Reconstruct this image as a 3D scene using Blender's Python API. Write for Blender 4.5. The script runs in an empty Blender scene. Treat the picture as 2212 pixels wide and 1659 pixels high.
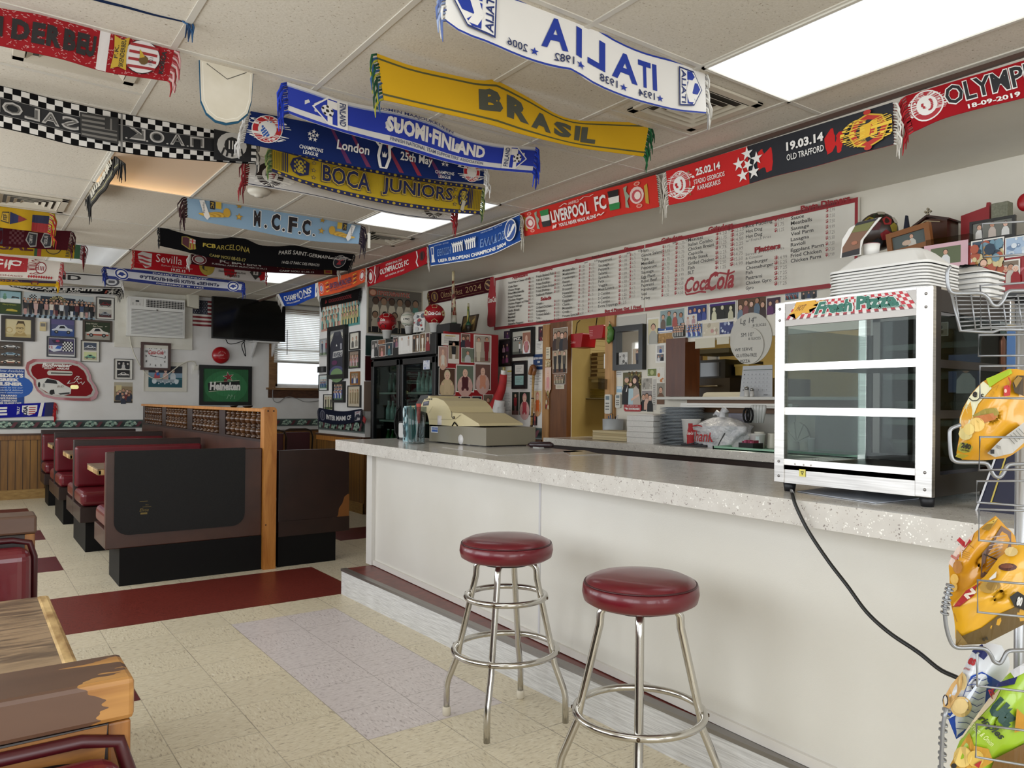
import bpy,bmesh,math,random
import numpy as np
from mathutils import Vector,Matrix,Euler
SC=bpy.context.scene
COL=SC.collection
W0,H0=2212,1659
FPX,YAW,PITCH,ROLL,CH,SX,SY=1663.2,0.6459,0.0033,0.0088,1.2691,64.44,33.73
_F=Vector((math.sin(YAW)*math.cos(PITCH),math.cos(YAW)*math.cos(PITCH),math.sin(PITCH)))
_r=Vector((math.cos(YAW),-math.sin(YAW),0));_u=_r.cross(_F)
_R=_r*math.cos(ROLL)+_u*math.sin(ROLL);_U=_u*math.cos(ROLL)-_r*math.sin(ROLL)
cam=bpy.data.cameras.new('camera')
cam.sensor_fit='HORIZONTAL';cam.sensor_width=36.0
cam.lens=FPX/W0*36.0
cam.shift_x=-SX/W0;cam.shift_y=SY/W0
cam.clip_start=0.02
camo=bpy.data.objects.new('camera',cam);COL.objects.link(camo)
camo.matrix_world=Matrix(((_R.x,_U.x,-_F.x,0),(_R.y,_U.y,-_F.y,0),(_R.z,_U.z,-_F.z,CH),(0,0,0,1)))
SC.camera=camo
SC.view_settings.view_transform='Standard';SC.view_settings.look='None'
SC.view_settings.gamma=1.0;SC.view_settings.use_curve_mapping=False
SC.view_settings.exposure=-0.45
wd=bpy.data.worlds.new('daylight');SC.world=wd;wd.use_nodes=True
bg=wd.node_tree.nodes['Background']
bg.inputs[0].default_value=(0.86,0.94,1.0,1);bg.inputs[1].default_value=2.2
def area(name,loc,rot,sx,sy,power,col):
 l=bpy.data.lights.new(name,'AREA');l.shape='RECTANGLE';l.size=sx;l.size_y=sy
 l.energy=power;l.color=col
 o=bpy.data.objects.new(name,l);COL.objects.link(o);o.location=loc;o.rotation_euler=rot
 return o
for i,y in enumerate((-0.3,2.9,6.1,9.3)):
 area('window_daylight',(-1.62,y,1.62),(0,-math.pi/2,0),1.5,2.4,62,(0.93,0.97,1.0))
for x in(0.15,2.6):
 area('window_daylight',(x,-2.32,1.55),(math.pi/2,0,0),1.9,1.7,58,(0.95,0.98,1.0))
area('kitchen_fill_light',(5.2,4.2,2.5),(0,0,0),.6,1.2,45,(1,.93,.78))  # added fill light to brighten the dark kitchen, no fixture is there
LAMP=2.6
def at(x,y,axis,val):
 d=_F+_R*((x-W0/2-SX)/FPX)-_U*((y-H0/2-SY)/FPX)
 C=Vector((0,0,CH))
 return C+d*((val-C[axis])/d[axis])
def lin(c):
 return c/12.92 if c<=0.04045 else((c+0.055)/1.055)**2.4
def rgb(h):
 h=h.lstrip('#')
 return tuple(lin(int(h[i:i+2],16)/255)for i in(0,2,4))+(1,)
_M={}
def M(h,rough=0.6,metal=0.0,spec=0.5,coat=0.0):
 k=(h,rough,metal,spec,coat)
 if k in _M:return _M[k]
 m=bpy.data.materials.new('paint_%s_%d'%(h.strip('#'),round(rough*100)));m.use_nodes=True
 b=m.node_tree.nodes['Principled BSDF']
 b.inputs['Base Color'].default_value=rgb(h);b.inputs['Roughness'].default_value=rough
 b.inputs['Metallic'].default_value=metal;b.inputs['Specular IOR Level'].default_value=spec
 b.inputs['Coat Weight'].default_value=coat
 _M[k]=m
 return m
class NT:
 """small node helper on one material"""
 def __init__(s,name):
  s.m=bpy.data.materials.new(name);s.m.use_nodes=True
  s.t=s.m.node_tree;s.b=s.t.nodes['Principled BSDF'];s.out=s.t.nodes['Material Output']
 def n(s,t,**kw):
  nd=s.t.nodes.new(t)
  for k,v in kw.items():setattr(nd,k,v)
  return nd
 def l(s,a,b):s.t.links.new(a,b)
 def val(s,sock,v):
  if hasattr(v,'is_linked')or isinstance(v,bpy.types.NodeSocket):s.l(v,sock)
  else:sock.default_value=v
 def math(s,op,a,b=0.0,c=0.0):
  nd=s.n('ShaderNodeMath',operation=op)
  s.val(nd.inputs[0],a);s.val(nd.inputs[1],b);s.val(nd.inputs[2],c)
  return nd.outputs[0]
 def mix(s,f,a,b):
  nd=s.n('ShaderNodeMix',data_type='RGBA')
  s.val(nd.inputs[0],f);s.val(nd.inputs[6],a);s.val(nd.inputs[7],b)
  return nd.outputs[2]
 def pos(s,sc=(1,1,1),rot=(0,0,0),obj=False):
  if obj:o=s.n('ShaderNodeTexCoord').outputs['Object']
  else:o=s.n('ShaderNodeNewGeometry').outputs['Position']
  mp=s.n('ShaderNodeMapping');mp.inputs['Scale'].default_value=sc;mp.inputs['Rotation'].default_value=rot
  s.l(o,mp.inputs[0]);return mp.outputs[0]
 def noise(s,v,scale,detail=3,rough=.5,dist=0):
  nd=s.n('ShaderNodeTexNoise');nd.inputs['Scale'].default_value=scale;nd.inputs['Detail'].default_value=detail
  nd.inputs['Roughness'].default_value=rough;nd.inputs['Distortion'].default_value=dist
  s.l(v,nd.inputs['Vector']);return nd.outputs['Fac']
 def ramp(s,f,stops):
  nd=s.n('ShaderNodeValToRGB');e=nd.color_ramp.elements
  e[0].position,e[0].color=stops[0][0],stops[0][1];e[1].position,e[1].color=stops[-1][0],stops[-1][1]
  for p,c in stops[1:-1]:
   x=e.new(p);x.color=c
  s.l(f,nd.inputs[0]);return nd.outputs[0]
 def bump(s,h,strength=.2,dist=.01):
  nd=s.n('ShaderNodeBump');nd.inputs['Strength'].default_value=strength;nd.inputs['Distance'].default_value=dist
  s.l(h,nd.inputs['Height']);s.l(nd.outputs[0],s.b.inputs['Normal'])
 def base(s,c,rough=None):
  s.val(s.b.inputs['Base Color'],c)
  if rough is not None:s.val(s.b.inputs['Roughness'],rough)
  return s
def noisy(name,h1,h2,scale=8,sc=(1,1,1),rough=.6,bump=0,bscale=None,lo=.35,hi=.65,detail=4,metal=0,coat=0,obj=False,dist=0):
 t=NT(name);p=t.pos(sc,obj=obj);f=t.noise(p,scale,detail,.55,dist)
 t.base(t.ramp(f,[(lo,rgb(h1)),(hi,rgb(h2))]),rough)
 t.b.inputs['Metallic'].default_value=metal;t.b.inputs['Coat Weight'].default_value=coat
 if bump:
  g=t.noise(t.pos((1,1,1),obj=obj),bscale,2)if bscale else f
  t.bump(g,bump,.004)
 return t.m
def emit(name,h,strength):
 t=NT(name);t.b.inputs['Base Color'].default_value=rgb(h)
 t.b.inputs['Emission Color'].default_value=rgb(h);t.b.inputs['Emission Strength'].default_value=strength
 return t.m
def glass(name,tint='#ffffff',rough=.0,mixf=.12):
 t=NT(name);tr=t.n('ShaderNodeBsdfTransparent');tr.inputs[0].default_value=rgb(tint)
 gl=t.n('ShaderNodeBsdfGlossy');gl.inputs['Roughness'].default_value=rough
 lw=t.n('ShaderNodeLayerWeight');lw.inputs[0].default_value=.25
 f=t.math('MULTIPLY_ADD',lw.outputs['Fresnel'],.10,mixf*.03)
 mx=t.n('ShaderNodeMixShader');t.l(f,mx.inputs[0]);t.l(tr.outputs[0],mx.inputs[1]);t.l(gl.outputs[0],mx.inputs[2])
 t.l(mx.outputs[0],t.out.inputs[0]);return t.m
class MB:
 def __init__(s):s.v=[];s.f=[];s.m=[];s.sm=[]
 def add(s,vs,fs,mat,smooth=False):
  o=len(s.v);s.v+=[tuple(p)for p in vs]
  for f in fs:s.f.append([o+i for i in f]);s.m.append(mat);s.sm.append(smooth)
  return s
 def box(s,a,b,mat):
  x0,y0,z0=(min(a[i],b[i])for i in range(3));x1,y1,z1=(max(a[i],b[i])for i in range(3))
  return s.add([(x0,y0,z0),(x1,y0,z0),(x1,y1,z0),(x0,y1,z0),(x0,y0,z1),(x1,y0,z1),(x1,y1,z1),(x0,y1,z1)],[(0,3,2,1),(4,5,6,7),(0,1,5,4),(1,2,6,5),(2,3,7,6),(3,0,4,7)],mat)
 def quad(s,pts,mat):return s.add(pts,[tuple(range(len(pts)))],mat)
 def prism(s,poly,h,mat,f=lambda x,y,z:(x,y,z),smooth=False):
  """polygon in (x,y), extruded 0..h along z, mapped by f"""
  n=len(poly);h0,h1=(0,h)if not isinstance(h,tuple)else h
  vs=[f(x,y,h0)for x,y in poly]+[f(x,y,h1)for x,y in poly]
  fs=[tuple(range(n-1,-1,-1)),tuple(range(n,2*n))]
  s.add(vs,fs,mat)
  return s.add(vs,[(i,(i+1)%n,n+(i+1)%n,n+i)for i in range(n)],mat,smooth)
 def tube(s,pts,r,mat,n=8,caps=True,closed=False):
  P=[Vector(p)for p in pts];N=len(P);R=r if isinstance(r,(list,tuple))else[r]*N
  vs=[];up=None
  for i in range(N):
   if closed:t=P[(i+1)%N]-P[i-1]
   else:t=P[min(i+1,N-1)]-P[max(i-1,0)]
   t=t.normalized()if t.length>1e-9 else Vector((0,0,1))
   if up is None:
    up=Vector((0,0,1))if abs(t.z)<.9 else Vector((1,0,0))
   a=t.cross(up)
   if a.length<1e-6:a=t.cross(Vector((1,0.3,0)))
   a.normalize();b=a.cross(t).normalized();up=b
   for k in range(n):
    q=2*math.pi*k/n;vs.append(P[i]+(a*math.cos(q)+b*math.sin(q))*R[i])
  fs=[]
  for i in range(N if closed else N-1):
   j=(i+1)%N
   for k in range(n):
    k2=(k+1)%n;fs.append((i*n+k,i*n+k2,j*n+k2,j*n+k))
  if caps and not closed:
   fs.append(tuple(range(n-1,-1,-1)));fs.append(tuple((N-1)*n+k for k in range(n)))
  return s.add(vs,fs,mat,True)
 def lathe(s,prof,c,mat,n=24,axis=None,caps=True,smooth=True):
  """prof = [(r, h)...] about axis (default +z) at c"""
  A=Vector(axis).normalized()if axis else Vector((0,0,1));c=Vector(c)
  a=A.orthogonal().normalized();b=A.cross(a)
  vs=[]
  for r,h in prof:
   for k in range(n):
    q=2*math.pi*k/n;vs.append(c+A*h+(a*math.cos(q)+b*math.sin(q))*r)
  fs=[]
  for i in range(len(prof)-1):
   for k in range(n):
    k2=(k+1)%n;fs.append((i*n+k,i*n+k2,(i+1)*n+k2,(i+1)*n+k))
  if caps:
   fs.append(tuple(range(n-1,-1,-1)));fs.append(tuple((len(prof)-1)*n+k for k in range(n)))
  return s.add(vs,fs,mat,smooth)
 def sphere(s,c,r,mat,nu=20,nv=12,sc=(1,1,1)):
  prof=[(r*math.sin(math.pi*i/nv),-r*math.cos(math.pi*i/nv))for i in range(nv+1)]
  prof[0]=(1e-4,-r);prof[-1]=(1e-4,r)
  o=len(s.v);s.lathe(prof,(0,0,0),mat,nu)
  for i in range(o,len(s.v)):
   x,y,z=s.v[i];s.v[i]=(c[0]+x*sc[0],c[1]+y*sc[1],c[2]+z*sc[2])
  return s
 def grid(s,nx,ny,f,mat,smooth=True,flip=False):
  vs=[f(i/nx,j/ny)for j in range(ny+1)for i in range(nx+1)]
  fs=[]
  for j in range(ny):
   for i in range(nx):
    q=(j*(nx+1)+i,j*(nx+1)+i+1,(j+1)*(nx+1)+i+1,(j+1)*(nx+1)+i)
    fs.append(q[::-1]if flip else q)
  return s.add(vs,fs,mat,smooth)
 def build(s,name,parent=None,bevel=0,seg=2,subd=0,xf=None):
  me=bpy.data.meshes.new(name)
  v=s.v if xf is None else[tuple(xf@Vector(p))for p in s.v]
  me.from_pydata(v,[],s.f)
  mats=[]
  for m in s.m:
   if m not in mats:mats.append(m)
  for m in mats:me.materials.append(m)
  me.polygons.foreach_set('material_index',[mats.index(m)for m in s.m])
  me.polygons.foreach_set('use_smooth',s.sm)
  me.update()
  return link(me,name,parent,bevel,seg,subd)
def link(me,name,parent=None,bevel=0,seg=2,subd=0):
 o=bpy.data.objects.new(name,me);COL.objects.link(o)
 if parent is not None:
  o.parent=parent
  if parent.type=='EMPTY' and parent.get('_w'):
   o.matrix_parent_inverse=Matrix.Translation(-parent.location)
 if bevel:
  b=o.modifiers.new('bevel','BEVEL');b.width=bevel;b.segments=seg;b.limit_method='ANGLE';b.angle_limit=0.6
  b.harden_normals=False
 if subd:
  b=o.modifiers.new('subd','SUBSURF');b.levels=subd;b.render_levels=subd
 return o
def thing(name,label,cat,loc=(0,0,0),group=None,local=False):
 """Empty at the thing's base; children are built in world coordinates (or local ones)"""
 o=bpy.data.objects.new(name,None);COL.objects.link(o);o.location=loc;o.empty_display_size=.05
 if not local:o['_w']=1
 o['label']=label;o['category']=cat
 if group:o['group']=group
 return o
def tag(o,label,cat,group=None,kind=None):
 o['label']=label;o['category']=cat
 if group:o['group']=group
 if kind:o['kind']=kind
 return o
def struct(o):
 o['kind']='structure';return o
def dup(root,loc=None,rotz=None,label=None,group=None):
 def cp(o,par):
  c=o.copy();COL.objects.link(c)
  if par is not None:c.parent=par
  for ch in o.children:cp(ch,c)
  return c
 r=cp(root,None)
 if loc is not None:r.location=loc
 if rotz is not None:r.rotation_euler=(0,0,rotz)
 if label:r['label']=label
 if group:r['group']=group
 return r
_G={}
def glyphs(s,bold=0.0,shear=0.0):
 k=(s,bold,shear)
 if k in _G:return _G[k]
 c=bpy.data.curves.new('t','FONT');c.body=s;c.resolution_u=2;c.offset=bold;c.shear=shear
 c.fill_mode='FRONT' if hasattr(c,'fill_mode')else c.fill_mode
 o=bpy.data.objects.new('t',c)
 me=o.to_mesh()
 vs=np.array([v.co[:2]for v in me.vertices])if len(me.vertices)else np.zeros((0,2))
 fs=[tuple(p.vertices)for p in me.polygons]
 o.to_mesh_clear();bpy.data.objects.remove(o);bpy.data.curves.remove(c)
 _G[k]=(vs,fs)
 return _G[k]
class Art:
 """2-D coloured shapes, stacked in layers, later laid on a surface"""
 def __init__(s):s.items=[];s.L=0;s.tf=None
 def _p(s,pts):
  return[s.tf(*p)for p in pts]if s.tf else list(pts)
 def poly(s,pts,mat,same=False):
  if not same:s.L+=1
  if isinstance(mat,str):mat=M(mat)
  s.items.append((s._p(pts),[tuple(range(len(pts)))],s.L,mat));return s
 def rect(s,x0,y0,x1,y1,mat,same=False):return s.poly([(x0,y0),(x1,y0),(x1,y1),(x0,y1)],mat,same)
 def circ(s,cx,cy,rx,ry,mat,n=18,same=False,a0=0,a1=2*math.pi):
  return s.poly([(cx+rx*math.cos(a0+(a1-a0)*i/n),cy+ry*math.sin(a0+(a1-a0)*i/n))for i in range(n if abs(a1-a0-2*math.pi)<1e-6 else n+1)],mat,same)
 def star(s,cx,cy,rx,ry,mat,same=False,k=.4,a=math.pi/2,n=5):
  P=[]
  for i in range(2*n):
   q=a+math.pi*i/n;r=1 if i%2==0 else k
   P.append((cx+rx*r*math.cos(q),cy+ry*r*math.sin(q)))
  return s.poly(P,mat,same)
 def line(s,pts,w,mat,same=False):
  """thick polyline, w in y units; assumes roughly isotropic coordinates"""
  if not same:s.L+=1
  if isinstance(mat,str):mat=M(mat)
  for a,b in zip(pts[:-1],pts[1:]):
   d=Vector((b[0]-a[0],b[1]-a[1]))
   if d.length<1e-9:continue
   n=Vector((-d.y,d.x)).normalized()*w/2
   P=[(a[0]+n.x,a[1]+n.y),(a[0]-n.x,a[1]-n.y),(b[0]-n.x,b[1]-n.y),(b[0]+n.x,b[1]+n.y)]
   s.items.append((s._p(P),[(0,1,2,3)],s.L,mat))
  return s
 def checks(s,x0,y0,x1,y1,nx,ny,mat,odd=0,same=False):
  if not same:s.L+=1
  if isinstance(mat,str):mat=M(mat)
  for i in range(nx):
   for j in range(ny):
    if(i+j)%2==odd:
     a=x0+(x1-x0)*i/nx;b=x0+(x1-x0)*(i+1)/nx
     c=y0+(y1-y0)*j/ny;d=y0+(y1-y0)*(j+1)/ny
     s.items.append((s._p([(a,c),(b,c),(b,d),(a,d)]),[(0,1,2,3)],s.L,mat))
  return s
 def text(s,t,x0,y0,x1,y1,mat,bold=0.0,shear=0.0,rot=0,same=False,fit=True,mirror=False):
  """string stretched to the box; rot 1 = reads upward, -1 = downward"""
  vs,fs=glyphs(t,bold,shear)
  if len(vs)==0:return s
  if not same:s.L+=1
  if isinstance(mat,str):mat=M(mat)
  lo,hi=vs.min(0),vs.max(0);q=(vs-lo)/np.maximum(hi-lo,1e-6)
  if mirror:q[:,0]=1-q[:,0]
  if rot==1:q=np.stack([1-q[:,1],q[:,0]],1)
  if rot==-1:q=np.stack([q[:,1],1-q[:,0]],1)
  P=[(x0+a*(x1-x0),y0+b*(y1-y0))for a,b in q]
  s.items.append((s._p(P),fs,s.L,mat));return s
 def arc_text(s,t,cx,cy,rx,ry,h,a0,a1,mat,bold=.02,same=False):
  """letters along an ellipse from angle a0 to a1"""
  if not same:s.L+=1
  if isinstance(mat,str):mat=M(mat)
  n=len(t);sg=1 if a1<a0 else-1
  for i,ch in enumerate(t):
   vs,fs=glyphs(ch,bold)
   if len(vs)==0:continue
   a=a0+(a1-a0)*(i+.5)/n;w=abs(a1-a0)/n*.8
   lo,hi=vs.min(0),vs.max(0);q=(vs-lo)/np.maximum(hi-lo,1e-6)
   P=[]
   for u,v in q:
    an=a-sg*(u-.5)*w;rr=(v-.5)*h*sg
    P.append((cx+(rx+rr)*math.cos(an),cy+(ry+rr)*math.sin(an)))
   s.items.append((s._p(P),fs,s.L,mat))
  return s
 def sub(s,x0,y0,x1,y1,fn,*a,**k):
  old=s.tf
  def tf(x,y):
   X,Y=x0+x*(x1-x0),y0+y*(y1-y0)
   return old(X,Y)if old else(X,Y)
  s.tf=tf;fn(s,*a,**k);s.tf=old;return s
 def build(s,name,f,parent=None,eps=.0004,cuts=None,into=None):
  """f(x, y, w) -> point, w = height above the surface"""
  bm=bmesh.new();mats=[]
  for P,fs,L,mat in s.items:
   if mat not in mats:mats.append(mat)
   mi=mats.index(mat);vs=[bm.verts.new((p[0],p[1],L*eps))for p in P]
   for fc in fs:
    try:
     q=bm.faces.new([vs[i]for i in fc]);q.material_index=mi
    except ValueError:pass
  if cuts:
   for c in cuts:
    bmesh.ops.bisect_plane(bm,geom=bm.verts[:]+bm.edges[:]+bm.faces[:],plane_co=(c,0,0),plane_no=(1,0,0))
  bmesh.ops.triangulate(bm,faces=[q for q in bm.faces if len(q.verts)>4])
  for v in bm.verts:v.co=f(v.co.x,v.co.y,v.co.z)
  if into is not None:
   bm.verts.index_update()
   into.add([v.co[:]for v in bm.verts],[],None)
   o=len(into.v)-len(bm.verts)
   for q in bm.faces:
    into.f.append([o+v.index for v in q.verts]);into.m.append(mats[q.material_index]);into.sm.append(False)
   bm.free();return into
  me=bpy.data.meshes.new(name);bm.to_mesh(me);bm.free()
  for m in mats:me.materials.append(m)
  return link(me,name,parent)
def onX(c,y0,z0):
 """wall x = c seen from -x: u runs to the right in view (towards -y)"""
 return lambda u,v,w:(c-w,y0-u,z0+v)
def onY(c,x0,z0):
 """wall y = c seen from -y"""
 return lambda u,v,w:(x0+u,c-w,z0+v)
def wrect(axis,val,x0,y0,x1,y1):
 """pixel rectangle on a wall -> (map, width, height)"""
 ym,xm=(y0+y1)/2,(x0+x1)/2
 a,b=at(x0,ym,axis,val),at(x1,ym,axis,val)
 z1,z0=at(xm,y0,axis,val).z,at(xm,y1,axis,val).z
 if axis==0:return onX(val,a.y,z0),a.y-b.y,z1-z0
 return onY(val,a.x,z0),b.x-a.x,z1-z0
# ==========================================================
YF,XL,YB,XR,ZC=11.6,-1.5,-2.2,5.4,2.713
XW,XS,ZS=4.30,3.42,2.55
YP0,YP1,XP=8.05,9.45,3.60
T=.3048;FX0,FY0=.3101,4.8215
def floor_material():
 t=NT('vinyl_tile')
 g=t.n('ShaderNodeNewGeometry');sp=t.n('ShaderNodeSeparateXYZ');t.l(g.outputs['Position'],sp.inputs[0])
 u=t.math('DIVIDE',t.math('SUBTRACT',sp.outputs[0],FX0),T);v=t.math('DIVIDE',t.math('SUBTRACT',FY0,sp.outputs[1]),T)
 iu,iv=t.math('FLOOR',u),t.math('FLOOR',v)
 ck=t.math('FLOORED_MODULO',t.math('ADD',iu,iv),2.0)
 cm=t.n('ShaderNodeCombineXYZ');t.l(iu,cm.inputs[0]);t.l(iv,cm.inputs[1])
 wn=t.n('ShaderNodeTexWhiteNoise',noise_dimensions='2D');t.l(cm.outputs[0],wn.inputs['Vector'])
 na=t.noise(t.pos((34,110,40)),1.0,3,.6,.6);nb=t.noise(t.pos((110,34,40),(0,0,.4)),1.0,3,.6,.6)
 mx=t.n('ShaderNodeMix');t.l(ck,mx.inputs[0]);t.l(na,mx.inputs[2]);t.l(nb,mx.inputs[3]);nz=mx.outputs[0]
 def inside(a0,a1,b0,b1):
  f=None
  for s_,lo,hi in((iu,a0,a1),(iv,b0,b1)):
   h=t.math('MULTIPLY',t.math('GREATER_THAN',s_,lo-.5),t.math('LESS_THAN',s_,hi+.5))
   f=h if f is None else t.math('MULTIPLY',f,h)
  return f
 cream=t.ramp(nz,[(.33,rgb('#a99c86')),(.42,rgb('#d2c6ab')),(.62,rgb('#dbd1b9')),(.74,rgb('#e8e1d0'))])
 patch=t.ramp(nz,[(.33,rgb('#a39896')),(.42,rgb('#cdc3c1')),(.62,rgb('#d6cdcb')),(.74,rgb('#e6dfde'))])
 red=t.ramp(nz,[(.3,rgb('#4c1712')),(.45,rgb('#6d2a22')),(.7,rgb('#7d352c'))])
 maroon=t.ramp(nz,[(.3,rgb('#4a161b')),(.6,rgb('#642329'))])
 jit=t.math('MULTIPLY_ADD',wn.outputs['Value'],.08,.96)
 hs=t.n('ShaderNodeHueSaturation');t.l(jit,hs.inputs['Value']);t.l(cream,hs.inputs['Color'])
 c=t.mix(inside(3,4,1,6),hs.outputs[0],patch)
 c=t.mix(inside(-6,5,-3,-1),c,red)
 for a in((-1,0,-8,-7),(-1,0,-13,-12),(-1,0,-19,-18),(-1,0,2,3),(8,9,-8,-7),(-1,0,10,11)):c=t.mix(inside(*a),c,maroon)
 fu=t.math('ABSOLUTE',t.math('SUBTRACT',t.math('FRACT',u),.5));fv=t.math('ABSOLUTE',t.math('SUBTRACT',t.math('FRACT',v),.5))
 j=t.math('GREATER_THAN',t.math('MAXIMUM',t.math('ADD',fu,.0015),fv),.4955)
 nj=t.noise(t.pos((3,3,3)),1.0,2)
 jm=t.math('MULTIPLY',t.math('MULTIPLY',j,t.math('SUBTRACT',1.0,inside(-6,5,-3,-1))),t.math('MULTIPLY_ADD',nj,1.2,-.1))
 c=t.mix(jm,c,rgb('#5c5142'))
 wear=t.noise(t.pos((.9,.9,1)),1.0,4)
 t.base(c);t.l(t.math('MULTIPLY_ADD',wear,.25,.22),t.b.inputs['Roughness'])
 t.b.inputs['Specular IOR Level'].default_value=.45
 return t.m
def tile_material():
 t=NT('ceiling_tile');p=t.pos((1,1,1))
 a=t.noise(p,95,2,.6);b=t.noise(t.pos((60,130,60),(0,0,.6)),1.0,2,.6)
 f=t.math('MINIMUM',a,t.math('ADD',b,.02))
 w=t.noise(p,1.2,3)
 c0=t.ramp(f,[(.27,rgb('#83765f')),(.33,rgb('#cdc5b6')),(.6,rgb('#d6cfc2'))])
 t.base(t.mix(t.math('MULTIPLY',w,.35),c0,rgb('#c9bda8')),.95)
 t.bump(f,.35,.003);t.b.inputs['Specular IOR Level'].default_value=.1
 return t.m
M_TILE=tile_material()
M_WALL=noisy('far_wall_paint','#d3cfca','#dcd9d5',2.5,rough=.7)
M_CREAM=noisy('cream_wall_paint','#cfc8b9','#d6d0c2',2.0,rough=.5)
M_BAR=M('#cbc5b9',.45);M_WHITE=M('#e4e1dc',.45)
M_OAK=noisy('oak_wainscot','#6b451f','#8a5d2d',6,(9,9,.8),.45)
M_PINE=noisy('varnished_pine','#a8692a','#c98b43',3,(14,14,1.2),.38,dist=.6)
M_BROWN=noisy('dark_brown_board','#221009','#2b160f',5,rough=.42,coat=.1)
M_TRIM=noisy('walnut_trim','#3d2415','#54331d',4,(3,3,14),.4)
b=MB().quad([(XL,YB,0),(XR+1.6,YB,0),(XR+1.6,YF+.1,0),(XL,YF+.1,0)],floor_material())
struct(b.build('floor'))
b=MB()
b.box((XL,YB,ZC),(XS,YF,ZC+.03),M_TILE);b.box((XS,YP1,ZC),(XR,YF,ZC+.03),M_TILE)
struct(b.build('ceiling'))
b=MB()
b.box((XS+.02,YB,ZS),(XR+1.5,YP1,ZS+.03),M_CREAM)
b.box((XS+.02,YB,ZS),(XS+.05,YP1,ZC+.03),M_CREAM)
struct(b.build('ceiling_soffit'))
b=MB();b.box((XS,YB,ZC-.025),(XS+.02,YF,ZC),M('#4a3328',.5));b.box((XS-.03,YB,ZC-.006),(XS,YF,ZC),M_BAR)
struct(b.build('trim_1'))
GX=[.07+.612*k for k in range(-3,6)];GY=[2.225+1.2192*k for k in range(-4,8)]
b=MB()
for x in GX:
 if x>XL:b.box((x-.012,YB,ZC-.005),(x+.012,YF,ZC),M_BAR)
for y in GY:
 b.box((XL,y-.012,ZC-.004),(XS,y+.012,ZC),M_BAR)
for x0,y in((.07,4.06),(.07,6.46),(2.518,2.835),(2.518,6.6),(.07,7.72-.63)):
 b.box((x0,y-.012,ZC-.004),(x0+.612,y+.012,ZC),M_BAR)
struct(b.build('trim_2'))
WX0,WX1,WZ0,WZ1=3.74,4.56,1.47,2.56
b=MB()
b.box((XL,YF,0),(WX0,YF+.12,ZC),M_WALL);b.box((WX1,YF,0),(XR,YF+.12,ZC),M_WALL)
b.box((WX0,YF,0),(WX1,YF+.12,WZ0),M_WALL);b.box((WX0,YF,WZ1),(WX1,YF+.12,ZC),M_WALL)
struct(b.build('wall_far'))
def pierced(name,axis,val,th,lo,hi,holes,zlo,zhi):
 b=MB();e=[lo]+[q for h in holes for q in h]+[hi]
 def bx(u0,u1,z0,z1):
  if axis==0:b.box((val-th,u0,z0),(val,u1,z1),M_WALL)
  else:b.box((u0,val-th,z0),(u1,val,z1),M_WALL)
 for i in range(0,len(e),2):bx(e[i],e[i+1],0,ZC)
 for h in holes:bx(h[0],h[1],0,zlo);bx(h[0],h[1],zhi,ZC)
 struct(b.build(name))
 fr=MB()
 for h in holes:
  for u in(h[0],(h[0]+h[1])/2-.02,h[1]-.04):
   if axis==0:fr.box((val-.09,u,zlo),(val-.03,u+.04,zhi),M_WHITE)
   else:fr.box((u,val-.09,zlo),(u+.04,val-.03,zhi),M_WHITE)
 struct(fr.build('window_%d'%(2 if axis==0 else 3)))
pierced('wall_left',0,XL,.12,YB,YF,[(-1.55,.95),(1.65,4.15),(4.85,7.35),(8.05,10.55)],.85,2.4)
pierced('wall_back',1,YB,.12,XL,XR,[(-.85,1.15),(1.6,3.6)],.6,2.4)
struct(MB().box((XR,YP1,0),(XR+.1,YF,ZC),M_WALL).build('wall_right'))
b=MB();b.box((XP,YP0,0),(XR,YP1,ZC),M_WALL)
struct(b.build('wall_pillar'))
def wainscot_mat(axis):
 t=NT('beadboard');sp=t.n('ShaderNodeSeparateXYZ');g=t.n('ShaderNodeNewGeometry');t.l(g.outputs['Position'],sp.inputs[0])
 fr=t.math('FRACT',t.math('MULTIPLY',sp.outputs[axis],13.0))
 gro=t.math('LESS_THAN',fr,.1)
 n=t.noise(t.pos((16,16,1.1)),1.0,4,.6,.4)
 c=t.mix(gro,t.ramp(n,[(.3,rgb('#6e4b23')),(.7,rgb('#94692f'))]),rgb('#3a230f'))
 t.base(c,.42);t.bump(t.math('SUBTRACT',1.0,gro),.5,.003);return t.m
M_BEADX,M_BEADY=wainscot_mat(0),wainscot_mat(1)
def border(A,w,h):
 A.rect(0,0,w,h,'#3a4744');A.rect(0,h*.9,w,h,'#59625f');A.rect(0,0,w,h*.1,'#6f7672')
 n=max(1,int(w/.23));s_=w/n;rnd=random.Random(5)
 for i in range(n):
  x=i*s_
  A.poly([(x+s_*.62,h*.2),(x+s_*.8,h*.2),(x+s_*.98,h*.8),(x+s_*.8,h*.8)],'#5a2c34')
  for k in range(13):
   a=k*.55;r=.36*(1-k/18)
   A.circ(x+s_*.36+math.cos(a)*s_*r*.75,h*.5+math.sin(a)*h*r,s_*.085,h*.13,('#7d9688','#a9b7a4','#4f6d63','#8fa693')[k%4],7)
  A.poly([(x,h*.25),(x+s_*.2,h*.3),(x+s_*.12,h*.55)],'#93a795')
 return A
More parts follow.
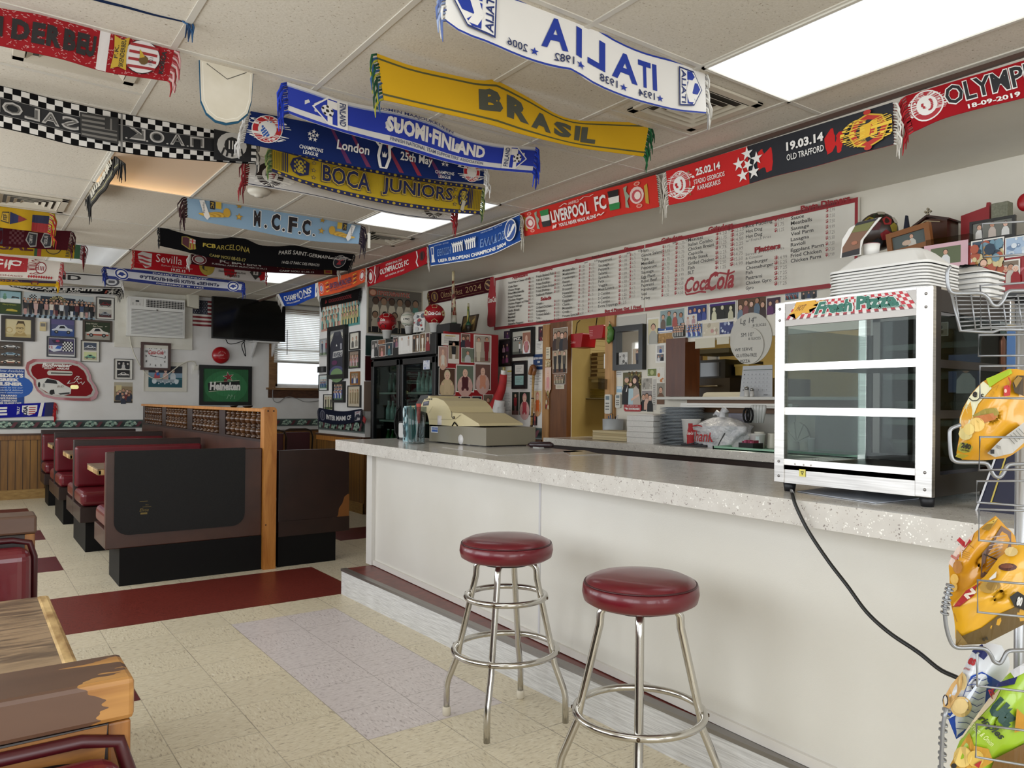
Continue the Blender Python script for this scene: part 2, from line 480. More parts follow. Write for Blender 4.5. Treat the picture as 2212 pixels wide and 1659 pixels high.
def dado(name,axis,val,lo,hi,zr,zb0,zb1,bead,face=-1):
 """beadboard up to zr, a wood rail, and the wallpaper border zb0..zb1"""
 b=MB()
 def bx(d0,d1,z0,z1,m):
  if axis==1:b.box((lo,val-d1,z0),(hi,val-d0,z1),m)
  else:b.box((val-d1,lo,z0),(val-d0,hi,z1),m)
 bx(0,.012,.0,zr-.07,bead);bx(.0,.022,0,.12,noisy('pine_base','#8b6a39','#a5834a',4,(3,3,20),.5))
 bx(0,.03,zr-.08,zr-.02,M_PINE if axis==0 else M_OAK);bx(0,.045,zr-.02,zr,M_TRIM)
 struct(b.build(name))
 A=Art();border(A,hi-lo,zb1-zb0)
 f=onY(val-.004,lo,zb0)if axis==1 else onX(val-.004,hi,zb0)
 struct(A.build('trim_'+name.split('_')[-1]+'_border',f))
dado('baseboard_far',1,YF,XL,XR,.82,.875,.985,M_BEADX)
dado('baseboard_pillar',0,XP,YP0,YP1,.86,.90,1.04,M_BEADY)
struct(MB().box((XP,YP0-.014,.0),(XP+.25,YP0,.8),M_OAK).box((XP-.03,YP0-.04,.8),(XP+.25,YP0,.86),M_TRIM).build('trim_3'))
O1=(at(1316,800,0,XW).y,at(1228,800,0,XW).y)
O2=(1.35,at(1480,800,0,XW).y)
Z1=.80;Z2=at(1560,862,0,XW).z;ZT1=2.02;ZT2=at(1560,733,0,XW).z
b=MB()
def wb(y0,y1,z0,z1):b.box((XW,y0,z0),(XW+.04,y1,z1),M_CREAM)
wb(O1[1],YP0,0,ZS);wb(O2[1],O1[0],0,ZS);wb(YB,O2[0],0,ZS)
wb(O1[0],O1[1],0,Z1);wb(O1[0],O1[1],ZT1,ZS);wb(O2[0],O2[1],0,Z2);wb(O2[0],O2[1],ZT2,ZS)
struct(b.build('wall_menu'))
M_KIT=noisy('kitchen_wall_yellow','#a08a52','#ad985e',2,rough=.6)
b=MB();b.box((XR+1.3,YB,0),(XR+1.4,YP0,ZS),M_KIT);b.box((XW+.12,5.9,0),(XR+1.4,6.0,ZS),M_KIT);b.box((XW+.12,YB-.1,0),(XR+1.4,YB,ZS),M_KIT)
struct(b.build('wall_kitchen'))
wt=noisy('window_oak','#6a4a2b','#86623a',4,(2,2,14),.45)
b=MB()
b.box((WX0-.09,YF-.03,WZ0-.02),(WX0,YF,WZ1+.08),wt);b.box((WX1,YF-.03,WZ0-.02),(WX1+.09,YF,WZ1+.08),wt)
b.box((WX0-.09,YF-.03,WZ1),(WX1+.09,YF,WZ1+.08),wt)
b.box((WX0-.13,YF-.09,WZ0-.05),(WX1+.13,YF,WZ0-.02),wt);b.box((WX0-.1,YF-.025,WZ0-.17),(WX1+.1,YF,WZ0-.05),M_TRIM)
b.box((WX0,YF+.04,WZ0),(WX0+.05,YF+.09,WZ1),wt);b.box((WX1-.05,YF+.04,WZ0),(WX1,YF+.09,WZ1),wt)
b.box((WX0,YF+.04,WZ0-.02),(WX1,YF+.09,WZ0+.04),wt);b.box((WX0,YF+.04,2.0),(WX1,YF+.09,2.05),wt)
struct(b.build('window_1'))
struct(MB().box((WX0+.04,YF+.06,WZ0),(WX1-.04,YF+.066,WZ1),glass('window_glass')).build('window_1_pane'))
# ==========================================================
M_CHROME=M('#c9c6c0',.16,1.0);M_STEEL=noisy('brushed_steel','#b4b1ad','#cfccc8',3,(2,2,60),.3,metal=1.0)
M_BLK=M('#080707',.6,spec=.2);M_VINYL=noisy('oxblood_vinyl','#5a0c16','#6a1220',4,rough=.32,coat=.25)
M_VINYLD=M('#3d0910',.4);M_GREYW=M('#cfcccb',.6)
def quartz():
 t=NT('speckled_quartz');p=t.pos()
 v=t.n('ShaderNodeTexVoronoi',feature='F1');v.inputs['Scale'].default_value=150;t.l(p,v.inputs['Vector'])
 g=t.noise(p,60,2)
 spot=t.math('LESS_THAN',v.outputs['Distance'],t.math('MULTIPLY_ADD',g,1.1,-.33))
 sc=t.ramp(t.noise(p,33,1),[(.4,rgb('#8d8580')),(.5,rgb('#b9b1a8')),(.6,rgb('#efece6'))])
 t.base(t.mix(spot,t.ramp(t.noise(p,14,3),[(.3,rgb('#c6c1ba')),(.7,rgb('#d0ccc5'))]),sc),.16)
 return t.m
M_QUARTZ=quartz()
def laminate():
 t=NT('pebbled_panel');p=t.pos()
 n=t.noise(p,240,2);w=t.noise(p,1.4,3)
 t.base(t.ramp(w,[(.3,rgb('#cfcbc2')),(.7,rgb('#d9d6cf'))]),.38);t.bump(n,.22,.0015);return t.m
M_LAM=laminate()
M_WOODD=noisy('dark_top_wood','#5c4a3a','#9a8164',2.6,(2.2,14,2.2),.32,lo=.38,hi=.6,dist=1.2)
def fx(y):return 1.85+.0448*(y-.7)
def px_(y):return 2.092+.0435*(y-1.73)
t=thing('service_counter','long white counter with a speckled stone top and a pebbled front panel','counter',(2.3,2.5,0))
b=MB();b.prism([(fx(5.06),5.06),(fx(-.9),-.9),(2.70,-.9),(2.70,5.06)],(.93,1.0),M_QUARTZ)
b.build('worktop',t,bevel=.006)
b=MB();b.prism([(px_(4.885),4.885),(px_(-.9),-.9),(px_(-.9)+.1,-.9),(px_(4.885)+.1,4.885)],(.168,.93),M_LAM)
b.build('front_panel',t)
b=MB();b.prism([(2.2,4.885),(2.66,4.885),(2.66,4.8),(2.2,4.8)],(.168,.93),M('#d3d0ca',.5));b.prism([(2.6,4.8),(2.66,4.8),(2.66,-.9),(2.6,-.9)],(.168,.93),M('#b9b5ae',.5));b.build('side_panel',t)
def strip(y0,y1,z0,z1,d,m):
 return MB().prism([(px_(y0)-d,y0),(px_(y1)-d,y1),(px_(y1)+.002,y1),(px_(y0)+.002,y0)],(z0,z1),m)
strip(4.885,-.9,.168,.2,.014,M('#d5d0c9',.4)).build('base_moulding',t,bevel=.006)
strip(2.852,2.838,.2,.93,.003,M('#c2c0c2',.35)).build('seam_strip',t)
strip(4.889,4.868,.2,.93,.004,M('#dddad5',.4)).build('corner_trim',t)
t=thing('counter_step','low step along the counter, white riser with red tile tread','step',(2.1,2.5,0))
def sx(y):return 2.0+.014*(4.82-y)
wb_=noisy('brushed_white_paint','#b9b7b5','#d9d8d6',9,(1,1,26),.6,bump=.4)
b=MB();b.prism([(sx(4.82),4.82),(sx(-.9),-.9),(2.28,-.9),(2.28,4.82)],(0,.158),wb_);b.build('riser',t)
b=MB();b.prism([(sx(4.82)+.032,4.82),(sx(-.9)+.032,-.9),(2.28,-.9),(2.28,4.82)],(.158,.164),noisy('red_step_tile','#5a241d','#733229',20,rough=.35));b.build('tread',t)
b=MB();b.prism([(sx(4.82)-.006,4.822),(sx(-.9)-.006,-.9),(sx(-.9)+.034,-.9),(sx(4.82)+.034,4.822)],(.152,.167),M('#8f8b87',.35,.8));b.build('metal_nosing',t,bevel=.003)
M_CUSH=M_VINYL
def cushion(a,bb,mat=M_CUSH,r=.03):
 b=MB();b.box(a,bb,mat);return b
def bench(name,label,x0,x1,yb,th,top,near=True,far=True,board=M_BROWN,zb=.255,base=(.05,.0),seat=.47,loc=None,group=None,roll=.03):
 t=thing(name,label,'booth bench',((x0+x1)/2,yb,0),group)
 b=MB();b.box((x0,yb-th/2,zb),(x1,yb+th/2,top),board);b.build('back_board',t,bevel=.006)
 lo,hi=yb-th/2,yb+th/2
 for on,s_,e in((near,-1,lo),(far,1,hi)):
  if not on:continue
  y1=e+s_*.48
  MB().box((x0,e,zb),(x1,y1,seat-.09),board).build('seat_box',t,bevel=.004)
  MB().box((x0+.004,e+s_*.005,seat-.088),(x1-.004,y1-s_*.004,seat+.035),M_CUSH).build('seat_cushion',t,bevel=.04,seg=4)
  MB().box((x0+.004,e+s_*.002,seat+.036),(x1-.004,e+s_*.075,top-.05),M_CUSH).build('backrest_cushion',t,bevel=.026,seg=4)
 ya,yc=(yb-.42 if near else lo+.0),(yb+.42 if far else hi)
 b=MB();b.box((x0+base[0],ya,0),(x1-base[1],yc,zb),M_BLK);b.build('plinth',t)
 return t
bg_='double booth benches along the spindle divider'
b1=bench('booth_bench','brown booth bench with a black rubber mat on its plain back, nearest the post',.775,1.80,5.885,.05,.908,near=False,board=noisy('brown_board','#3a2118','#472a1e',4,rough=.4,coat=.1),base=(.085,0))
bench('booth_bench','double oxblood vinyl booth bench, second behind the matted bench',.775,1.80,7.74,.06,.908)
bench('booth_bench','double oxblood vinyl booth bench, third behind the matted bench',.775,1.80,9.46,.06,.908)
bench('booth_bench','oxblood vinyl booth bench with its back to the far wall, below the wallpaper border',.775,1.80,11.12,.06,.88,far=False)
bench('booth_bench','dark brown booth bench right of the pine post, with a chipped corner',1.925,2.49,5.885,.05,.885,near=False,base=(0,.11))
bench('booth_bench','dark booth bench on the far side of the spindle divider',1.925,2.49,7.74,.06,.885)
b=MB();f=onY(5.8585,2.49,0)
b.prism([(0,.325),(-.115,.325),(-.09,.36),(-.085,.41),(-.055,.45),(-.04,.5),(-.012,.52),(0,.52)],.0015,M('#7c4a17',.6),f=lambda x,y,z:(2.4895+x,5.8595-z,y))
o=b.build('bare_patch',bpy.data.objects['booth_bench.004']);o['label']='bare wood showing through brown paint'
MB().box((1.925,5.852,.23),(2.49,5.861,.345),M_BROWN).build('lower_plank',bpy.data.objects['booth_bench.004'])
t=thing('rubber_mat','black rubber mat with rounded corners hung over the booth back','mat',(1.25,5.85,.3))
def rr(x0,y0,x1,y1,r,n=6,corners=(1,1,1,1)):
 P=[]
 for(cx,cy,a0,on)in((x1-r,y1-r,0,corners[0]),(x0+r,y1-r,90,corners[1]),(x0+r,y0+r,180,corners[2]),(x1-r,y0+r,270,corners[3])):
  if on:
   for i in range(n+1):
    a=math.radians(a0+90*i/n);P.append((cx+r*math.cos(a),cy+r*math.sin(a)))
  else:
   P.append((cx+(r if a0 in(0,270)else-r),cy+(r if a0 in(0,90)else-r)))
 return P
b=MB();b.prism(rr(.825,.345,1.675,.915,.09,corners=(0,0,1,1)),.011,noisy('ribbed_rubber','#040404','#0a0a0a',120,rough=.75,bump=.5),f=lambda x,y,z:(x,5.8585-z,y))
b.build('mat',t,bevel=.003)
A=Art();g_=M('#75642f',.5,.3)
A.rect(0,.052,.026,.082,g_);A.line([(.03,.08),(.085,.08)],.002,g_);A.text('Blue',.05,.063,.068,.07,g_);A.line([(.03,.053),(.085,.053)],.002,g_)
A.line([(.012,.092),(.062,.092)],.003,g_);A.text('Elvsa',.012,.022,.068,.044,g_,shear=.3);A.rect(.018,.003,.06,.015,g_)
A.build('printed_label',lambda u,v,w:(.965+u,5.8485-w,.475+v),t)
t=thing('booth_divider','brown booth divider with turned spindles and a knotty pine end post','divider',(1.86,8.4,0))
knot=NT('knotty_pine');p=knot.pos((14,14,1.6));n=knot.noise(p,1.4,4,.6,1.0)
vv=knot.n('ShaderNodeTexVoronoi');vv.inputs['Scale'].default_value=5.5;knot.l(knot.pos((1,1,.8)),vv.inputs['Vector'])
knot.base(knot.mix(knot.math('LESS_THAN',vv.outputs['Distance'],.05),knot.ramp(n,[(.3,rgb('#9a5d22')),(.7,rgb('#c0843f'))]),rgb('#3f1a0b')),.35)
b=MB();b.prism(rr(1.803,0,1.897,1.215,.03,corners=(1,1,0,0)),.09,knot.m,f=lambda x,y,z:(x,5.915-z,y));b.build('end_post',t,bevel=.006)
for x in(1.83,1.872):MB().lathe([(.006,0),(.006,.003)],(x,5.825,1.185),M('#2a1a10',.4),8,axis=(0,-1,0)).build('screw_head',t)
b=MB();b.box((1.835,5.93,0),(1.885,10.87,.945),noisy('divider_brown','#3c241b','#4a2e23',4,rough=.35));b.build('lower_panel',t)
b=MB();b.box((1.825,5.92,1.175),(1.895,10.88,1.202),M_PINE);b.build('top_rail',t,bevel=.004)
b=MB();b.box((1.83,5.93,.945),(1.89,10.87,.965),M_BROWN);b.build('lower_rail',t)
G=[(6.0,7.05),(7.25,8.25),(8.47,9.5),(9.7,10.75)]
for y0,y1 in((7.05,7.25),(8.25,8.47),(9.5,9.7),(10.75,10.87)):
 MB().box((1.845,y0,.965),(1.875,y1,1.175),M_BROWN).build('divider_upright',t)
prof=[(.012,0),(.02,.004),(.02,.016),(.012,.02),(.017,.03),(.024,.048),(.025,.06),(.016,.078),(.012,.086),(.02,.092),(.02,.1),(.012,.106),(.015,.114),(.024,.134),(.025,.148),(.017,.165),(.012,.174),(.02,.18),(.02,.196),(.012,.2),(.012,.21)]
sp=MB().lathe([(r*1.5,h)for r,h in prof],(0,0,0),noisy('turned_walnut','#3a2213','#553519',9,rough=.22,coat=.3),12)
first=None
for y0,y1 in G:
 for i in range(7):
  y=y0+.03+(y1-y0-.06)*(i+.5)/7
  if first is None:first=sp.build('spindle',t);o=first
  else:o=first.copy();COL.objects.link(o)
  o.matrix_parent_inverse=Matrix.Identity(4);o.location=(0,y-8.4,.965)
for xx,yy,r,lab in((505,879,.034,'small dark dish on the divider rail, left of two'),(535,880,.04,'flat dark dish on the divider rail, beside the pine post')):
 P=at(xx,yy,0,1.86)
 tag(MB().lathe([(r*.6,0),(r,.012),(r,.018),(r*.9,.018),(r*.5,.006)],(1.86,P.y,1.2025),M('#120d0b',.3),16).build('dish'),lab,'dish')
def table(label,x0,x1,y0,y1,z=.752,nm='booth_table'):
 t=thing(nm,label,'table',((x0+x1)/2,(y0+y1)/2,0))
 MB().box((x0,y0,z-.008),(x1-.012,y1,z),M_WOODD).build('tabletop',t,bevel=.002)
 le=noisy('log_edge','#8d6a3c','#d2b27a',3,(10,3,3),.4)
 b=MB();b.box((x0,y0,z-.05),(x1-.012,y0+.03,z-.008),le);b.box((x0,y1-.03,z-.05),(x1-.012,y1,z-.008),le)
 b.box((x1-.03,y0,z-.05),(x1,y1,z+.002),le);b.box((x0,y0,z-.05),(x0+.03,y1,z-.008),le);b.build('edge_band',t,bevel=.008)
 b=MB();b.lathe([(.03,.03),(.03,z-.05)],((x0+x1)/2,(y0+y1)/2,0),M_BLK,12);b.build('pedestal',t)
 b=MB();b.box(((x0+x1)/2-.3,(y0+y1)/2-.05,0),((x0+x1)/2+.3,(y0+y1)/2+.05,.035),M_BLK);b.build('foot',t)
 return t
table('wood-topped booth table behind the matted bench',.80,1.79,6.46,7.05)
table('wood-topped booth table, second along the spindle divider',.80,1.79,8.3,8.88)
table('wood-topped booth table nearest the far wall',.80,1.79,10.02,10.55)
table('rustic table with wavy dark grain and log edge, bottom left',-1.2,.188,1.72,2.385)
def near_bench(label,yb,top,seatlab,worn):
 t=thing('booth_bench',label,'booth bench',(-.5,yb,0))
 x0,x1=-1.28,.185
 MB().box((x0,yb-.055,.2),(x1-.012,yb+.055,top-.055),M('#1f120e',.45)).build('back_board',t,bevel=.004)
 tm=NT('worn_rail');n=tm.noise(tm.pos((2.2,9,9)),1.0,4,.6,.5)
 gx=tm.n('ShaderNodeSeparateXYZ');tm.l(tm.n('ShaderNodeNewGeometry').outputs['Position'],gx.inputs[0])
 m=tm.math('GREATER_THAN',tm.math('ADD',n,tm.math('MULTIPLY',gx.outputs[0],worn)),.66)
 wood=tm.ramp(tm.noise(tm.pos((3,40,40)),1,3),[(.3,rgb('#7a4a1c')),(.7,rgb('#bb8a4a'))])
 tm.base(tm.mix(m,tm.ramp(n,[(.3,rgb('#4e3527')),(.7,rgb('#5f4434'))]),wood),.4)
 MB().box((x0,yb-.06,top-.055),(x1,yb+.06,top),tm.m).build('top_rail',t,bevel=.007)
 b=MB();b.box((x1-.03,yb-.058,.2),(x1-.004,yb+.058,top-.055),noisy('bare_end_wood','#5a3212','#8c5a24',3,(12,12,1.4),.45));b.build('end_panel',t,bevel=.003)
 for s_ in(-1,1):
  e=yb+s_*.055;y1=e+s_*.5
  MB().box((x0,e,.2),(x1-.02,y1,.38),M_BROWN).build('seat_box',t)
  MB().box((x0,e,.382),(x1-.02,y1,.49),M_CUSH).build('seat_cushion',t,bevel=.04,seg=4)
  c=MB().box((x0,e,.49),(x1-.016,e+s_*.085,top-.085),M_CUSH).build('backrest_cushion',t,bevel=.036,seg=5)
  zz,xx,yy=top-.092,x1-.03,e+s_*.004
  MB().tube([(x0,yy,zz+.022),(xx-.03,yy,zz+.022),(xx+.012,yy,zz+.012),(xx+.024,yy,zz-.03),(xx+.024,yy,.5)],.009,M_VINYLD,8).build('piping',c)
 MB().box((x0,yb-.4,0),(x1-.1,yb+.4,.2),M_BLK).build('plinth',t)
 return t
nb=near_bench('worn brown booth bench with oxblood cushion, bottom left corner',1.185,.905,'',.9)
near_bench('worn brown booth bench with red cushion, behind the rustic table',2.825,.915,'',.55)
b=MB();b.prism([(-.13,.845),(-.105,.82),(-.06,.80),(-.03,.79),(.0,.806),(.04,.815),(.1,.812),(.13,.806),(.15,.792),(.154,.848)],.0015,noisy('torn_veneer','#5a3312','#8a5a22',3,(3,10,14),.5),f=lambda x,y,z:(x,1.1295-z,y))
o=b.build('torn_veneer',nb);o['label']='bare wood where the veneer has torn off'
def stool(label,cx,cy,ztop,r,rings,a0,cap,rfoot,rtop=.125):
 t=thing('bar_stool',label,'stool',(cx,cy,0))
 C=(cx,cy,0);h=.088
 b=MB();z1=ztop
 b.lathe([(r*.86,z1-h),(r*.97,z1-h+.012),(r,z1-h+.035),(r*.985,z1-.03),(r*.95,z1-.024)],C,M_VINYL,48)
 b.lathe([(r*.95,z1-.024),(r*.93,z1-.017),(r*.8,z1-.006),(r*.5,z1-.001),(r*.2,z1),(.001,z1)],C,M_VINYL,48,caps=False)
 b.build('seat',t)
 MB().tube([(cx+r*.957*math.cos(q*math.pi/24),cy+r*.957*math.sin(q*math.pi/24),z1-.0235)for q in range(48)],.003,M_VINYLD,6,closed=True).build('seam_welt',t)
 MB().lathe([(.1,z1-h-.018),(.1,z1-h)],C,M('#1c1a18',.5),20).build('swivel_plate',t)
 zt=z1-h-.012
 for k in range(4):
  a=math.radians(a0+90*k);d=Vector((math.cos(a),math.sin(a),0));o=Vector(C)
  zr=rings[0][0]
  def rad(z):return rtop+(rings[0][1]-.012-rtop)*(zt-.06-z)/(zt-.06-zr)
  pts=[(.03,zt),(rtop-.035,zt),(rtop-.012,zt-.008),(rtop-.002,zt-.025),(rtop,zt-.06),(rings[0][1]-.014,zr),(rings[0][1]-.008,zr-.04),(rfoot-.008,.15),(rfoot-.001,.12),(rfoot,.02)]
  P=[o+d*q+Vector((0,0,z))for q,z in pts]
  lg=MB().tube(P,.0125,M_CHROME if k!=2 else M_CHROME,12).build('leg',t)
  if k in cap:MB().lathe([(.012,0),(.0165,.004),(.0165,.03),(.0145,.036)],o+d*rfoot,M('#cfc6b4',.6),14).build('foot_cap',lg)
  for z,rr_ in rings:
   q=o+d*(rr_+.001)+Vector((0,0,z))
   MB().lathe([(.0065,0),(.005,.004)],q+d*.009,M('#5a4a3a',.4,.8),8,axis=d).build('rivet',lg)
 for z,rr_ in rings:
  MB().tube([(cx+rr_*math.cos(q*math.pi/24),cy+rr_*math.sin(q*math.pi/24),z)for q in range(48)],.0115,M_CHROME,10,closed=True).build('foot_ring',t)
 return t
stool('oxblood round stool with two chrome rings, nearer the booths',1.735,2.527,.735,.186,[(.29,.205),(.5,.157)],40,(0,1),.245)
stool('oxblood round stool with one chrome foot ring, front of the counter',1.695,1.73,.735,.182,[(.31,.2)],45,(0,),.25)
# ==========================================================
def K(o,*pts):return[(o[0]+x/o[2],o[1]+y/o[2])for x,y in pts]
cA,cB,cC,cD=(780,0,2.836),(480,160,3.16),(0,0,2.989),(200,400,3.456)
cE,cF,cG,cH=(1040,300,5.027),(1440,180,2.865),(660,560,5.027),(0,370,3.568)
c3,c4,c6=(0,600,5.027),(400,560,5.027),(660,780,5.027)
def curve(P):
 P=[Vector(p)for p in P]
 d=[0]
 for a,b in zip(P[:-1],P[1:]):d.append(d[-1]+(b-a).length)
 d=[q/d[-1]for q in d]
 def f(u):
  u=min(max(u,0),1)
  i=0
  while i<len(P)-2 and u>d[i+1]:i+=1
  h=d[i+1]-d[i];s=(u-d[i])/h
  m0=(P[i+1]-P[i-1])/(d[i+1]-d[i-1])if i>0 else(P[1]-P[0])/(d[1]-d[0])
  m1=(P[i+2]-P[i])/(d[i+2]-d[i])if i+2<len(P)else(P[-1]-P[-2])/(d[-1]-d[-2])
  m0,m1=m0*h,m1*h
  return P[i]*(2*s**3-3*s*s+1)+m0*(s**3-2*s*s+s)+P[i+1]*(-2*s**3+3*s*s)+m1*(s**3-s*s)
 return f
def fringe(name,parent,top,bot,out,length,cols,n=15,seed=1,r=.0045,drop=.75):
 rnd=random.Random(seed);b=MB();ms=[M(c,.9)for c in cols]
 for i in range(n):
  s=i/(n-1);p=top.lerp(bot,s)+Vector((rnd.uniform(-.003,.003),rnd.uniform(-.003,.003),0))
  L=length*rnd.uniform(.85,1.1);o=out*rnd.uniform(.16,.34)
  dn=Vector((0,0,-1))*drop
  j=Vector((rnd.uniform(-.1,.1),rnd.uniform(-.1,.1),0))*L
  pts=[p,p+(out*.16+dn*.1)*L+j*.2,p+(o+dn*.5)*L+j*.6,p+(o*.9+dn)*L+j]
  b.tube(pts,[r,r*1.15,r,r*.4],ms[i%len(ms)],5)
 return b.build(name,parent)
def scarf(label,axis,val,top,bot,art,base,fl=None,fr=None,mirror=False,ripple=.008,fc=.12,seed=0,name='football_scarf',back=True,group=None,fn=15,drop=.75):
 ct,cb=curve([at(x,y,axis,val)for x,y in top]),curve([at(x,y,axis,val)for x,y in bot])
 nrm=Vector((-1,0,0))if axis==0 else Vector((0,-1,0))
 ph=seed*1.7
 def f(u,v,w):
  uu=1-u if mirror else u
  p=cb(uu).lerp(ct(uu),v)
  rp=ripple*(math.sin(uu*9+ph)*.6+math.sin(uu*23+ph*2+v*2)*.3)*(1-v*.6)
  return p+nrm*(.006+w+rp)
 t=thing(name,label,'scarf',tuple(cb(.5).lerp(ct(.5),1)),group)
 b=MB();mb=M(base,.92,spec=.15)
 b.grid(36,5,lambda u,v:f(u,v,0),mb)
 b.grid(36,5,lambda u,v:f(u,v,-.004),mb,flip=True)
 A=Art();art(A)
 for q in range(len(A.items)):
  P,fs,L,m=A.items[q]
  A.items[q]=(P,fs,L,m)
 A.build('x',f,cuts=[k/24 for k in range(1,24)],into=b,eps=.0005)
 b.build('woven_body',t)
 ax=(ct(1)-ct(0)).normalized()
 fs_=[(fl,0,-1),(fr,1,1)]
 for cols,u,sg in fs_:
  if cols:fringe('fringe',t,f(1-u if mirror else u,.98,-.002),f(1-u if mirror else u,.02,-.002),ax*sg,fc,cols,n=fn,seed=seed*2+u,drop=drop)
 return t
W_,K_,R_,B_='#e2ded8','#0b0b0d','#b3181f','#12308f'
def crest_ring(A,cx,cy,rx,ry,outer,inner,core,txt=None,tcol=W_):
 A.circ(cx,cy,rx,ry,W_,24);A.circ(cx,cy,rx*.94,ry*.94,outer,24)
 if txt:
  A.arc_text(txt[0],cx,cy,rx*.77,ry*.77,ry*.22,math.radians(165),math.radians(15),tcol)
  A.arc_text(txt[1],cx,cy,rx*.77,ry*.77,ry*.22,math.radians(200),math.radians(340),tcol)
 A.circ(cx,cy,rx*.6,ry*.6,W_,20);A.circ(cx,cy,rx*.56,ry*.56,inner,20)
 if core:core(A,cx,cy,rx*.56,ry*.56)
def lozenges(A,cx,cy,rx,ry):
 A.circ(cx,cy,rx,ry,W_,20)
 for i in range(-2,3):
  for j in range(-3,4):
   x,y=cx+rx*i*.36+(j%2)*rx*.18,cy+ry*j*.27
   if((x-cx)/rx)**2+((y-cy)/ry)**2<.72:
    A.poly([(x-rx*.12,y-ry*.27),(x+rx*.18,y),(x+rx*.12,y+ry*.27),(x-rx*.18,y)],'#2a5aa8',same=(i>-2 or j>-3))
def ball_icon(A,cx,cy,rx,ry,c1=W_,c2=K_):
 A.circ(cx,cy,rx,ry,c1,20);A.circ(cx,cy,rx*.32,ry*.32,c2,5)
 for k in range(5):
  a=math.radians(90+72*k);A.circ(cx+rx*.78*math.cos(a),cy+ry*.78*math.sin(a),rx*.24,ry*.24,c2,6,same=k>0)
def starball(A,cx,cy,rx,ry,c=W_):
 for k in range(5):
  a=math.radians(90+72*k);A.star(cx+rx*.62*math.cos(a),cy+ry*.62*math.sin(a),rx*.4,ry*.4,c,same=k>0,k=.38,a=a)
 A.star(cx,cy,rx*.36,ry*.36,c,k=.38,a=-math.pi/2)
def laurel(A,cx,cy,rx,ry,col=R_):
 """boy's profile crowned with laurel"""
 A.poly([(cx-rx*.5,cy+ry*.3),(cx-rx*.25,cy+ry*.55),(cx+rx*.1,cy+ry*.45),(cx+rx*.1,cy-ry*.2),(cx-rx*.05,cy-ry*.55),(cx-rx*.2,cy-ry*.35),(cx-rx*.42,cy-ry*.3),(cx-rx*.38,cy-ry*.1),(cx-rx*.56,cy-ry*.05)],W_)
 A.line([(cx-rx*.5,cy+ry*.3),(cx-rx*.56,cy-ry*.05),(cx-rx*.38,cy-ry*.1),(cx-rx*.42,cy-ry*.3),(cx-rx*.2,cy-ry*.35)],ry*.06,col)
 for k in range(9):
  a=.9-k*.32;A.circ(cx+rx*(.15+.35*math.cos(a)),cy+ry*.65*math.sin(a),rx*.16,ry*.1,col,7,same=k>0)
def shield(A,x0,y0,x1,y1,mat,same=False,d=-1):
 w,h=x1-x0,y1-y0
 P=[(x0,y1),(x1,y1),(x1,y0+h*.4),(x0+w*.8,y0+h*.15),(x0+w*.5,y0),(x0+w*.2,y0+h*.15),(x0,y0+h*.4)]
 return A.poly(P,mat,same)
def a_italia(A):
 A.rect(0,0,1,.035,B_);A.rect(0,.965,1,1,B_)
 for s,x0,x1 in zip('ITALIA',(.235,.262,.322,.452,.545,.595),(.255,.318,.425,.522,.566,.69)):
  A.text(s,x0,.3,x1,.82,B_,.03)
 for y,x in(('1934',.245),('1938',.4),('1982',.57),('2006',.735)):
  A.star(x-.02,.16,.016,.075,B_);A.text(y,x+.005,.1,x+.075,.24,'#1d2a55',.01)
 for x0,x1,d in((.025,.135,1),(.85,.985,-1)):
  m=x0+(x1-x0)*.66 if d>0 else x0+(x1-x0)*.34
  tip=x0 if d>0 else x1;base=x1 if d>0 else x0
  for ins,col in((0,'#1a2c66'),(.012,W_)):
   q=ins if d>0 else-ins
   A.poly([(tip+q*.4,.5),(m-(m-tip)*.45,.87-ins*3),(base-q*.4,.9-ins*3),(base-q*.4,.1+ins*3),(m-(m-tip)*.45,.13+ins*3)],col)
  for y0,y1,e in((.66,.84,.5),(.38,.62,.15),(.16,.34,.5)):
   A.poly([(tip+(m-tip)*e,(y0+y1)/2),(tip+(m-tip)*(e+.18),y1),(m,y1),(m,y0),(tip+(m-tip)*(e+.18),y0)],B_)
  A.line([(m-(m-tip)*.3,.2),(m-(m-tip)*.1,.4),(m-(m-tip)*.3,.66)],.03,W_)
  A.text('ITALIA',min(m,base)+abs(base-m)*.2,.16,max(m,base)-abs(base-m)*.25,.84,'#1a2c66',.02,rot=1 if d>0 else-1)
scarf('white scarf with blue mirrored lettering ITALIA and four stars',1,2.27,K(cA,(520,-175),(760,-75),(960,0),(1250,75),(1390,148),(1550,250),(1700,318),(1900,372),(2102,432)),K(cA,(505,135),(610,205),(750,258),(960,345),(1180,410),(1300,437),(1380,495),(1500,555),(1700,630),(1900,675),(2110,697)),a_italia,'#dedad4',['#8d9ab8','#d8d5cf','#5a6a9a'],['#d8d4cc','#b9b4aa','#8d8a88'],mirror=True,seed=1,fc=.1)
def a_brasil(A):
 A.rect(0,.87,1,.915,'#4c4a24');A.rect(0,.1,1,.145,'#4c4a24')
 for s,x0,x1,y0,y1 in(('B',.31,.397,.3,.79),('R',.41,.492,.29,.8),('A',.5,.577,.25,.75),('S',.588,.662,.25,.77),('I',.675,.697,.24,.78),('L',.702,.765,.2,.76)):
  A.text(s,x0,y0,x1,y1,'#45463a',.06)
scarf('mustard yellow scarf lettered BRASIL with green fringe',1,2.9,K(cA,(92,330),(300,402),(550,460),(740,497),(800,487),(1000,590),(1180,695),(1300,735),(1450,745),(1760,752)),K(cA,(135,615),(500,692),(800,770),(1000,830),(1200,880),(1400,915),(1730,960)),a_brasil,'#c3981f',['#0f4a2a','#27507a','#9c9a2e','#12361f'],['#0b4a26','#0d3b1e','#145c30'],seed=2,fc=.11)
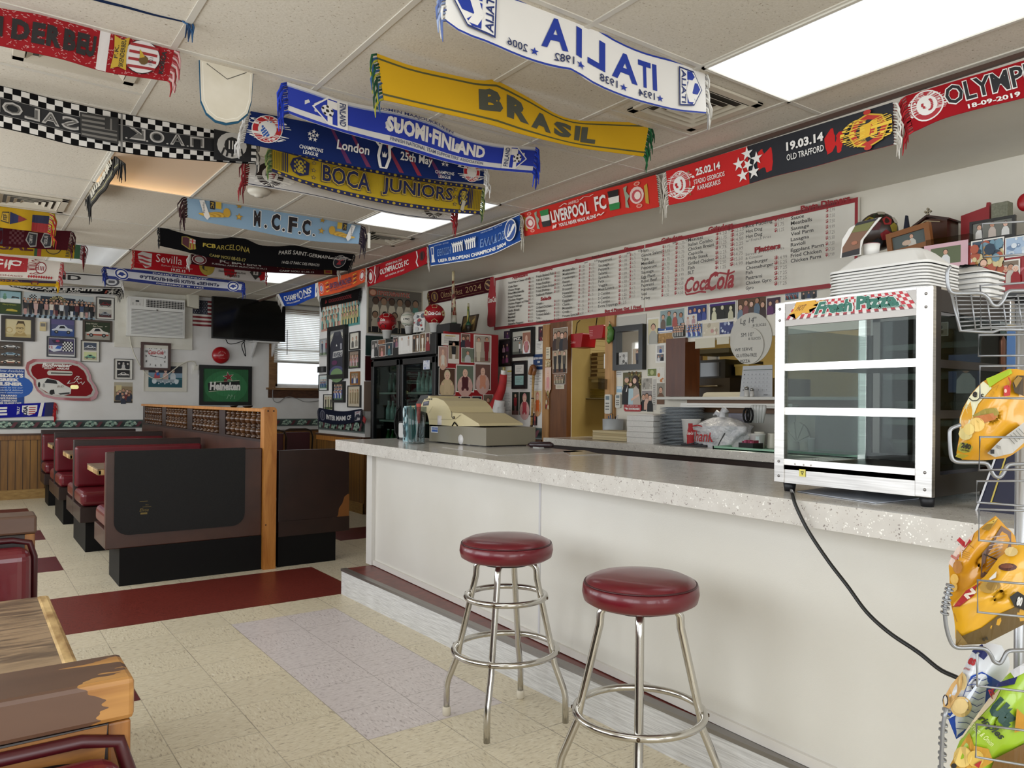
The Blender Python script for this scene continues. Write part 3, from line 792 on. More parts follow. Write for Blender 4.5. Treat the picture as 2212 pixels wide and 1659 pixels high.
def a_suomi(A):
 bl='#1430a0'
 A.rect(0,.26,1,.86,bl);A.rect(0,.0,1,.09,bl);A.rect(0,.86,1,.9,'#9aa2c0')
 A.text('SUOMEN MAAJOUKKUEEN',.3,.9,.62,1.0,'#1a2a6a',.01)
 A.text('SUOMI·FINLAND',.35,.36,.765,.8,W_,.045)
 A.text('FINNISH NATIONAL TEAM SUPPORTERS\' ASSOCIATION',.365,.13,.76,.235,'#27345f',.005)
 for x0,x1,d in((.08,.205,1),(.845,.96,-1)):
  tip,base=(x0,x1)if d>0 else(x1,x0);w=(base-tip)
  A.poly([(tip,.5),(tip+w*.45,.95),(base,.95),(base,.08),(tip+w*.45,.08)],W_)
  A.poly([(tip+w*.06,.5),(tip+w*.46,.9),(tip+w*.7,.9),(tip+w*.7,.13),(tip+w*.46,.13)],bl)
  A.rect(min(tip+w*.42,tip+w*.56),.13,max(tip+w*.42,tip+w*.56),.36,W_);A.rect(min(tip+w*.42,tip+w*.7),.62,max(tip+w*.42,tip+w*.7),.86,W_)
  ball_icon(A,tip+w*.42,.5,abs(w)*.17,.17)
  A.text('FINLAND',min(tip+w*.76,tip+w*.94),.16,max(tip+w*.76,tip+w*.94),.88,'#27345f',.02,rot=-d)
scarf('royal blue and white scarf lettered SUOMI FINLAND',1,3.49,K(cB,(440,55),(650,125),(800,178),(1000,222),(1180,248),(1440,322),(1560,388),(1700,440),(1900,482),(2135,500)),K(cB,(452,268),(600,325),(800,395),(1000,450),(1200,505),(1500,590),(1700,635),(1900,660),(2108,680)),a_suomi,'#cfccc8',['#1632a6','#1d40c0','#10247c'],['#1632a6','#1d40c0','#10247c'],seed=3,fc=.13)
def a_london(A):
 for x,c in((.3,'#5a1c52'),(.38,'#6a1f4a'),(.52,'#7c1f3c'),(.6,'#8a2038'),(.7,'#5a1c52')):
  A.poly([(x,.95),(x+.012,.95),(x+.1,.05),(x+.08,.05)],c)
 crest_ring(A,.068,.55,.055,.42,R_,W_,lozenges,('FC BAYERN','MUNCHEN'));crest_ring(A,.935,.42,.042,.4,R_,W_,lozenges,('FC BAYERN','MUNCHEN'))
 for x,y in((.235,.62),(.8,.62)):
  starball(A,x,y,.024,.2);A.text('CHAMPIONS',x-.045,y-.44,x+.045,y-.33,W_,.01);A.text('LEAGUE',x-.028,y-.58,x+.028,y-.47,W_,.01)
 A.text('London',.33,.38,.462,.66,W_,.02);A.text('25th May',.595,.34,.74,.68,W_,.02)
 cx=.525
 for s_ in(-1,1):
  A.line([(cx+s_*.012,.1),(cx+s_*.024,.42),(cx+s_*.018,.78)],.012,W_)
  A.line([(cx+s_*.02,.7),(cx+s_*.034,.8),(cx+s_*.033,.92),(cx+s_*.02,.95)],.012,W_)
 A.line([(cx-.02,.8),(cx+.02,.8)],.03,W_);A.line([(cx-.016,.08),(cx+.016,.08)],.04,W_)
 A.poly([(cx-.008,.4),(cx+.008,.4),(cx+.011,.56),(cx+.004,.48),(cx,.58),(cx-.004,.48),(cx-.011,.56)],W_)
scarf('dark blue scarf lettered London 25th May with a white trophy outline',1,3.92,K(cB,(193,255),(600,335),(1000,420),(1400,500),(1785,590)),K(cB,(145,472),(600,570),(1000,648),(1400,715),(1782,752)),a_london,'#16275c',['#d9d6d2','#c4c0ba'],['#d9d6d2','#c4c0ba'],seed=4,ripple=.004,fc=.12)
def a_boca(A):
 nv='#141c4c'
 A.rect(0,0,1,.13,nv);A.rect(0,.88,1,1,nv)
 for i in range(34):
  A.circ(.03+i*.0285,.065,.005 if i%3 else.008,.03 if i%3 else.045,'#bfa22a',7,same=i>0)
 for i in range(34):
  A.circ(.03+i*.0285,.94,.005 if i%3 else.008,.03 if i%3 else.045,'#bfa22a',7,same=i>0)
 for x0 in(0,.955):
  for k in range(5):A.rect(x0+k*.009,.16,x0+.004+k*.009,.84,'#7b6a1e')
 for x0 in(.052,.935):
  for k in range(3):A.rect(x0+k*.009-.01,.18,x0-.005+k*.009,.86,nv)
 for x0,x1,d in((.072,.155,1),(.865,.93,-1)):
  P=[(x0,.5),(x0+(x1-x0)*.15,.75),(x0+(x1-x0)*.5,.86),(x1,.72),(x1-(x1-x0)*.05,.32),(x0+(x1-x0)*.5,.2),(x0+(x1-x0)*.15,.28)]
  A.poly(P,nv);A.checks(x0+(x1-x0)*.2,.3,x1-(x1-x0)*.2,.75,6,6,'#a08d2c');A.text('CABJ',x0+(x1-x0)*.35,.32,x1-(x1-x0)*.35,.74,'#c9b03a',.04,rot=-d)
 for x in(.172,.85):
  for y in(.28,.52,.76):A.star(x,y,.012,.085,nv);A.star(x,y,.007,.05,'#bfa22a')
 for s,x0,x1 in(('BOCA',.205,.425),('JUNIORS',.475,.838)):
  A.text(s,x0-.003,.195,x1+.003,.845,nv,.07);A.text(s,x0,.215,x1,.825,'#c4a52c',.055);A.text(s,x0+.004,.25,x1-.004,.79,nv,.02)
boca=scarf('mustard scarf with big navy outlined letters and starred crests at both ends',1,4.40,K(cB,(333,495),(600,560),(1000,645),(1400,718),(1772,768)),K(cB,(337,668),(500,733),(700,790),(1000,865),(1300,918),(1500,942),(1757,960)),a_boca,'#bd9f2b',['#7d8f52','#a3a66a','#4c6a3a'],['#6c7f45','#a3a66a','#2f4a2c'],seed=5,fc=.1,drop=.55)
o=MB().box((-.012,-.002,-.035),(.012,0,.035),M('#bdb6a2',.6)).build('hang_tag',boca)
o.location=at(1000,444,1,4.375)-boca.location
o.matrix_parent_inverse=Matrix.Identity(4);o.rotation_euler=(0,.25,0)
def a_conn(A):
 A.rect(0,.03,1,.055,'#1b2340');A.rect(0,.2,.0,.2,W_)
 for x in(.09,.9):
  A.circ(x,.48,.06,.43,'#1c0d10',24);A.circ(x,.48,.035,.26,'#cfc9c4',20);A.rect(x-.02,.42,x+.006,.62,'#241014');A.rect(x-.008,.36,x+.02,.54,'#7a1c22')
  A.arc_text('SOCCER',x,.48,.047,.34,.13,math.radians(190),math.radians(290),W_);A.arc_text('CONNECTICUT',x,.48,.047,.34,.13,math.radians(70),math.radians(-80),W_)
 A.text('CONNECTICUT',.25,.3,.75,.7,'#1b2340',.03)
scarf('white scarf with a round maroon badge, behind the mustard and navy scarf',1,4.64,K(cB,(190,560),(800,690),(1300,790),(1562,845)),K(cB,(175,758),(400,792),(700,852),(1000,925),(1300,978),(1556,1002)),a_conn,'#cbc6c2',['#7c1a20','#97252a','#5a1015'],['#8a1e24','#6a141a','#a02a30'],seed=6,fc=.16)
def a_mcfc(A):
 for s,x0,x1,y1 in(('M',.355,.392,.84),('.',.415,.43,.34),('C',.455,.505,.84),('.',.52,.535,.32),('F',.555,.605,.82),('.',.615,.63,.3),('C',.635,.685,.82),('.',.7,.715,.28)):
  y0=.2
  A.text(s,x0-.004,y0-.03,x1+.004,y1+.03,W_,.06);A.text(s,x0,y0,x1,y1,'#180c10',.05)
 for c,d in((.145,1),(.875,-1)):
  for k in range(6):
   A.circ(c+d*(.02-k*.014),.42-k*.025,.04,.11-k*.008,('#b3892a','#d0a53c')[k%2],12)
  A.circ(c+d*.06,.55,.02,.2,'#c3982f',10);A.rect(min(c-d*.0,c+d*.03),.66,max(c-d*.0,c+d*.03),.97,'#c9a637')
  A.rect(min(c-d*.005,c-d*.03),.6,max(c-d*.005,c-d*.03),.98,'#1a0f16');A.text('FC',min(c-d*.01,c-d*.026),.66,max(c-d*.01,c-d*.026),.9,'#c9a637',.02,rot=-1)
  A.poly([(c-d*.06,.95),(c-d*.085,.9),(c-d*.06,.2),(c-d*.045,.08),(c-d*.03,.25)],W_);A.text('Superbia',min(c-d*.055,c-d*.07),.35,max(c-d*.055,c-d*.07),.85,'#2a2430',0,.2,rot=-1)
  A.star(c+d*.125,.45,.022,.17,'#a57e22');A.star(c+d*.125,.45,.012,.1,'#d0a53c');A.star(c+d*.125,.9,.02,.12,'#a57e22')
scarf('pale blue scarf with black block letters and golden eagles',1,5.95,K(cD,(703,88),(1000,132),(1400,190),(1650,238),(1800,272),(2000,302)),K(cD,(708,240),(900,288),(1150,332),(1400,380),(1650,418),(1982,440)),a_mcfc,'#8aa6bd',['#2a1218','#38181f'],['#1d1220','#2a1a2c'],seed=7,fc=.16)
P=at(797,518,1,5.93)
tag(MB().box((P.x-.012,5.928,P.z-.07),(P.x+.012,5.931,P.z+.055),M('#d8d2c4',.7)).box((P.x-.002,5.929,P.z+.05),(P.x+.002,5.931,ZC),M('#d8d2c4',.7)).build('paper_tag'),'white paper tag hanging from the ceiling beside the pale blue scarf','tag')
def a_barca(A):
 A.poly([(.1,.36),(.1,.8),(.125,.88),(.16,.82),(.17,.3),(.14,.16)],'#8b7a2c');A.poly([(.104,.4),(.104,.78),(.125,.84),(.135,.8),(.135,.25)],'#4a1220');A.rect(.138,.56,.165,.8,'#b9b2a8');A.rect(.148,.56,.154,.8,R_);A.rect(.138,.66,.165,.7,R_)
 for k in range(4):A.rect(.14+k*.007,.25,.1435+k*.007,.53,('#9a2020','#b39a30')[k%2])
 A.text('FCB',.2,.5,.262,.72,'#b39d3a',.03);A.text('ARCELONA',.266,.46,.435,.68,'#a5913a',.0)
 A.text('CAMP NOU 08-03-17',.235,.06,.42,.2,'#8d7f3c',.02)
 A.text('PARIS SAINT-GERMAIN',.585,.6,.865,.78,'#b9b4ac',.01);A.text('14-02-17 PARC DES PRINCES',.61,.17,.82,.3,'#aba69e',.01)
 A.circ(.93,.5,.036,.36,'#a9a49e',22);A.circ(.93,.5,.033,.33,'#0c0e1a',22);A.arc_text('PARIS',.93,.5,.026,.25,.1,math.radians(160),math.radians(20),'#a9a49e');A.poly([(.915,.32),(.945,.32),(.932,.55),(.928,.55)],'#8c1c26');A.line([(.914,.6),(.93,.52),(.948,.62)],.012,'#8c1c26')
scarf('long black sagging scarf with gold and white lettering and two club crests',1,7.12,K(cD,(500,305),(620,345),(800,390),(950,400),(1070,385),(1150,405),(1250,448),(1400,457),(1500,450),(1700,490),(1950,515)),K(cD,(502,455),(650,487),(800,525),(1000,565),(1200,592),(1500,622),(1905,640)),a_barca,'#0b0a0c',['#0a0a0c','#131316'],['#0a0a0c','#131316'],seed=8,fc=.05)
def a_bay13(A):
 crest_ring(A,.05,.55,.045,.45,'#5a0f18','#8d8a86',None);A.text('FC BAYERN',.18,.5,.45,.8,'#a8a29c',.03);A.text('FUSSBALL ARENA MUNCHEN 23.04.13',.13,.25,.49,.4,'#a8a29c',.01)
 A.text('F C BARCELONA',.56,.5,.85,.75,'#6a4a22',.01);A.text('CAMP NOU. 01.05.13',.575,.15,.825,.32,'#b5afa8',.02);A.rect(.9,.1,.96,.7,'#8a6a20');A.rect(.91,.2,.95,.5,'#7a1218')
scarf('maroon scarf lettered Camp Nou 01.05.13, behind the black scarf',1,7.7,K(cD,(735,515),(1100,555),(1500,590),(1822,610)),K(cD,(735,590),(950,618),(1300,652),(1825,672)),a_bay13,'#320a10',['#cfccc6','#bab6b0'],['#c4beb4','#a9a398'],seed=9,fc=.1)
def a_sev(A):
 A.poly([(.54,0),(.47,1),(1,1),(1,0)],'#a49d97')
 A.poly([(.02,.75),(.05,.9),(.12,.85),(.12,.15),(.08,.05),(.03,.4)],'#a9a29c')
 for k in range(3):A.line([(.03,.7-k*.2),(.11,.55-k*.2)],.05,'#8a1218')
 A.text('Sevilla',.15,.45,.34,.88,'#c7b9b4',-.005);A.text('Ramon Sanchez Pizjuan',.19,.22,.42,.36,'#a98a86',0,.2);A.text('19.02.15',.265,.05,.37,.2,'#c7b9b4',.02)
 A.circ(.53,.55,.06,.5,'#8f7c26',20);A.poly([(.49,.5),(.52,.7),(.56,.65),(.57,.4),(.53,.3),(.5,.35)],'#1c1812')
 A.text('MOENCHENGLADBACH',.6,.55,.86,.8,'#17130f',.03);A.text('Stadion im Borussia-Park',.62,.34,.84,.46,'#2a2622',.01,.2);A.text('26.02.15',.69,.12,.79,.27,'#17130f',.03)
 A.poly([(.87,.5),(.92,.9),(.97,.5),(.92,.1)],'#17130f');A.rect(.9,.38,.94,.62,'#a49d97');A.rect(.915,.42,.925,.6,'#17130f')
scarf('scarf half red half grey with a yellow badge, below the black one',1,8.38,K(cD,(318,475),(800,540),(1292,602)),K(cD,(308,615),(800,675),(1282,728)),a_sev,'#8e1018',['#9c2a2a','#b04a3a'],['#6a0f14','#8a1a1c'],seed=10,fc=.07,drop=.5)
def a_zen(A):
 bl='#12246e'
 A.rect(0,0,1,.24,bl);A.rect(0,.78,1,1,bl)
 A.text('САНКТ-ПЕТЕРБУРГ',.32,.82,.73,.93,W_,.02);A.text('ФУТБОЛЬНЫЙ КЛУБ «ЗЕНИТ»',.225,.33,.82,.68,'#141c4a',.045);A.text('ОСНОВАН  В  1925',.34,.07,.7,.17,W_,.02)
 for x in(.1,.93):
  A.circ(x,.5,.05,.46,W_,22);A.circ(x,.5,.046,.42,'#20357f',22);A.circ(x,.5,.034,.31,W_,20);A.line([(x-.02,.4),(x,.65),(x+.02,.45)],.02,'#20357f');A.circ(x,.45,.012,.12,'#20357f',10)
scarf('white and blue scarf with blue Cyrillic lettering',1,9.64,K(cD,(98,605),(600,662),(1118,722)),K(cD,(115,698),(600,758),(1105,802)),a_zen,'#c3c3c8',['#12246e','#1c3488'],['#12246e','#1c3488'],seed=11,fc=.13)
def a_paok(A):
 ck='#cfcac2'
 A.rect(0,.3,1,.7,K_)
 A.checks(0,.02,1,.28,40,2,ck);A.checks(0,.72,1,.98,40,2,ck)
 for y in(.3,.7):A.rect(0,y-.006,1,y+.006,'#8a8680')
 A.rect(.485,.02,.492,.98,'#777470')
 for s,x0,x1 in(('S',.625,.68),('A',.685,.74),('L',.745,.79),('O',.795,.855),('N',.86,.905),('I',.912,.925),('K',.93,.975),('A',.98,1.0)):
  A.text(s,x0,.35,x1,.65,'#a8a39c',.03);A.text(s,x0+.006,.39,x1-.006,.61,'#5a5752',0)
 for s,x0,x1 in(('Π',.2,.252),('Α',.272,.325),('Ο',.345,.395),('Κ',.41,.465)):
  A.text(s,x0,.36,x1,.66,'#a8a39c',.03);A.text(s,x0+.006,.4,x1-.006,.62,'#5a5752',0);A.circ(x1+.009,.37,.004,.02,'#a8a39c',8)
 A.poly([(.5,.18),(.62,.22),(.625,.8),(.5,.84)],'#24221f')
 for k in range(5):A.poly([(.505,.24+k*.12),(.618,.26+k*.11),(.618,.31+k*.11),(.505,.3+k*.12)],'#6a665f')
 A.rect(.505,.5,.545,.78,'#24221f');A.rect(.522,.5,.528,.78,'#6a665f')
 A.rect(.0,.02,.165,.98,K_);A.circ(.095,.5,.058,.4,'#bab5ad',16);A.circ(.095,.5,.03,.26,'#1a1816',12)
 for k in range(5):A.line([(.05+k*.022,.15),(.06+k*.016,.42)],.008,'#1a1816')
 for k in range(3):A.rect(.078+k*.013,.38,.083+k*.013,.64,ck)
 A.checks(0,.05,.02,.95,1,9,ck)
scarf('black and white chequered scarf with reversed Greek lettering and a grey flag',1,4.37,K(cC,(-330,480),(0,553),(400,652),(830,742),(1200,808),(1645,862)),K(cC,(-330,745),(0,825),(250,882),(500,942),(800,990),(1100,1025),(1400,1046),(1642,1060)),a_paok,'#0d0c0c',['#cfcac2','#8d8a85'],['#cfcac2','#a9a49c','#4a4845'],mirror=True,seed=12,fc=.09)
def a_derb(A):
 rnd=random.Random(3)
 A.L+=1
 for k in range(520):
  x,y=rnd.uniform(0,.995),rnd.uniform(.02,.98);l=rnd.uniform(.004,.011);h=rnd.uniform(-.05,.05)
  A.items.append(([(x,y),(x+l,y+h),(x+l,y+h+.018),(x,y+.018)],[(0,1,2,3)],A.L,M('#b9837f')))
 A.rect(.7,0,.74,1,'#c9c2be')
 for s,x0,x1 in(('S',.02,.1),('K',.12,.19),('E',.21,.27),('N',.29,.36),('D',.39,.455),('E',.462,.51),('R',.515,.57),('B',.578,.625),('E',.628,.665),('U',.662,.7)):
  A.text(s,x0*.985,.24,x1*.985,.78,'#140b0b',.06)
 A.circ(.875,.5,.075,.43,'#1a0f0f',22);A.circ(.875,.5,.072,.41,'#c9c2be',22)
 for k in range(4):A.rect(.82,.2+k*.18,.935,.27+k*.18,'#8c1a1e')
 A.poly([(.755,.9),(.785,.82),(.815,.92),(.81,.5),(.818,.1),(.785,.16),(.755,.08),(.762,.5)],'#b08f22')
 A.text('F.K.',.763,.35,.778,.68,'#2a2008',.02,rot=1);A.text('SKENDERBEU',.785,.16,.803,.84,'#2a2008',.02,rot=1)
 A.circ(.882,.42,.02,.12,'#5a4210',10);A.poly([(.865,.45),(.86,.68),(.87,.62),(.885,.5)],'#b08f22');A.text('1921',.905,.32,.92,.52,'#3a3a3a',.0,rot=1)
 A.text('KORÇA',.95,.14,.975,.78,'#140b0b',.05,rot=1)
scarf('red and white marled scarf with black block letters and a striped crest',1,3.46,K(cC,(-700,-80),(0,55),(300,108),(640,188),(1000,265),(1128,312)),K(cC,(-700,150),(0,300),(350,376),(680,464),(1085,525)),a_derb,'#8d1d22',['#a34a4c','#c49a98'],['#a34a4c','#c49a98','#8d1d22'],seed=13,fc=.09)
def a_navy(A):
 A.text('KAMPIONET',.05,.12,.62,.5,W_,.03)
scarf('plain navy scarf with long blue fringe, top left edge',1,3.19,K(cC,(-300,-420),(530,-250),(1195,-95)),K(cC,(-300,-190),(530,-18),(750,38),(900,78),(1175,150)),a_navy,'#14223f',['#1c3d66','#14304f'],['#1c3d66','#14304f','#244a70'],seed=14,fc=.12)
t=thing('cloth_bib','white rounded cloth bib with a teal edge hanging from the ceiling','bib',(.9,3.5,2.713))
P=[at(x,y,1,3.5)for x,y in K(cC,(1285,385),(1290,560),(1295,660),(1330,740),(1390,790),(1460,808),(1540,795),(1600,745),(1625,660),(1632,560),(1635,475))]
cx_,cz_=sum(p.x for p in P)/11,sum(p.z for p in P)/11
MB().prism([(p.x,p.z)for p in P],.006,M('#0f4a66',.8),f=lambda x,y,z:(x,3.506-z,y)).build('teal_lining',t)
o=MB().prism([(cx_+(p.x-cx_)*.97,cz_+.006+(p.z-cz_)*.965)for p in P],.004,noisy('cream_cloth','#cdc4b0','#d8d0bf',6,rough=.85,bump=.4,bscale=12),f=lambda x,y,z:(x,3.5-z,y)).build('front_cloth',t)
A=Art();A.line([(cx_+(p.x-cx_)*.88,cz_+.01+(p.z-cz_)*.88)for p in P],.003,'#e6e0d2');A.line([(P[0].x+.03,P[0].z-.01),(cx_,P[0].z-.055),(P[-1].x-.03,P[-1].z-.005)],.003,'#4a463c')
A.build('stitching',lambda u,v,w:(u,3.4958-w,v),t)
def a_zeb(A):
 A.rect(0,.1,1,.9,'#35332c');A.rect(.05,.17,.95,.2,'#b3a974');A.rect(.05,.8,.95,.83,'#b3a974')
 rnd=random.Random(4)
 for k in range(26):A.line([(.08+k*.032,.25+rnd.uniform(0,.08)),(.1+k*.032+rnd.uniform(-.02,.05),.74-rnd.uniform(0,.1))],.03 if k%2 else.018,'#c9c2b0')
scarf('narrow black scarf with cream lettering hung lengthwise below the chequered one',0,.72,K(cC,(565,1192),(640,1085),(712,985)),K(cC,(600,1338),(690,1212),(806,1055)),a_zeb,'#24221e',['#0c0c0c','#161514'],['#0c0c0c','#161514'],seed=15,fc=.16,name='football_scarf')
def a_ecu(A):
 A.poly([(.3,.3),(.32,.75),(.42,.78),(.42,.22)],'#2a2412');A.poly([(.308,.35),(.326,.7),(.412,.72),(.412,.28)],'#b48f22');A.text('FEF',.335,.36,.39,.64,'#2a2412',.03,rot=1)
 A.poly([(.43,.78),(.58,.62),(.68,.5),(.58,.36),(.43,.2)],'#161f4a');A.poly([(.55,.66),(.62,.57),(.68,.5),(.62,.42),(.55,.33)],'#7a1c1c')
 A.rect(.75,.0,1,.4,'#8c1616');A.rect(.75,.4,1,.75,'#141a3c');A.text('ECUADOR',-.02,.1,.04,.95,'#3a2f14',.02,rot=1)
 for k in range(6):
  for j in range(4):A.circ(.1+k*.03,.25+j*.16,.008,.04,'#5a4a1c',6,same=(k+j)>0)
scarf('mustard scarf with a football crest and blue and red end, left edge',1,7.1,K(cH,(-160,235),(0,268),(385,305)),K(cH,(-160,400),(0,432),(368,478)),a_ecu,'#b48f22',['#b99a22','#9a7d1a'],['#c3a42a','#b3931f','#a01a1c'],seed=16,fc=.16)
def a_comp(A):
 A.rect(0,.1,.25,.95,'#14162a');A.checks(.0,.2,.22,.9,4,3,'#4a1016');A.checks(.32,.15,.48,.95,6,6,'#4a141c')
 for x,tx in((.56,'COMPANY'),(.73,'ISSUE')):
  A.poly([(x-.06,.4),(x-.03,.85),(x+.07,.8),(x+.07,.1),(x,.05)],'#8d8984');A.poly([(x-.045,.42),(x-.025,.78),(x+.06,.74),(x+.06,.16),(x,.12)],'#15151c');A.text(tx,x-.02,.25,x+.02,.7,'#b0aca6',.01,rot=1)
scarf('dark maroon scarf with black and grey shields, below the mustard scarf',1,7.75,K(cH,(-160,405),(0,432),(545,462)),K(cH,(-160,545),(0,575),(300,597),(520,610)),a_comp,'#3c0c14',['#2c0a10','#4a1018'],['#2c0a10','#4a1018'],seed=17,fc=.12)
def a_gal(A):
 A.text('PORTUGAL',-.5,.35,.52,1.0,'#4a1216',.03);A.rect(.53,0,.56,1,'#1f4a2a');A.rect(.56,0,.6,1,'#8a1a1e')
 A.circ(.72,.6,.08,.42,'#3a2a10',18);A.circ(.72,.6,.07,.36,'#a5861f',18);A.text('EURO 2004',.85,.1,.89,.9,'#2a2412',.02,rot=1);A.rect(.94,0,1,1,'#1f4a2a')
scarf('mustard and green scarf lettered EURO 2004, below the maroon shield scarf',1,8.4,K(cH,(-160,520),(0,545),(625,552)),K(cH,(-160,610),(0,636),(300,655),(612,678)),a_gal,'#a5861f',['#5a1014'],['#4a0d12','#6a141a'],seed=18,fc=.15)
def a_mon(A):
 A.poly([(0,.12),(.66,.3),(.66,.96),(0,.96)],'#a3161f');A.text('M O N A C O',-.5,.55,.62,.83,W_,.05);A.text('ALLEZ MONACO . ALLEZ MONACO',-.4,.04,.62,.12,'#8c3a3e',.01)
 A.circ(.8,.55,.06,.3,'#8c2026',14);A.circ(.8,.55,.05,.25,W_,14)
 for k in range(4):A.rect(.77+k*.018,.42,.779+k*.018,.64,'#8c2026')
 A.arc_text('AS MONACO',.8,.55,.09,.38,.14,math.radians(250),math.radians(110),'#8c2026')
 for k in range(10):A.poly([(.67+k*.027,.1),(.683+k*.027,.18),(.696+k*.027,.1),(.683+k*.027,.02)],'#a3161f',same=k>0)
scarf('red and cream scarf with widely spaced white letters, left edge',1,9.6,K(cH,(-300,610),(0,645),(470,690)),K(cH,(-300,790),(0,812),(200,825),(445,842)),a_mon,'#d6cdc2',['#b8a09c'],['#b04a4e','#c9a09c','#a3161f'],seed=19,fc=.12)
def a_bar2(A):
 A.rect(0,.55,1,1,'#2a1430');A.text('BARCELONA',-.2,.55,.55,.95,'#8a5a1a',.03);A.circ(.73,.5,.05,.4,'#6a1a1a',12);A.rect(.7,.2,.76,.6,'#a8871c')
scarf('gold and purple scarf peeking out below the red and cream one',1,9.95,K(cH,(-200,800),(0,828),(435,848)),K(cH,(-200,858),(0,876),(428,888)),a_bar2,'#b8921e',None,['#c79a10','#d8ab18'],seed=20,fc=.1)
def a_ire(A):
 A.rect(0,.78,1,.86,'#1a1a1c');A.text('IRELAND',-.45,.3,.5,.72,'#15151a',.03);A.circ(.88,.4,.1,.36,'#4a4a52',16);A.circ(.88,.4,.07,.26,'#c9c9cc',16);A.rect(.84,.3,.92,.5,'#5a5a60')
scarf('white scarf lettered LAND beside the blue Cyrillic one',1,10.3,K(cH,(300,752),(480,768),(700,783),(935,800)),K(cH,(300,842),(480,862),(700,880),(930,895)),a_ire,'#cbc9c6',None,['#d0ccc8','#b8b4ae'],seed=21,fc=.1)
def a_new(A):
 A.rect(0,.82,1,.9,W_);A.rect(0,.04,1,.1,W_);A.text('NEWCASTLE UNITED',.02,.42,.84,.78,'#cfcac2',.05);A.text('ST. JAMES\' PARK',.3,.12,.64,.34,'#cfcac2',.03)
 A.rect(.87,.2,.89,.6,'#8a3a2a');A.star(.93,.45,.05,.4,'#c9c4bc');A.checks(.9,.1,.98,.9,4,5,'#8a867e')
scarf('black scarf with white lettering along the top of the far wall',1,11.2,K(cH,(60,878),(300,885),(600,890),(935,895)),K(cH,(90,892),(300,932),(600,946),(895,958)),a_new,'#101012',None,['#0c0c0c','#a9a49c','#1a1a1a'],seed=22,fc=.14)
XR_=3.40
def a_champ(A):
 A.rect(0,.0,.06,1,W_);A.rect(.94,0,1,1,W_);A.text('CHAMP',.14,.36,.48,.76,W_,.03);A.text('I',.5,.38,.52,.78,W_,.03);A.circ(.59,.55,.055,.3,W_,16);A.circ(.59,.55,.04,.22,'#1a3a86',14);A.text('NS',.67,.4,.86,.84,W_,.03)
 A.text('BARCLAYS PREMIERSHIP',.17,.16,.55,.26,W_,.02);A.text('2004/05',.66,.2,.84,.32,W_,.02)
scarf('small blue scarf lettered CHAMPIONS next to the black television',0,XR_,K(c4,(1000,382),(1220,330),(1448,252)),K(c4,(1068,512),(1200,498),(1435,402)),a_champ,'#1a3f96',['#c9c3ba','#aaa398'],['#c9c3ba','#aaa398'],seed=23,fc=.1)
def a_bayo(A):
 crest_ring(A,.06,.5,.05,.36,'#b9342a',W_,lozenges);crest_ring(A,.94,.52,.05,.36,'#b9342a',W_,lozenges)
 for x in(.17,.77):
  for k in range(5):A.line([(x,.2+k*.14),(x+.07,.26+k*.14)],.045,('#d9a93a','#1a1730')[k%2])
 A.text('BAYERN MUNCHEN',.27,.32,.74,.7,'#3a2450',.02,.15);A.text('SEIT 1900 FUSSBALLCLUB',.27,.16,.74,.26,'#4a2c50',.0)
scarf('orange scarf with purple lettering above the black wall scarf',0,XR_-.03,K(c4,(1450,250),(1700,178),(1965,92)),K(c4,(1466,402),(1700,352),(1955,245)),a_bayo,'#c8502c',['#cfcac0'],['#cfcac0','#b5aea2'],seed=24,fc=.11)
def a_oly24(A):
 A.circ(.07,.5,.06,.38,W_,18);A.circ(.07,.5,.055,.34,R_,18);A.circ(.07,.5,.035,.22,W_,14);A.line([(.15,.05),(.175,.35),(.155,.6),(.17,.95)],.016,W_)
 A.text('OLYMPIACOS FC',.25,.38,.72,.68,W_,.02);A.text('ATHENS FINAL 2024',.36,.74,.62,.86,W_,.0);A.text('AEK ARENA 29 MAY',.34,.16,.65,.26,W_,.0);A.line([(.86,.05),(.835,.35),(.86,.6),(.85,.95)],.016,W_)
 A.circ(.93,.55,.045,.28,'#5a1014',14);A.rect(.915,.35,.945,.75,'#1a0f10')
 for k in range(7):A.line([(.18+k*.008,.15+k*.03),(.2+k*.008,.85)],.01,'#7c0f16')
scarf('crimson scarf with white lettering between the orange and the blue scarf',0,XR_,K(cB,(985,1328),(1200,1252),(1402,1178)),K(cB,(992,1452),(1200,1380),(1408,1292)),a_oly24,'#9f1820',['#cfcac4','#b9b3ab'],['#cfcac4','#b9b3ab'],seed=25,fc=.11)
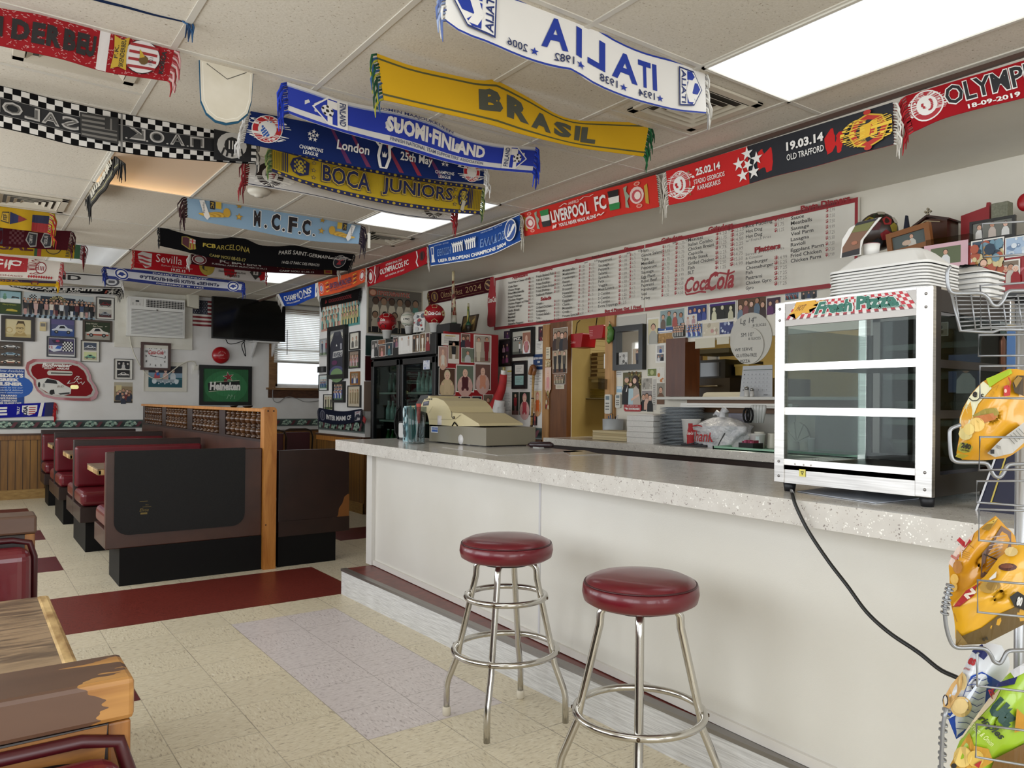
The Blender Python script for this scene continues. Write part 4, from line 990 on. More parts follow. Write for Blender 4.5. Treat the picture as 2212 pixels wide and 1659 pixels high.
def a_euro(A):
 A.rect(0,0,1,.025,W_);A.rect(0,.97,1,1,W_)
 A.poly([(.02,.15),(.07,.15),(.06,.35),(.065,.85),(.025,.85),(.03,.35)],W_);A.rect(.033,.5,.055,.8,'#23478a')
 A.text('UEFA EUROPEAN CHAMPIONS 2004',.11,.1,.87,.24,W_,.04)
 A.text('ΕΘΝΙΚΗ',.105,.38,.28,.68,'#7f9cc4',.02,.2);A.text('ΕΘΝΙΚΗ',.112,.41,.275,.65,'#23478a',0,.2);A.text('ΕΛΛΑΔΟΣ',.6,.36,.87,.66,'#7f9cc4',.02,.2);A.text('ΕΛΛΑΔΟΣ',.607,.39,.865,.63,'#23478a',0,.2)
 for k in range(11):
  x=.3+k*.026
  if k==5:A.rect(x,.42,x+.012,.62,'#14182c');continue
  A.rect(x,.4,x+.013,.66,W_);A.circ(x+.0065,.72,.006,.04,W_,6);A.line([(x-.006,.8),(x+.002,.62)],.008,W_);A.line([(x+.019,.8),(x+.011,.62)],.008,W_)
 A.text('ΧΑΡΙΣΤΕΑΣ · ΔΕΛΛΑΣ',.1,.8,.28,.85,'#b8c4da',.0);A.text('ΝΙΚΟΠΟΛΙΔΗΣ · ΒΡΥΖΑΣ',.64,.83,.86,.88,'#b8c4da',.0)
 A.circ(.935,.52,.055,.4,W_,18);A.circ(.935,.52,.048,.36,'#23478a',18);A.text('A',.905,.4,.94,.74,W_,.03,.2);A.line([(.91,.3),(.95,.5),(.975,.68)],.03,W_)
scarf('blue scarf lettered EUROPEAN CHAMPIONS 2004 with a row of white players',0,XR_-.03,K(cB,(1412,1165),(1650,1100),(1850,1040),(2035,958)),K(cB,(1428,1312),(1600,1286),(1750,1258),(1900,1212),(2042,1140)),a_euro,'#23478a',None,['#b9b2a4','#9a9384'],seed=26,fc=.14)
def a_liv(A):
 for x,d in((.07,1),(.875,-1)):
  A.poly([(x-.05,.22),(x-.035,.2),(x-.03,.8),(x-.05,.85)][::1]if d>0 else[(x+.07,.15),(x+.05,.2),(x+.05,.75),(x+.07,.8)],'#b98f2a')
  A.circ(x,.52,.045,.28,'#d9b9b0',14);A.circ(x,.5,.032,.2,'#b8434a',12);A.circ(x+.005,.5,.02,.13,'#e3cfc4',10)
  for y in(.16,.88):A.circ(x+.01,y,.02,.07,'#d98f7c',8);A.circ(x+.01,y,.012,.04,'#c23528',8)
  q=x+d*.065;A.poly([(q-.01,.2),(q+.012,.16),(q+.005,.4),(q+.022,.55),(q+.004,.72),(q+.012,.9),(q-.012,.86),(q-.006,.5)],'#8f9a84')
 for x0,cols in((.178,('#120d0d','#d9d4ca','#1f7a3a')),(.7,('#1f7a3a','#d9d4ca','#120d0d'))):
  for k in range(3):A.poly([(x0,.2+k*.22),(x0+.063,.2+k*.22),(x0+.068,.42+k*.22),(x0-.004,.42+k*.22)],cols[k])
 A.text('LIVERPOOL',.258,.28,.555,.74,W_,.03);A.text('FC',.6,.3,.68,.8,W_,.03);A.text('ANFIELD',.41,.78,.49,.88,'#e9c9bf',.02)
 A.line([(.34,.8),(.36,.84),(.38,.88),(.4,.82)],.012,'#e9c9bf');A.line([(.5,.84),(.53,.9),(.57,.86),(.6,.9)],.012,'#e9c9bf')
 A.text('YOU\'LL NEVER WALK ALONE',.31,.08,.6,.21,W_,.03);A.line([(.262,.06),(.27,.18),(.28,.08),(.29,.2)],.012,'#e9c9bf');A.line([(.61,.12),(.62,.2),(.635,.12),(.66,.2)],.012,'#e9c9bf')
scarf('bright red scarf with small green, white and black flags, over the menu board',0,XR_,K(cE,(428,815),(800,705),(1200,585),(1600,480),(1905,388)),K(cE,(478,1058),(700,1015),(1000,955),(1500,832),(1700,790),(1935,738)),a_liv,'#c2332a',['#b9b2a4','#a39b8c'],['#b9b2a4','#a8a092'],seed=27,fc=.14,ripple=.005)
def a_old(A):
 A.rect(.425,0,1,1,'#10131c')
 crest_ring(A,.07,.5,.058,.4,'#b8292c',W_,laurel,('ΟΛΥΜΠΙΑΚΟΣ','ΠΕΙΡΑΙΩΣ'))
 A.text('25.02.14',.165,.62,.292,.82,W_,.04);A.text('STADIO GEORGIOS',.15,.4,.312,.53,W_,.01);A.text('KARAISKAKIS',.168,.22,.29,.35,W_,.01)
 starball(A,.425,.5,.072,.48)
 for y in(.78,.56,.36,.16):A.star(.128,y,.006,.05,'#7a6a2a')
 A.text('19.03.14',.6,.55,.75,.78,W_,.04);A.text('OLD TRAFFORD',.6,.3,.75,.46,W_,.01)
 cx=.915
 A.circ(cx,.48,.072,.42,'#c9a02a',8);A.circ(cx,.48,.066,.38,'#b2291e',8);A.circ(cx,.48,.046,.27,'#14161e',8);A.poly([(cx-.03,.3),(cx+.032,.34),(cx+.034,.7),(cx-.028,.62)],'#d9a926');A.poly([(cx+.005,.36),(cx+.012,.62),(cx+.026,.5),(cx+.02,.38)],'#b2291e')
 A.arc_text('MANCHESTER',cx,.48,.056,.325,.09,math.radians(250),math.radians(110),'#e0b93a');A.arc_text('UNITED',cx,.48,.056,.325,.09,math.radians(50),math.radians(-50),'#e0b93a')
 A.circ(cx,.92,.014,.06,'#b2291e',10);A.circ(cx,.06,.014,.06,'#b2291e',10)
scarf('half red half black scarf dated 25.02.14 and 19.03.14',0,XR_-.03,K(cF,(0,545),(280,460),(560,375),(1000,240),(1408,118)),K(cF,(18,755),(300,690),(620,592),(900,520),(1180,440),(1412,378)),a_old,'#bb2a29',['#cfc8bc','#b2ab9e'],['#d6d1c8','#bdb6ab'],seed=28,fc=.11,ripple=.005)
def a_olyk(A):
 A.circ(.11,.55,.098,.44,W_,24);A.circ(.11,.55,.09,.4,'#a5232c',24);A.arc_text('ΣΥΝΔΕΣΜΟΣ ΦΙΛΑΘΛΩΝ',.11,.55,.075,.33,.09,math.radians(215),math.radians(-35),W_);A.circ(.11,.55,.062,.28,W_,20);laurel(A,.115,.56,.055,.25,'#a5232c')
 A.text('OLYMPIAKOS',.215,.29,1.0,.93,W_,.055);A.text('OLYMPIAKOS',.222,.325,.995,.9,'#121013',.02)
 A.text('18-09-2019',.33,.06,.6,.2,W_,.03)
scarf('red scarf with black outlined letters and a laurel head badge, top right',0,XR_,K(cF,(1482,80),(1750,0),(2230,-145),(2700,-290)),K(cF,(1530,300),(1700,228),(1850,182),(2212,90),(2740,-50)),a_olyk,'#96161e',['#a01820','#8a1018','#b02028'],None,seed=29,fc=.13,ripple=.005)
def a_okt(A):
 A.circ(.09,.5,.06,.38,'#8a6a32',16);A.circ(.09,.5,.05,.32,'#3a0c14',16);A.text('1',.075,.3,.105,.7,'#8a6a32',.02)
 A.text('Oktoberfest',.2,.28,.55,.72,'#a8875a',-.01);A.text('2024',.6,.3,.84,.7,'#a8875a',-.01);A.line([(.17,.84),(.88,.84)],.02,'#7d5f3a');A.line([(.17,.14),(.88,.14)],.02,'#7d5f3a')
 A.circ(.94,.5,.05,.36,'#a8875a',16);A.circ(.94,.5,.042,.3,'#3a0c14',16);A.line([(.91,.66),(.965,.38)],.03,'#a8875a')
scarf('maroon scarf lettered Oktoberfest 2024 on the wall left of the menu',0,XW-.012,K(cG,(1342,348),(1700,268),(2035,188)),K(cG,(1362,492),(1700,422),(2040,352)),a_okt,'#3a0c14',['#6a4a22','#2c1418','#8a6a32'],None,seed=30,fc=.11,ripple=.002)
def a_goal(A):
 A.text('GOOOOOOOOOOOAL',.2,.32,.82,.68,'#7a1618',.02);A.poly([(.1,.3),(.13,.75),(.16,.4)],'#8a1a1c')
scarf('black scarf with dull red lettering GOOOOAL on the jersey wall',0,XP-.015,K(c4,(1483,425),(1700,370),(1905,312)),K(c4,(1490,522),(1700,482),(1882,442)),a_goal,'#100c0c',['#0a0909','#141212'],['#0a0909','#141212'],seed=31,fc=.1,ripple=.002)
def a_miami(A):
 A.circ(.09,.5,.07,.38,'#5a5a6a',16);A.circ(.09,.5,.055,.3,'#161a2c',16);A.rect(.07,.3,.11,.7,'#4a4a5a');A.text('INTER MIAMI CF',.19,.28,.78,.64,'#c9c6c4',.035);A.poly([(.86,.1),(.86,.85),(.99,.85),(.97,.1)],'#a9a4a6');A.line([(.87,.15),(.92,.6),(.97,.3)],.06,'#161a2c');A.line([(.88,.7),(.96,.8)],.05,'#8a5a6a')
sc_=scarf('dark navy scarf with white lettering over the wallpaper border of the jersey wall',0,XP-.05,K(c6,(152,508),(400,545),(612,518)),K(c6,(152,655),(350,690),(612,652)),a_miami,'#14182a',['#3a3a46','#22222c'],['#2a2228','#1a1418'],seed=32,fc=.1,ripple=.003)
P=at(787,907,0,XP-.07)
o=MB().box((-.003,-.035,-.03),(.003,.035,.03),M('#8c1c1e',.6)).build('red_tag',sc_);o.matrix_parent_inverse=Matrix.Identity(4);o.location=P-sc_.location;o.rotation_euler=(.5,0,0)
def a_usa(A):
 A.text('BELIEVE',-.9,.18,.395,.8,W_,.05);A.text('TRULY',.52,.2,.555,.8,W_,.03,rot=1)
 shield(A,.585,.1,.785,.85,W_);A.text('USA',.6,.12,.66,.82,'#1a1f44',.05,rot=1)
 for k in range(4):A.rect(.675,.2+k*.15,.765,.27+k*.15,'#a32030')
 A.poly([(.8,0),(.83,1),(.875,1),(.85,0)],W_);A.rect(.89,0,1,1,'#14174a')
scarf('blue scarf lettered EVE with a USA crest, low on the far wall',1,YF-.012,K(c3,(-260,1390),(0,1376),(582,1352)),K(c3,(-260,1535),(0,1522),(566,1502)),a_usa,'#1a1c8a',None,['#b3161c','#98101a','#c42028'],seed=33,fc=.13,ripple=.002)
# ==========================================================
SK=('#c99d84','#b98a70','#d8b09a','#a5775c')
def person(A,x,y,h,r,top,skin,hair,w=1.0,same=False,legs=None):
 """head and shoulders (or standing figure when legs) at x, feet/cut at y, height h; r = aspect w/h"""
 rh=h*(.16 if not legs else.085);rx=rh/r
 if legs:
  A.poly([(x-rx*.9,y),(x-rx*1.1,y+h*.45),(x+rx*1.1,y+h*.45),(x+rx*.9,y)],legs)
  A.poly([(x-rx*1.3,y+h*.4),(x-rx*1.6,y+h*.8),(x+rx*1.6,y+h*.8),(x+rx*1.3,y+h*.4)],top)
 else:
  A.poly([(x-rx*1.9*w,y),(x-rx*1.8*w,y+h*.45),(x-rx*.7,y+h*.66),(x+rx*.7,y+h*.66),(x+rx*1.8*w,y+h*.45),(x+rx*1.9*w,y)],top)
 cy=y+h*(.82 if not legs else.9)
 A.circ(x,cy+rh*.22,rx*1.06,rh*1.08,hair,12);A.circ(x,cy,rx*.86,rh,skin,12)
 if rh>.09:
  for s_ in(-1,1):A.circ(x+s_*rx*.34,cy+rh*.12,rx*.11,rh*.08,'#2a1c16',6)
  A.poly([(x-rx*.35,cy-rh*.42),(x+rx*.35,cy-rh*.42),(x,cy-rh*.6)],'#8a4a44')
def ph_people(tops,bg='#5e5a52',ground=None,hairs=('#2a1c14',),h=.85,rise=(0,.06,-.03),sk=SK):
 def fn(A,r):
  A.rect(0,0,1,1,bg)
  if ground:A.rect(0,0,1,.25,ground)
  n=len(tops)
  for i,c in enumerate(tops):person(A,(i+.5)/n,-.05+rise[i%len(rise)],h,r,c,sk[i%len(sk)],hairs[i%len(hairs)],w=.8 if n>2 else 1)
 return fn
def ph_stand(tops,bg='#77726a',ground='#8b857a',legs='#22222a',h=.9):
 def fn(A,r):
  A.rect(0,0,1,1,bg);A.rect(0,0,1,.18,ground)
  n=len(tops)
  for i,c in enumerate(tops):person(A,(i+.5)/n,.03+(i%2)*.03,h,r,c,SK[i%4],'#2a1c14',legs=legs if isinstance(legs,str)else legs[i%len(legs)])
 return fn
def ph_team(c1,c2,bg='#8fa37a',ground='#5d7a45',rows=2,n=7):
 def fn(A,r):
  A.rect(0,0,1,1,bg);A.rect(0,0,1,.3,ground)
  for j in range(rows-1,-1,-1):
   for i in range(n):
    x=(i+.5+(j%2)*.3)/(n+.4);person(A,x,.08+j*.22,.5,r,(c1,c2)[(i+j)%2 if c1!=c2 else 0],SK[(i+j)%4],'#2a1c14',w=.55)
 return fn
def ph_baby(outfit,bg='#8c8074',seat='#c9a9a0',hat=None):
 def fn(A,r):
  A.rect(0,0,1,1,bg);A.circ(.5,.2,.46,.42,seat,18);A.circ(.5,.3,.34,.3,bg if seat is None else seat,16)
  A.poly([(.33,.1),(.3,.5),(.42,.62),(.58,.62),(.7,.5),(.67,.1)],outfit);A.circ(.36,.1,.08,.09,outfit,10);A.circ(.64,.1,.08,.09,outfit,10)
  if hat:A.circ(.5,.75,.2,.2,hat,14)
  A.circ(.5,.71,.15,.16,SK[2],14)
  for s_ in(-1,1):A.circ(.5+s_*.055,.72,.016,.018,'#2a1c16',6);A.circ(.5+s_*.27,.4,.045,.05,SK[2],8)
  A.circ(.5,.645,.03,.012,'#8a4a44',6)
 return fn
def ph_car(col,bg='#7c8a6a',ground='#8d8a86',accent='#b3181f',num=None,sky=None):
 def fn(A,r):
  A.rect(0,0,1,1,bg);A.rect(0,0,1,.42,ground)
  if sky:A.rect(0,.7,1,1,sky)
  A.poly([(.08,.24),(.06,.38),(.2,.46),(.34,.66),(.6,.68),(.74,.5),(.93,.44),(.95,.24)],col);A.poly([(.08,.24),(.07,.32),(.95,.32),(.95,.24)],accent)
  A.poly([(.36,.47),(.42,.62),(.57,.63),(.64,.49)],'#1a1d22')
  for x in(.25,.76):A.circ(x,.25,.085 if r>1 else.11,.085*r if r>1 else.1,'#141414',14);A.circ(x,.25,.04,.04*max(r,1),'#9a9a98',10)
  if num:A.text(num,.44,.33,.56,.45,'#1a1d22',.03)
 return fn
def ph_two(f1,f2):
 def fn(A,r):
  A.sub(.14,.54,.86,.92,f1,r*.72/.38);A.sub(.14,.08,.86,.46,f2,r*.72/.38)
 return fn
def ph_doc(lines=9,bg='#d9d5cd',head=None,ink='#6a6662'):
 def fn(A,r):
  A.rect(0,0,1,1,bg);rnd=random.Random(lines)
  if head:A.rect(.2,.84,.8,.92,head)
  for k in range(lines):
   y=.78-k*.68/lines;A.rect(.12,y,.12+rnd.uniform(.45,.76),y+.18/lines,ink,same=k>0)
 return fn
def ph_abs(seed,cols,n=26):
 def fn(A,r):
  rnd=random.Random(seed);A.rect(0,0,1,1,cols[0])
  for k in range(n):
   x,y,s_=rnd.random(),rnd.random(),rnd.uniform(.04,.16)
   A.circ(min(max(x,s_),1-s_),min(max(y,s_),1-s_),s_/max(r,.7),s_,cols[1+k%(len(cols)-1)],8)
 return fn
def picture(label,axis,val,x0,y0,x1,y1,art,frame=None,fw=.02,matc=None,mw=.0,depth=.022,name=None,cat=None,rot=0,group=None,glossy=True,off=0):
 f,w,h=wrect(axis,val-off,x0,y0,x1,y1)
 if rot:
  f0=f;cr,sr=math.cos(rot),math.sin(rot)
  f=lambda u,v,z:f0(w/2+(u-w/2)*cr-(v-h/2)*sr,h/2+(u-w/2)*sr+(v-h/2)*cr,z)
 c=Vector(f(w/2,h/2,0))
 if frame:
  t=thing(name or 'framed_picture',label,cat or 'picture',tuple(c),group)
  fm=M(frame,.35);b=MB()
  for a in([(0,0),(w,0),(w-fw,fw),(fw,fw)],[(w,0),(w,h),(w-fw,h-fw),(w-fw,fw)],[(w,h),(0,h),(fw,h-fw),(w-fw,h-fw)],[(0,h),(0,0),(fw,fw),(fw,h-fw)]):
   b.prism(a,(.001,depth),fm,f)
  b.build('frame',t)
  d0=depth*.55
  if matc:
   MB().prism([(fw*.9,fw*.9),(w-fw*.9,fw*.9),(w-fw*.9,h-fw*.9),(fw*.9,h-fw*.9)],(.001,d0),M(matc,.7),f).build('mat_board',t)
  i=fw+mw
  A=Art();A.sub(i,i,w-i,h-i,art,(w-2*i)/(h-2*i))
  A.build('print',lambda u,v,z:f(u,v,d0+.0006+z),t,eps=.00025)
  return t
 b=MB();b.prism([(0,0),(w,0),(w,h),(0,h)],(.0004,.0018),M(matc or '#dcd8d0',.5),f)
 A=Art();A.sub(mw,mw,w-mw,h-mw,art,(w-2*mw)/(h-2*mw))
 A.build('x',lambda u,v,z:f(u,v,.0018+z),into=b,eps=.0002)
 return tag(b.build(name or 'photograph'),label,cat or 'photo',group)
def kk(o,x0,y0,x1,y1):return(o[0]+x0/o[2],o[1]+y0/o[2],o[0]+x1/o[2],o[1]+y1/o[2])
FW=(1,YF)
def a_snow(A,r):
 A.rect(0,.5,1,1,'#8fb0b8');A.rect(0,.5,1,.68,'#d6dad6');A.circ(.25,.72,.1,.1,'#5f8a72',8);A.circ(.25,.84,.07,.07,'#6f9a80',8);A.poly([(.55,.7),(.75,.74),(.92,.7),(.92,.76),(.6,.8)],'#2a2a2a')
 A.rect(0,0,1,.48,'#2f4218');A.poly([(.3,.12),(.35,.2),(.6,.22),(.85,.16),(.85,.1)],'#b8a53a');A.text('Merry Greens',.15,.36,.8,.44,'#b8b24a',0,.2)
picture('picture of a snow scene over a yellow car on dark grass',*FW,*kk(c3,-20,140,235,400),a_snow,'#1f3326',.012)
def a_crew(A,r):
 A.rect(0,0,1,1,'#c9c6bd');A.rect(.02,.72,.98,.98,'#b6bcbc');A.rect(0,0,1,.14,'#9fb3bf')
 for k in range(14):A.poly([(k/14,0),((k+.5)/14,0),((k+.6)/14,.1),((k+.1)/14,.1)],'#22252a',same=k>0)
 A.checks(.09,.7,.19,.9,5,4,'#1b1b1d');A.checks(.75,.62,.85,.84,5,4,'#1b1b1d')
 A.poly([(.24,.66),(.24,.88),(.72,.84),(.72,.66)],'#2b3442');A.circ(.475,.66,.115,.26,'#16171a',20)
 A.arc_text('GOOD/YEAR',.475,.63,.09,.22,.1,math.radians(165),math.radians(15),'#d9c98a')
 cols=['#22252c','#3a4a6a','#b58a84','#15161a','#c2a19a','#cfd2d4','#2a2a2e','#d4cbbd','#5c2a30','#22252c','#3a3f4a','#17181c']
 for j,(yy,n)in enumerate(((.3,20),(.18,18),(.1,14))):
  for i in range(n):person(A,(i+.5+.3*(j%2))/(n+.3),yy,.46 if j<2 else.56,r,cols[(i*5+j*3)%12],SK[i%4],'#1a1512',legs=cols[(i*7+j)%12])
picture('panoramic poster of a crew in racing suits, top of the far wall',*FW,*kk(c3,240,172,1035,452),a_crew,matc='#d5d2cb',mw=.004,name='poster',cat='poster')
bw=ph_car('#b9b6b2','#2b2a2a','#6a6866','#3a3838');bw2=ph_people(['#2a2a2c','#8d8a86','#d2cfca'],'#3a3836',sk=('#b5aca4',))
picture('white frame with two racing photos, right of the racing crew poster',*FW,*kk(c3,1040,215,1240,455),ph_two(ph_car('#6a1f22','#2a2826','#b9b5ac','#2a2826'),ph_car('#8c8f94','#b3aea4','#5a3030','#3a3a40')),'#3b3a37',.007,'#d9d5cb',0)
def a_carica(A,r):
 A.rect(0,0,1,1,'#cdbf95');A.rect(0,0,1,.2,'#b9a878');A.circ(.16,.4,.14,.16,'#b8a06a',14);A.circ(.16,.4,.1,.11,'#cdbf95',12)
 A.poly([(.3,.06),(.42,.3),(.75,.3),(.85,.1)],'#a8905a');A.circ(.58,.52,.19,.32,'#c4ae7a',18);A.poly([(.42,.66),(.48,.92),(.72,.92),(.78,.62),(.7,.78),(.5,.78)],'#4a3a22')
 for x in(.5,.64):A.line([(x-.05,.56),(x+.05,.56),(x+.05,.48),(x-.05,.48),(x-.05,.56)],.02,'#3a2c18')
 A.line([(.5,.34),(.58,.3),(.66,.34)],.02,'#5a4020')
picture('dark framed sepia caricature of a man in glasses',*FW,*kk(c3,10,418,378,686),a_carica,'#1d130e',.042,depth=.03)
t=thing('motion_sensor','beige motion sensor between the caricature and the racing photos','sensor',tuple(at(93,705,1,YF)))
f,w,h=wrect(1,YF,*kk(c3,430,482,497,580))
MB().prism([(0,0),(w,0),(w,h),(0,h)],(0,.03),M('#cbb98a',.5),f).build('body',t,bevel=.006)
MB().prism([(w*.12,h*.5),(w*.88,h*.5),(w*.88,h*.85),(w*.12,h*.85)],(.03,.032),M('#6f6a62',.3),f).build('lens',t)
picture('photo of a white and blue race car on a blue track, unframed',*FW,*kk(c3,540,452,808,640),ph_car('#c9ced6','#4a4f74','#2f4a86','#39528c',sky='#5a5480'),'#2b3550',.006)
def a_evel(A,r):
 ph_car('#d6d0c6','#27331c','#9c988c','#a33a1e')(A,r);A.text('Sunny Wheeler',.04,.84,.5,.93,'#d8d0bb',.01,.2);A.text('East Corona',.32,.72,.7,.81,'#d8d0bb',.01,.2);A.text('#1',.8,.74,.88,.82,'#d8d0bb')
picture('bronze framed picture of a white and orange sports car',*FW,*kk(c3,895,462,1215,695),a_evel,'#3a2c1c',.026,depth=.025)
def a_flagcar(A,r):
 A.rect(0,0,1,1,'#4b4468');A.rect(0,0,1,.2,'#6a6672');A.poly([(.1,.9),(.5,.95),(.9,.8),(.6,.72),(.2,.7)],'#2a2840');A.circ(.35,.84,.08,.07,'#a0385a',8)
 A.poly([(0,.35),(0,.58),(.35,.6),(.52,.52),(.5,.3),(.2,.2)],'#d3d6dc');A.poly([(.25,.4),(.34,.58),(.52,.54),(.45,.38)],'#2f5fb0');A.text('12',.02,.4,.16,.54,'#b3282e',.03)
 A.checks(.54,.25,.95,.82,7,6,'#e2e0dc');A.checks(.54,.25,.95,.82,7,6,'#15151a',1)
 A.rect(0,0,1,.06,'#d8d6d2')
picture('black framed picture of a race car with a chequered flag',*FW,*kk(c3,505,642,825,864),a_flagcar,'#131722',.014,'#cfcdc8',.008)
picture('white frame with a dark car photo above a green car photo',*FW,*kk(c3,875,682,1080,915),ph_two(ph_car('#c2c4c8','#3f4a5c','#6f6f72','#2a3246'),ph_car('#6fa58a','#c9cf9a','#b9b48c','#5a8a74')),'#3a3a34',.007,'#d6d2c4',0)
def a_coll(A,r):
 A.rect(0,0,1,1,'#3d332c')
 for y,c,a in((.7,'#d3d2d0','#22222a'),(.38,'#7f9db0','#b9b8b4'),(.06,'#d9d0bd','#b3381e')):A.sub(.02,y,.98,y+.28,ph_car(c,'#4a4038','#55483c',a),r*3.4)
picture('dark collage of three race cars one above another, left edge',*FW,*kk(c3,-20,695,245,960),a_coll,'#2a221c',.008)
def a_pils(A,r):
 A.rect(0,0,1,1,'#143f86');A.circ(.8,.5,.5,.3,'#1d56a8',16);A.text('Now Available',.08,.91,.97,.98,'#cfd6df',0,.3)
 A.text('TEDDY\'S',.02,.76,.96,.88,W_,.06);A.text('GREEK',.1,.65,.82,.74,W_,.06);A.text('PILSNER',.02,.53,.94,.63,W_,.06)
 for k,s in enumerate(('Be sure to try our','wonderful & delicious','dessert selections!')):A.text(s,.03,.45-k*.065,.95,.495-k*.065,'#c3cfe0',.01,.25)
 for k,s in enumerate(('TIRAMASO','RICE PUDDING','CHEESECAKE','GREEK ORANGE CAKE')):A.text(s,.2-(k==3)*.15,.225-k*.07,.75+(k==3)*.15,.275-k*.07,W_,.04)
picture('blue poster lettered PILSNER above the blue scarf',*FW,*kk(c3,-60,990,265,1378),a_pils,matc='#1a4790',name='poster',cat='poster')
def eight(c,pad):
 P=[(355,885),(560,885),(760,890),(870,918),(950,985),(985,1060),(990,1110),(1040,1180),(1065,1250),(1040,1310),(980,1338),(800,1335),(600,1322),(470,1290),(400,1230),(365,1160),(362,1110),(300,1050),(275,980),(290,920)]
 cx,cy=665,1108
 return[(c[0]+(cx+(x-cx)*(1-pad)+0)/c[2],c[1]+(cy+(y-cy)*(1-pad*1.5))/c[2])for x,y in P]
t=thing('bar_mirror','red bar mirror shaped like an eight with a white race car','mirror',tuple(at(133,820,1,YF)))
def pp(P,d):return[(at(x,y,1,YF).x,at(x,y,1,YF).z)for x,y in P]
fw_=lambda x,y,z:(x,YF-z,y)
MB().prism(pp(eight(c3,0),0),.03,M('#8c1018',.25,coat=.4),fw_).build('rim',t,bevel=.008)
MB().prism(pp(eight(c3,.085),0),(.03,.033),M('#8d8780',.3,.8),fw_).build('mirror_edge',t)
A=Art();A.poly(pp(eight(c3,.15),0),M('#7c0f16',.6,spec=.2))
q=lambda x0,y0,x1,y1:(lambda a,b:(a.x,b.z,b.x,a.z))(at(c3[0]+x0/c3[2],c3[1]+y0/c3[2],1,YF),at(c3[0]+x1/c3[2],c3[1]+y1/c3[2],1,YF))
x0,z0,x1,z1=q(510,1008,785,1065);A.poly([(x0+x,z0+y)for x,y in rr(0,0,x1-x0,z1-z0,(z1-z0)*.45)],M('#b5b0a4',.4,.5));A.rect(x0+.04,z0+.022,x1-.005,z0+.036,'#17120e')
A.text('Budweiser',*q(455,925,775,975),W_,.04,.25);A.text('OFFICIAL',*q(455,968,592,982),W_,.03);A.text('BEER',*q(480,982,560,994),W_,.03);A.text('NASCAR',*q(610,975,748,1000),W_,.05,.3)
x0,z0,x1,z1=q(395,1085,770,1280)
A.sub(x0,z0,x1,z1,lambda A:(A.poly([(0,.55),(.02,.9),(.3,1),(.62,.85),(.8,.6),(1,.42),(.98,.1),(.78,.0),(.5,.05),(.35,.12),(.15,.35)],'#cfcdc6'),A.poly([(.22,.72),(.3,.95),(.56,.86),(.6,.66)],'#15171a'),A.poly([(.36,.12),(.42,.32),(.5,.34),(.52,.08)],'#17171a'),A.circ(.43,.18,.06,.15,'#101010',12),A.circ(.07,.6,.035,.16,'#101010',10),A.text('8',.17,.45,.24,.68,'#8a8a88',.03),A.text('BUD',.58,.46,.78,.58,'#9a8f84',.03,.3),A.poly([(.62,.12),(.95,.2),(.95,.1),(.68,.04)],'#3a3a3a')))
A.line([(c.x,c.z)for c in(at(c3[0]+x/c3[2],c3[1]+y/c3[2],1,YF)for x,y in((800,1105),(830,1070),(860,1075),(820,1110),(870,1095),(885,1100)))],.006,W_)
A.line([(c.x,c.z)for c in(at(c3[0]+x/c3[2],c3[1]+y/c3[2],1,YF)for x,y in((735,1150),(760,1110),(725,1150),(800,1140),(830,1115),(850,1150),(880,1130),(890,1160),(915,1130)))],.006,W_)
x0,z0,x1,z1=q(760,1165,850,1210);A.poly([(x0+x,z0+y)for x,y in rr(0,0,x1-x0,z1-z0,(z1-z0)*.45)],M('#a89c6a',.15,.8))
A.build('painted_face',lambda u,v,z:(u,YF-.0335-z,v),t)
picture('white frame with two black and white photos, below the air conditioner',*FW,*kk(c3,1235,882,1440,1106),ph_two(ph_people(['#2a2a2c','#bdbab5','#2a2a2c'],'#17171a',sk=('#c2bbb3',)),ph_car('#cfcbc5','#1d1c1c','#3a3938','#6a6866')),'#4a473f',.007,'#d6d2c8',0)
def a_group(A,r):
 A.rect(0,0,1,1,'#8d7a5c');A.rect(0,.8,1,1,'#a9a08c');A.rect(.1,.55,.4,.85,'#c9b98a');A.rect(0,0,1,.1,'#3a332c')
 for i,(x,y)in enumerate(((.3,.22),(.5,.28),(.7,.24),(.85,.2),(.2,.12),(.45,.1),(.65,.14),(.8,.06),(.5,-.05))):person(A,x,y,.4,r,('#2a3040','#4a4a52','#6a2a2a','#2a3040')[i%4],SK[i%4],'#221813',w=.9)
picture('unframed photo of a family crowded together in a dining room',*FW,*kk(c3,1235,1132,1442,1362),a_group,mw=.003)
def a_racers(A,r):
 A.rect(0,0,1,1,'#7b95a8');A.rect(0,.68,1,1,'#1d2530');A.rect(0,0,1,.46,'#0f4a56');A.rect(0,.38,1,.42,'#2a6a74')
 for i,x in enumerate((.25,.5,.72)):person(A,x,.36,.5,r,('#b04a54','#c9a9a0','#c2c8cc')[i],SK[2],'#3a2a1c',w=.8)
 A.circ(.27,.62,.05,.08,'#2f62a8',8);A.poly([(.1,.3),(.5,.2),(.9,.3),(.9,.38),(.1,.38)],'#8f9aa0')
 for x in(.17,.82):A.circ(x,.28,.07,.12,'#c3ccd0',10)
 for k in range(8):A.circ(.3+k*.06,.18+(k%3)*.05,.02,.04,'#c3ccd0',6)
picture('white matted picture of racers in blue tones, partly behind the clock',*FW,*kk(c3,1558,912,2028,1238),a_racers,'#c9c5b9',.01,'#cfcabd',.05,depth=.012)
f,w,h=wrect(1,YF-.012,*kk(c3,1522,706,1848,1006))
t=thing('wall_clock','square wooden wall clock with red script, below the air conditioner','clock',f(w/2,0,0))
m_=M('#3a1a12',.3,coat=.3);b=MB();e=.035
for a in([(0,0),(w,0),(w-e,e),(e,e)],[(w,0),(w,h),(w-e,h-e),(w-e,e)],[(w,h),(0,h),(e,h-e),(w-e,h-e)],[(0,h),(0,0),(e,e),(e,h-e)]):b.prism(a,(0,.045),m_,f)
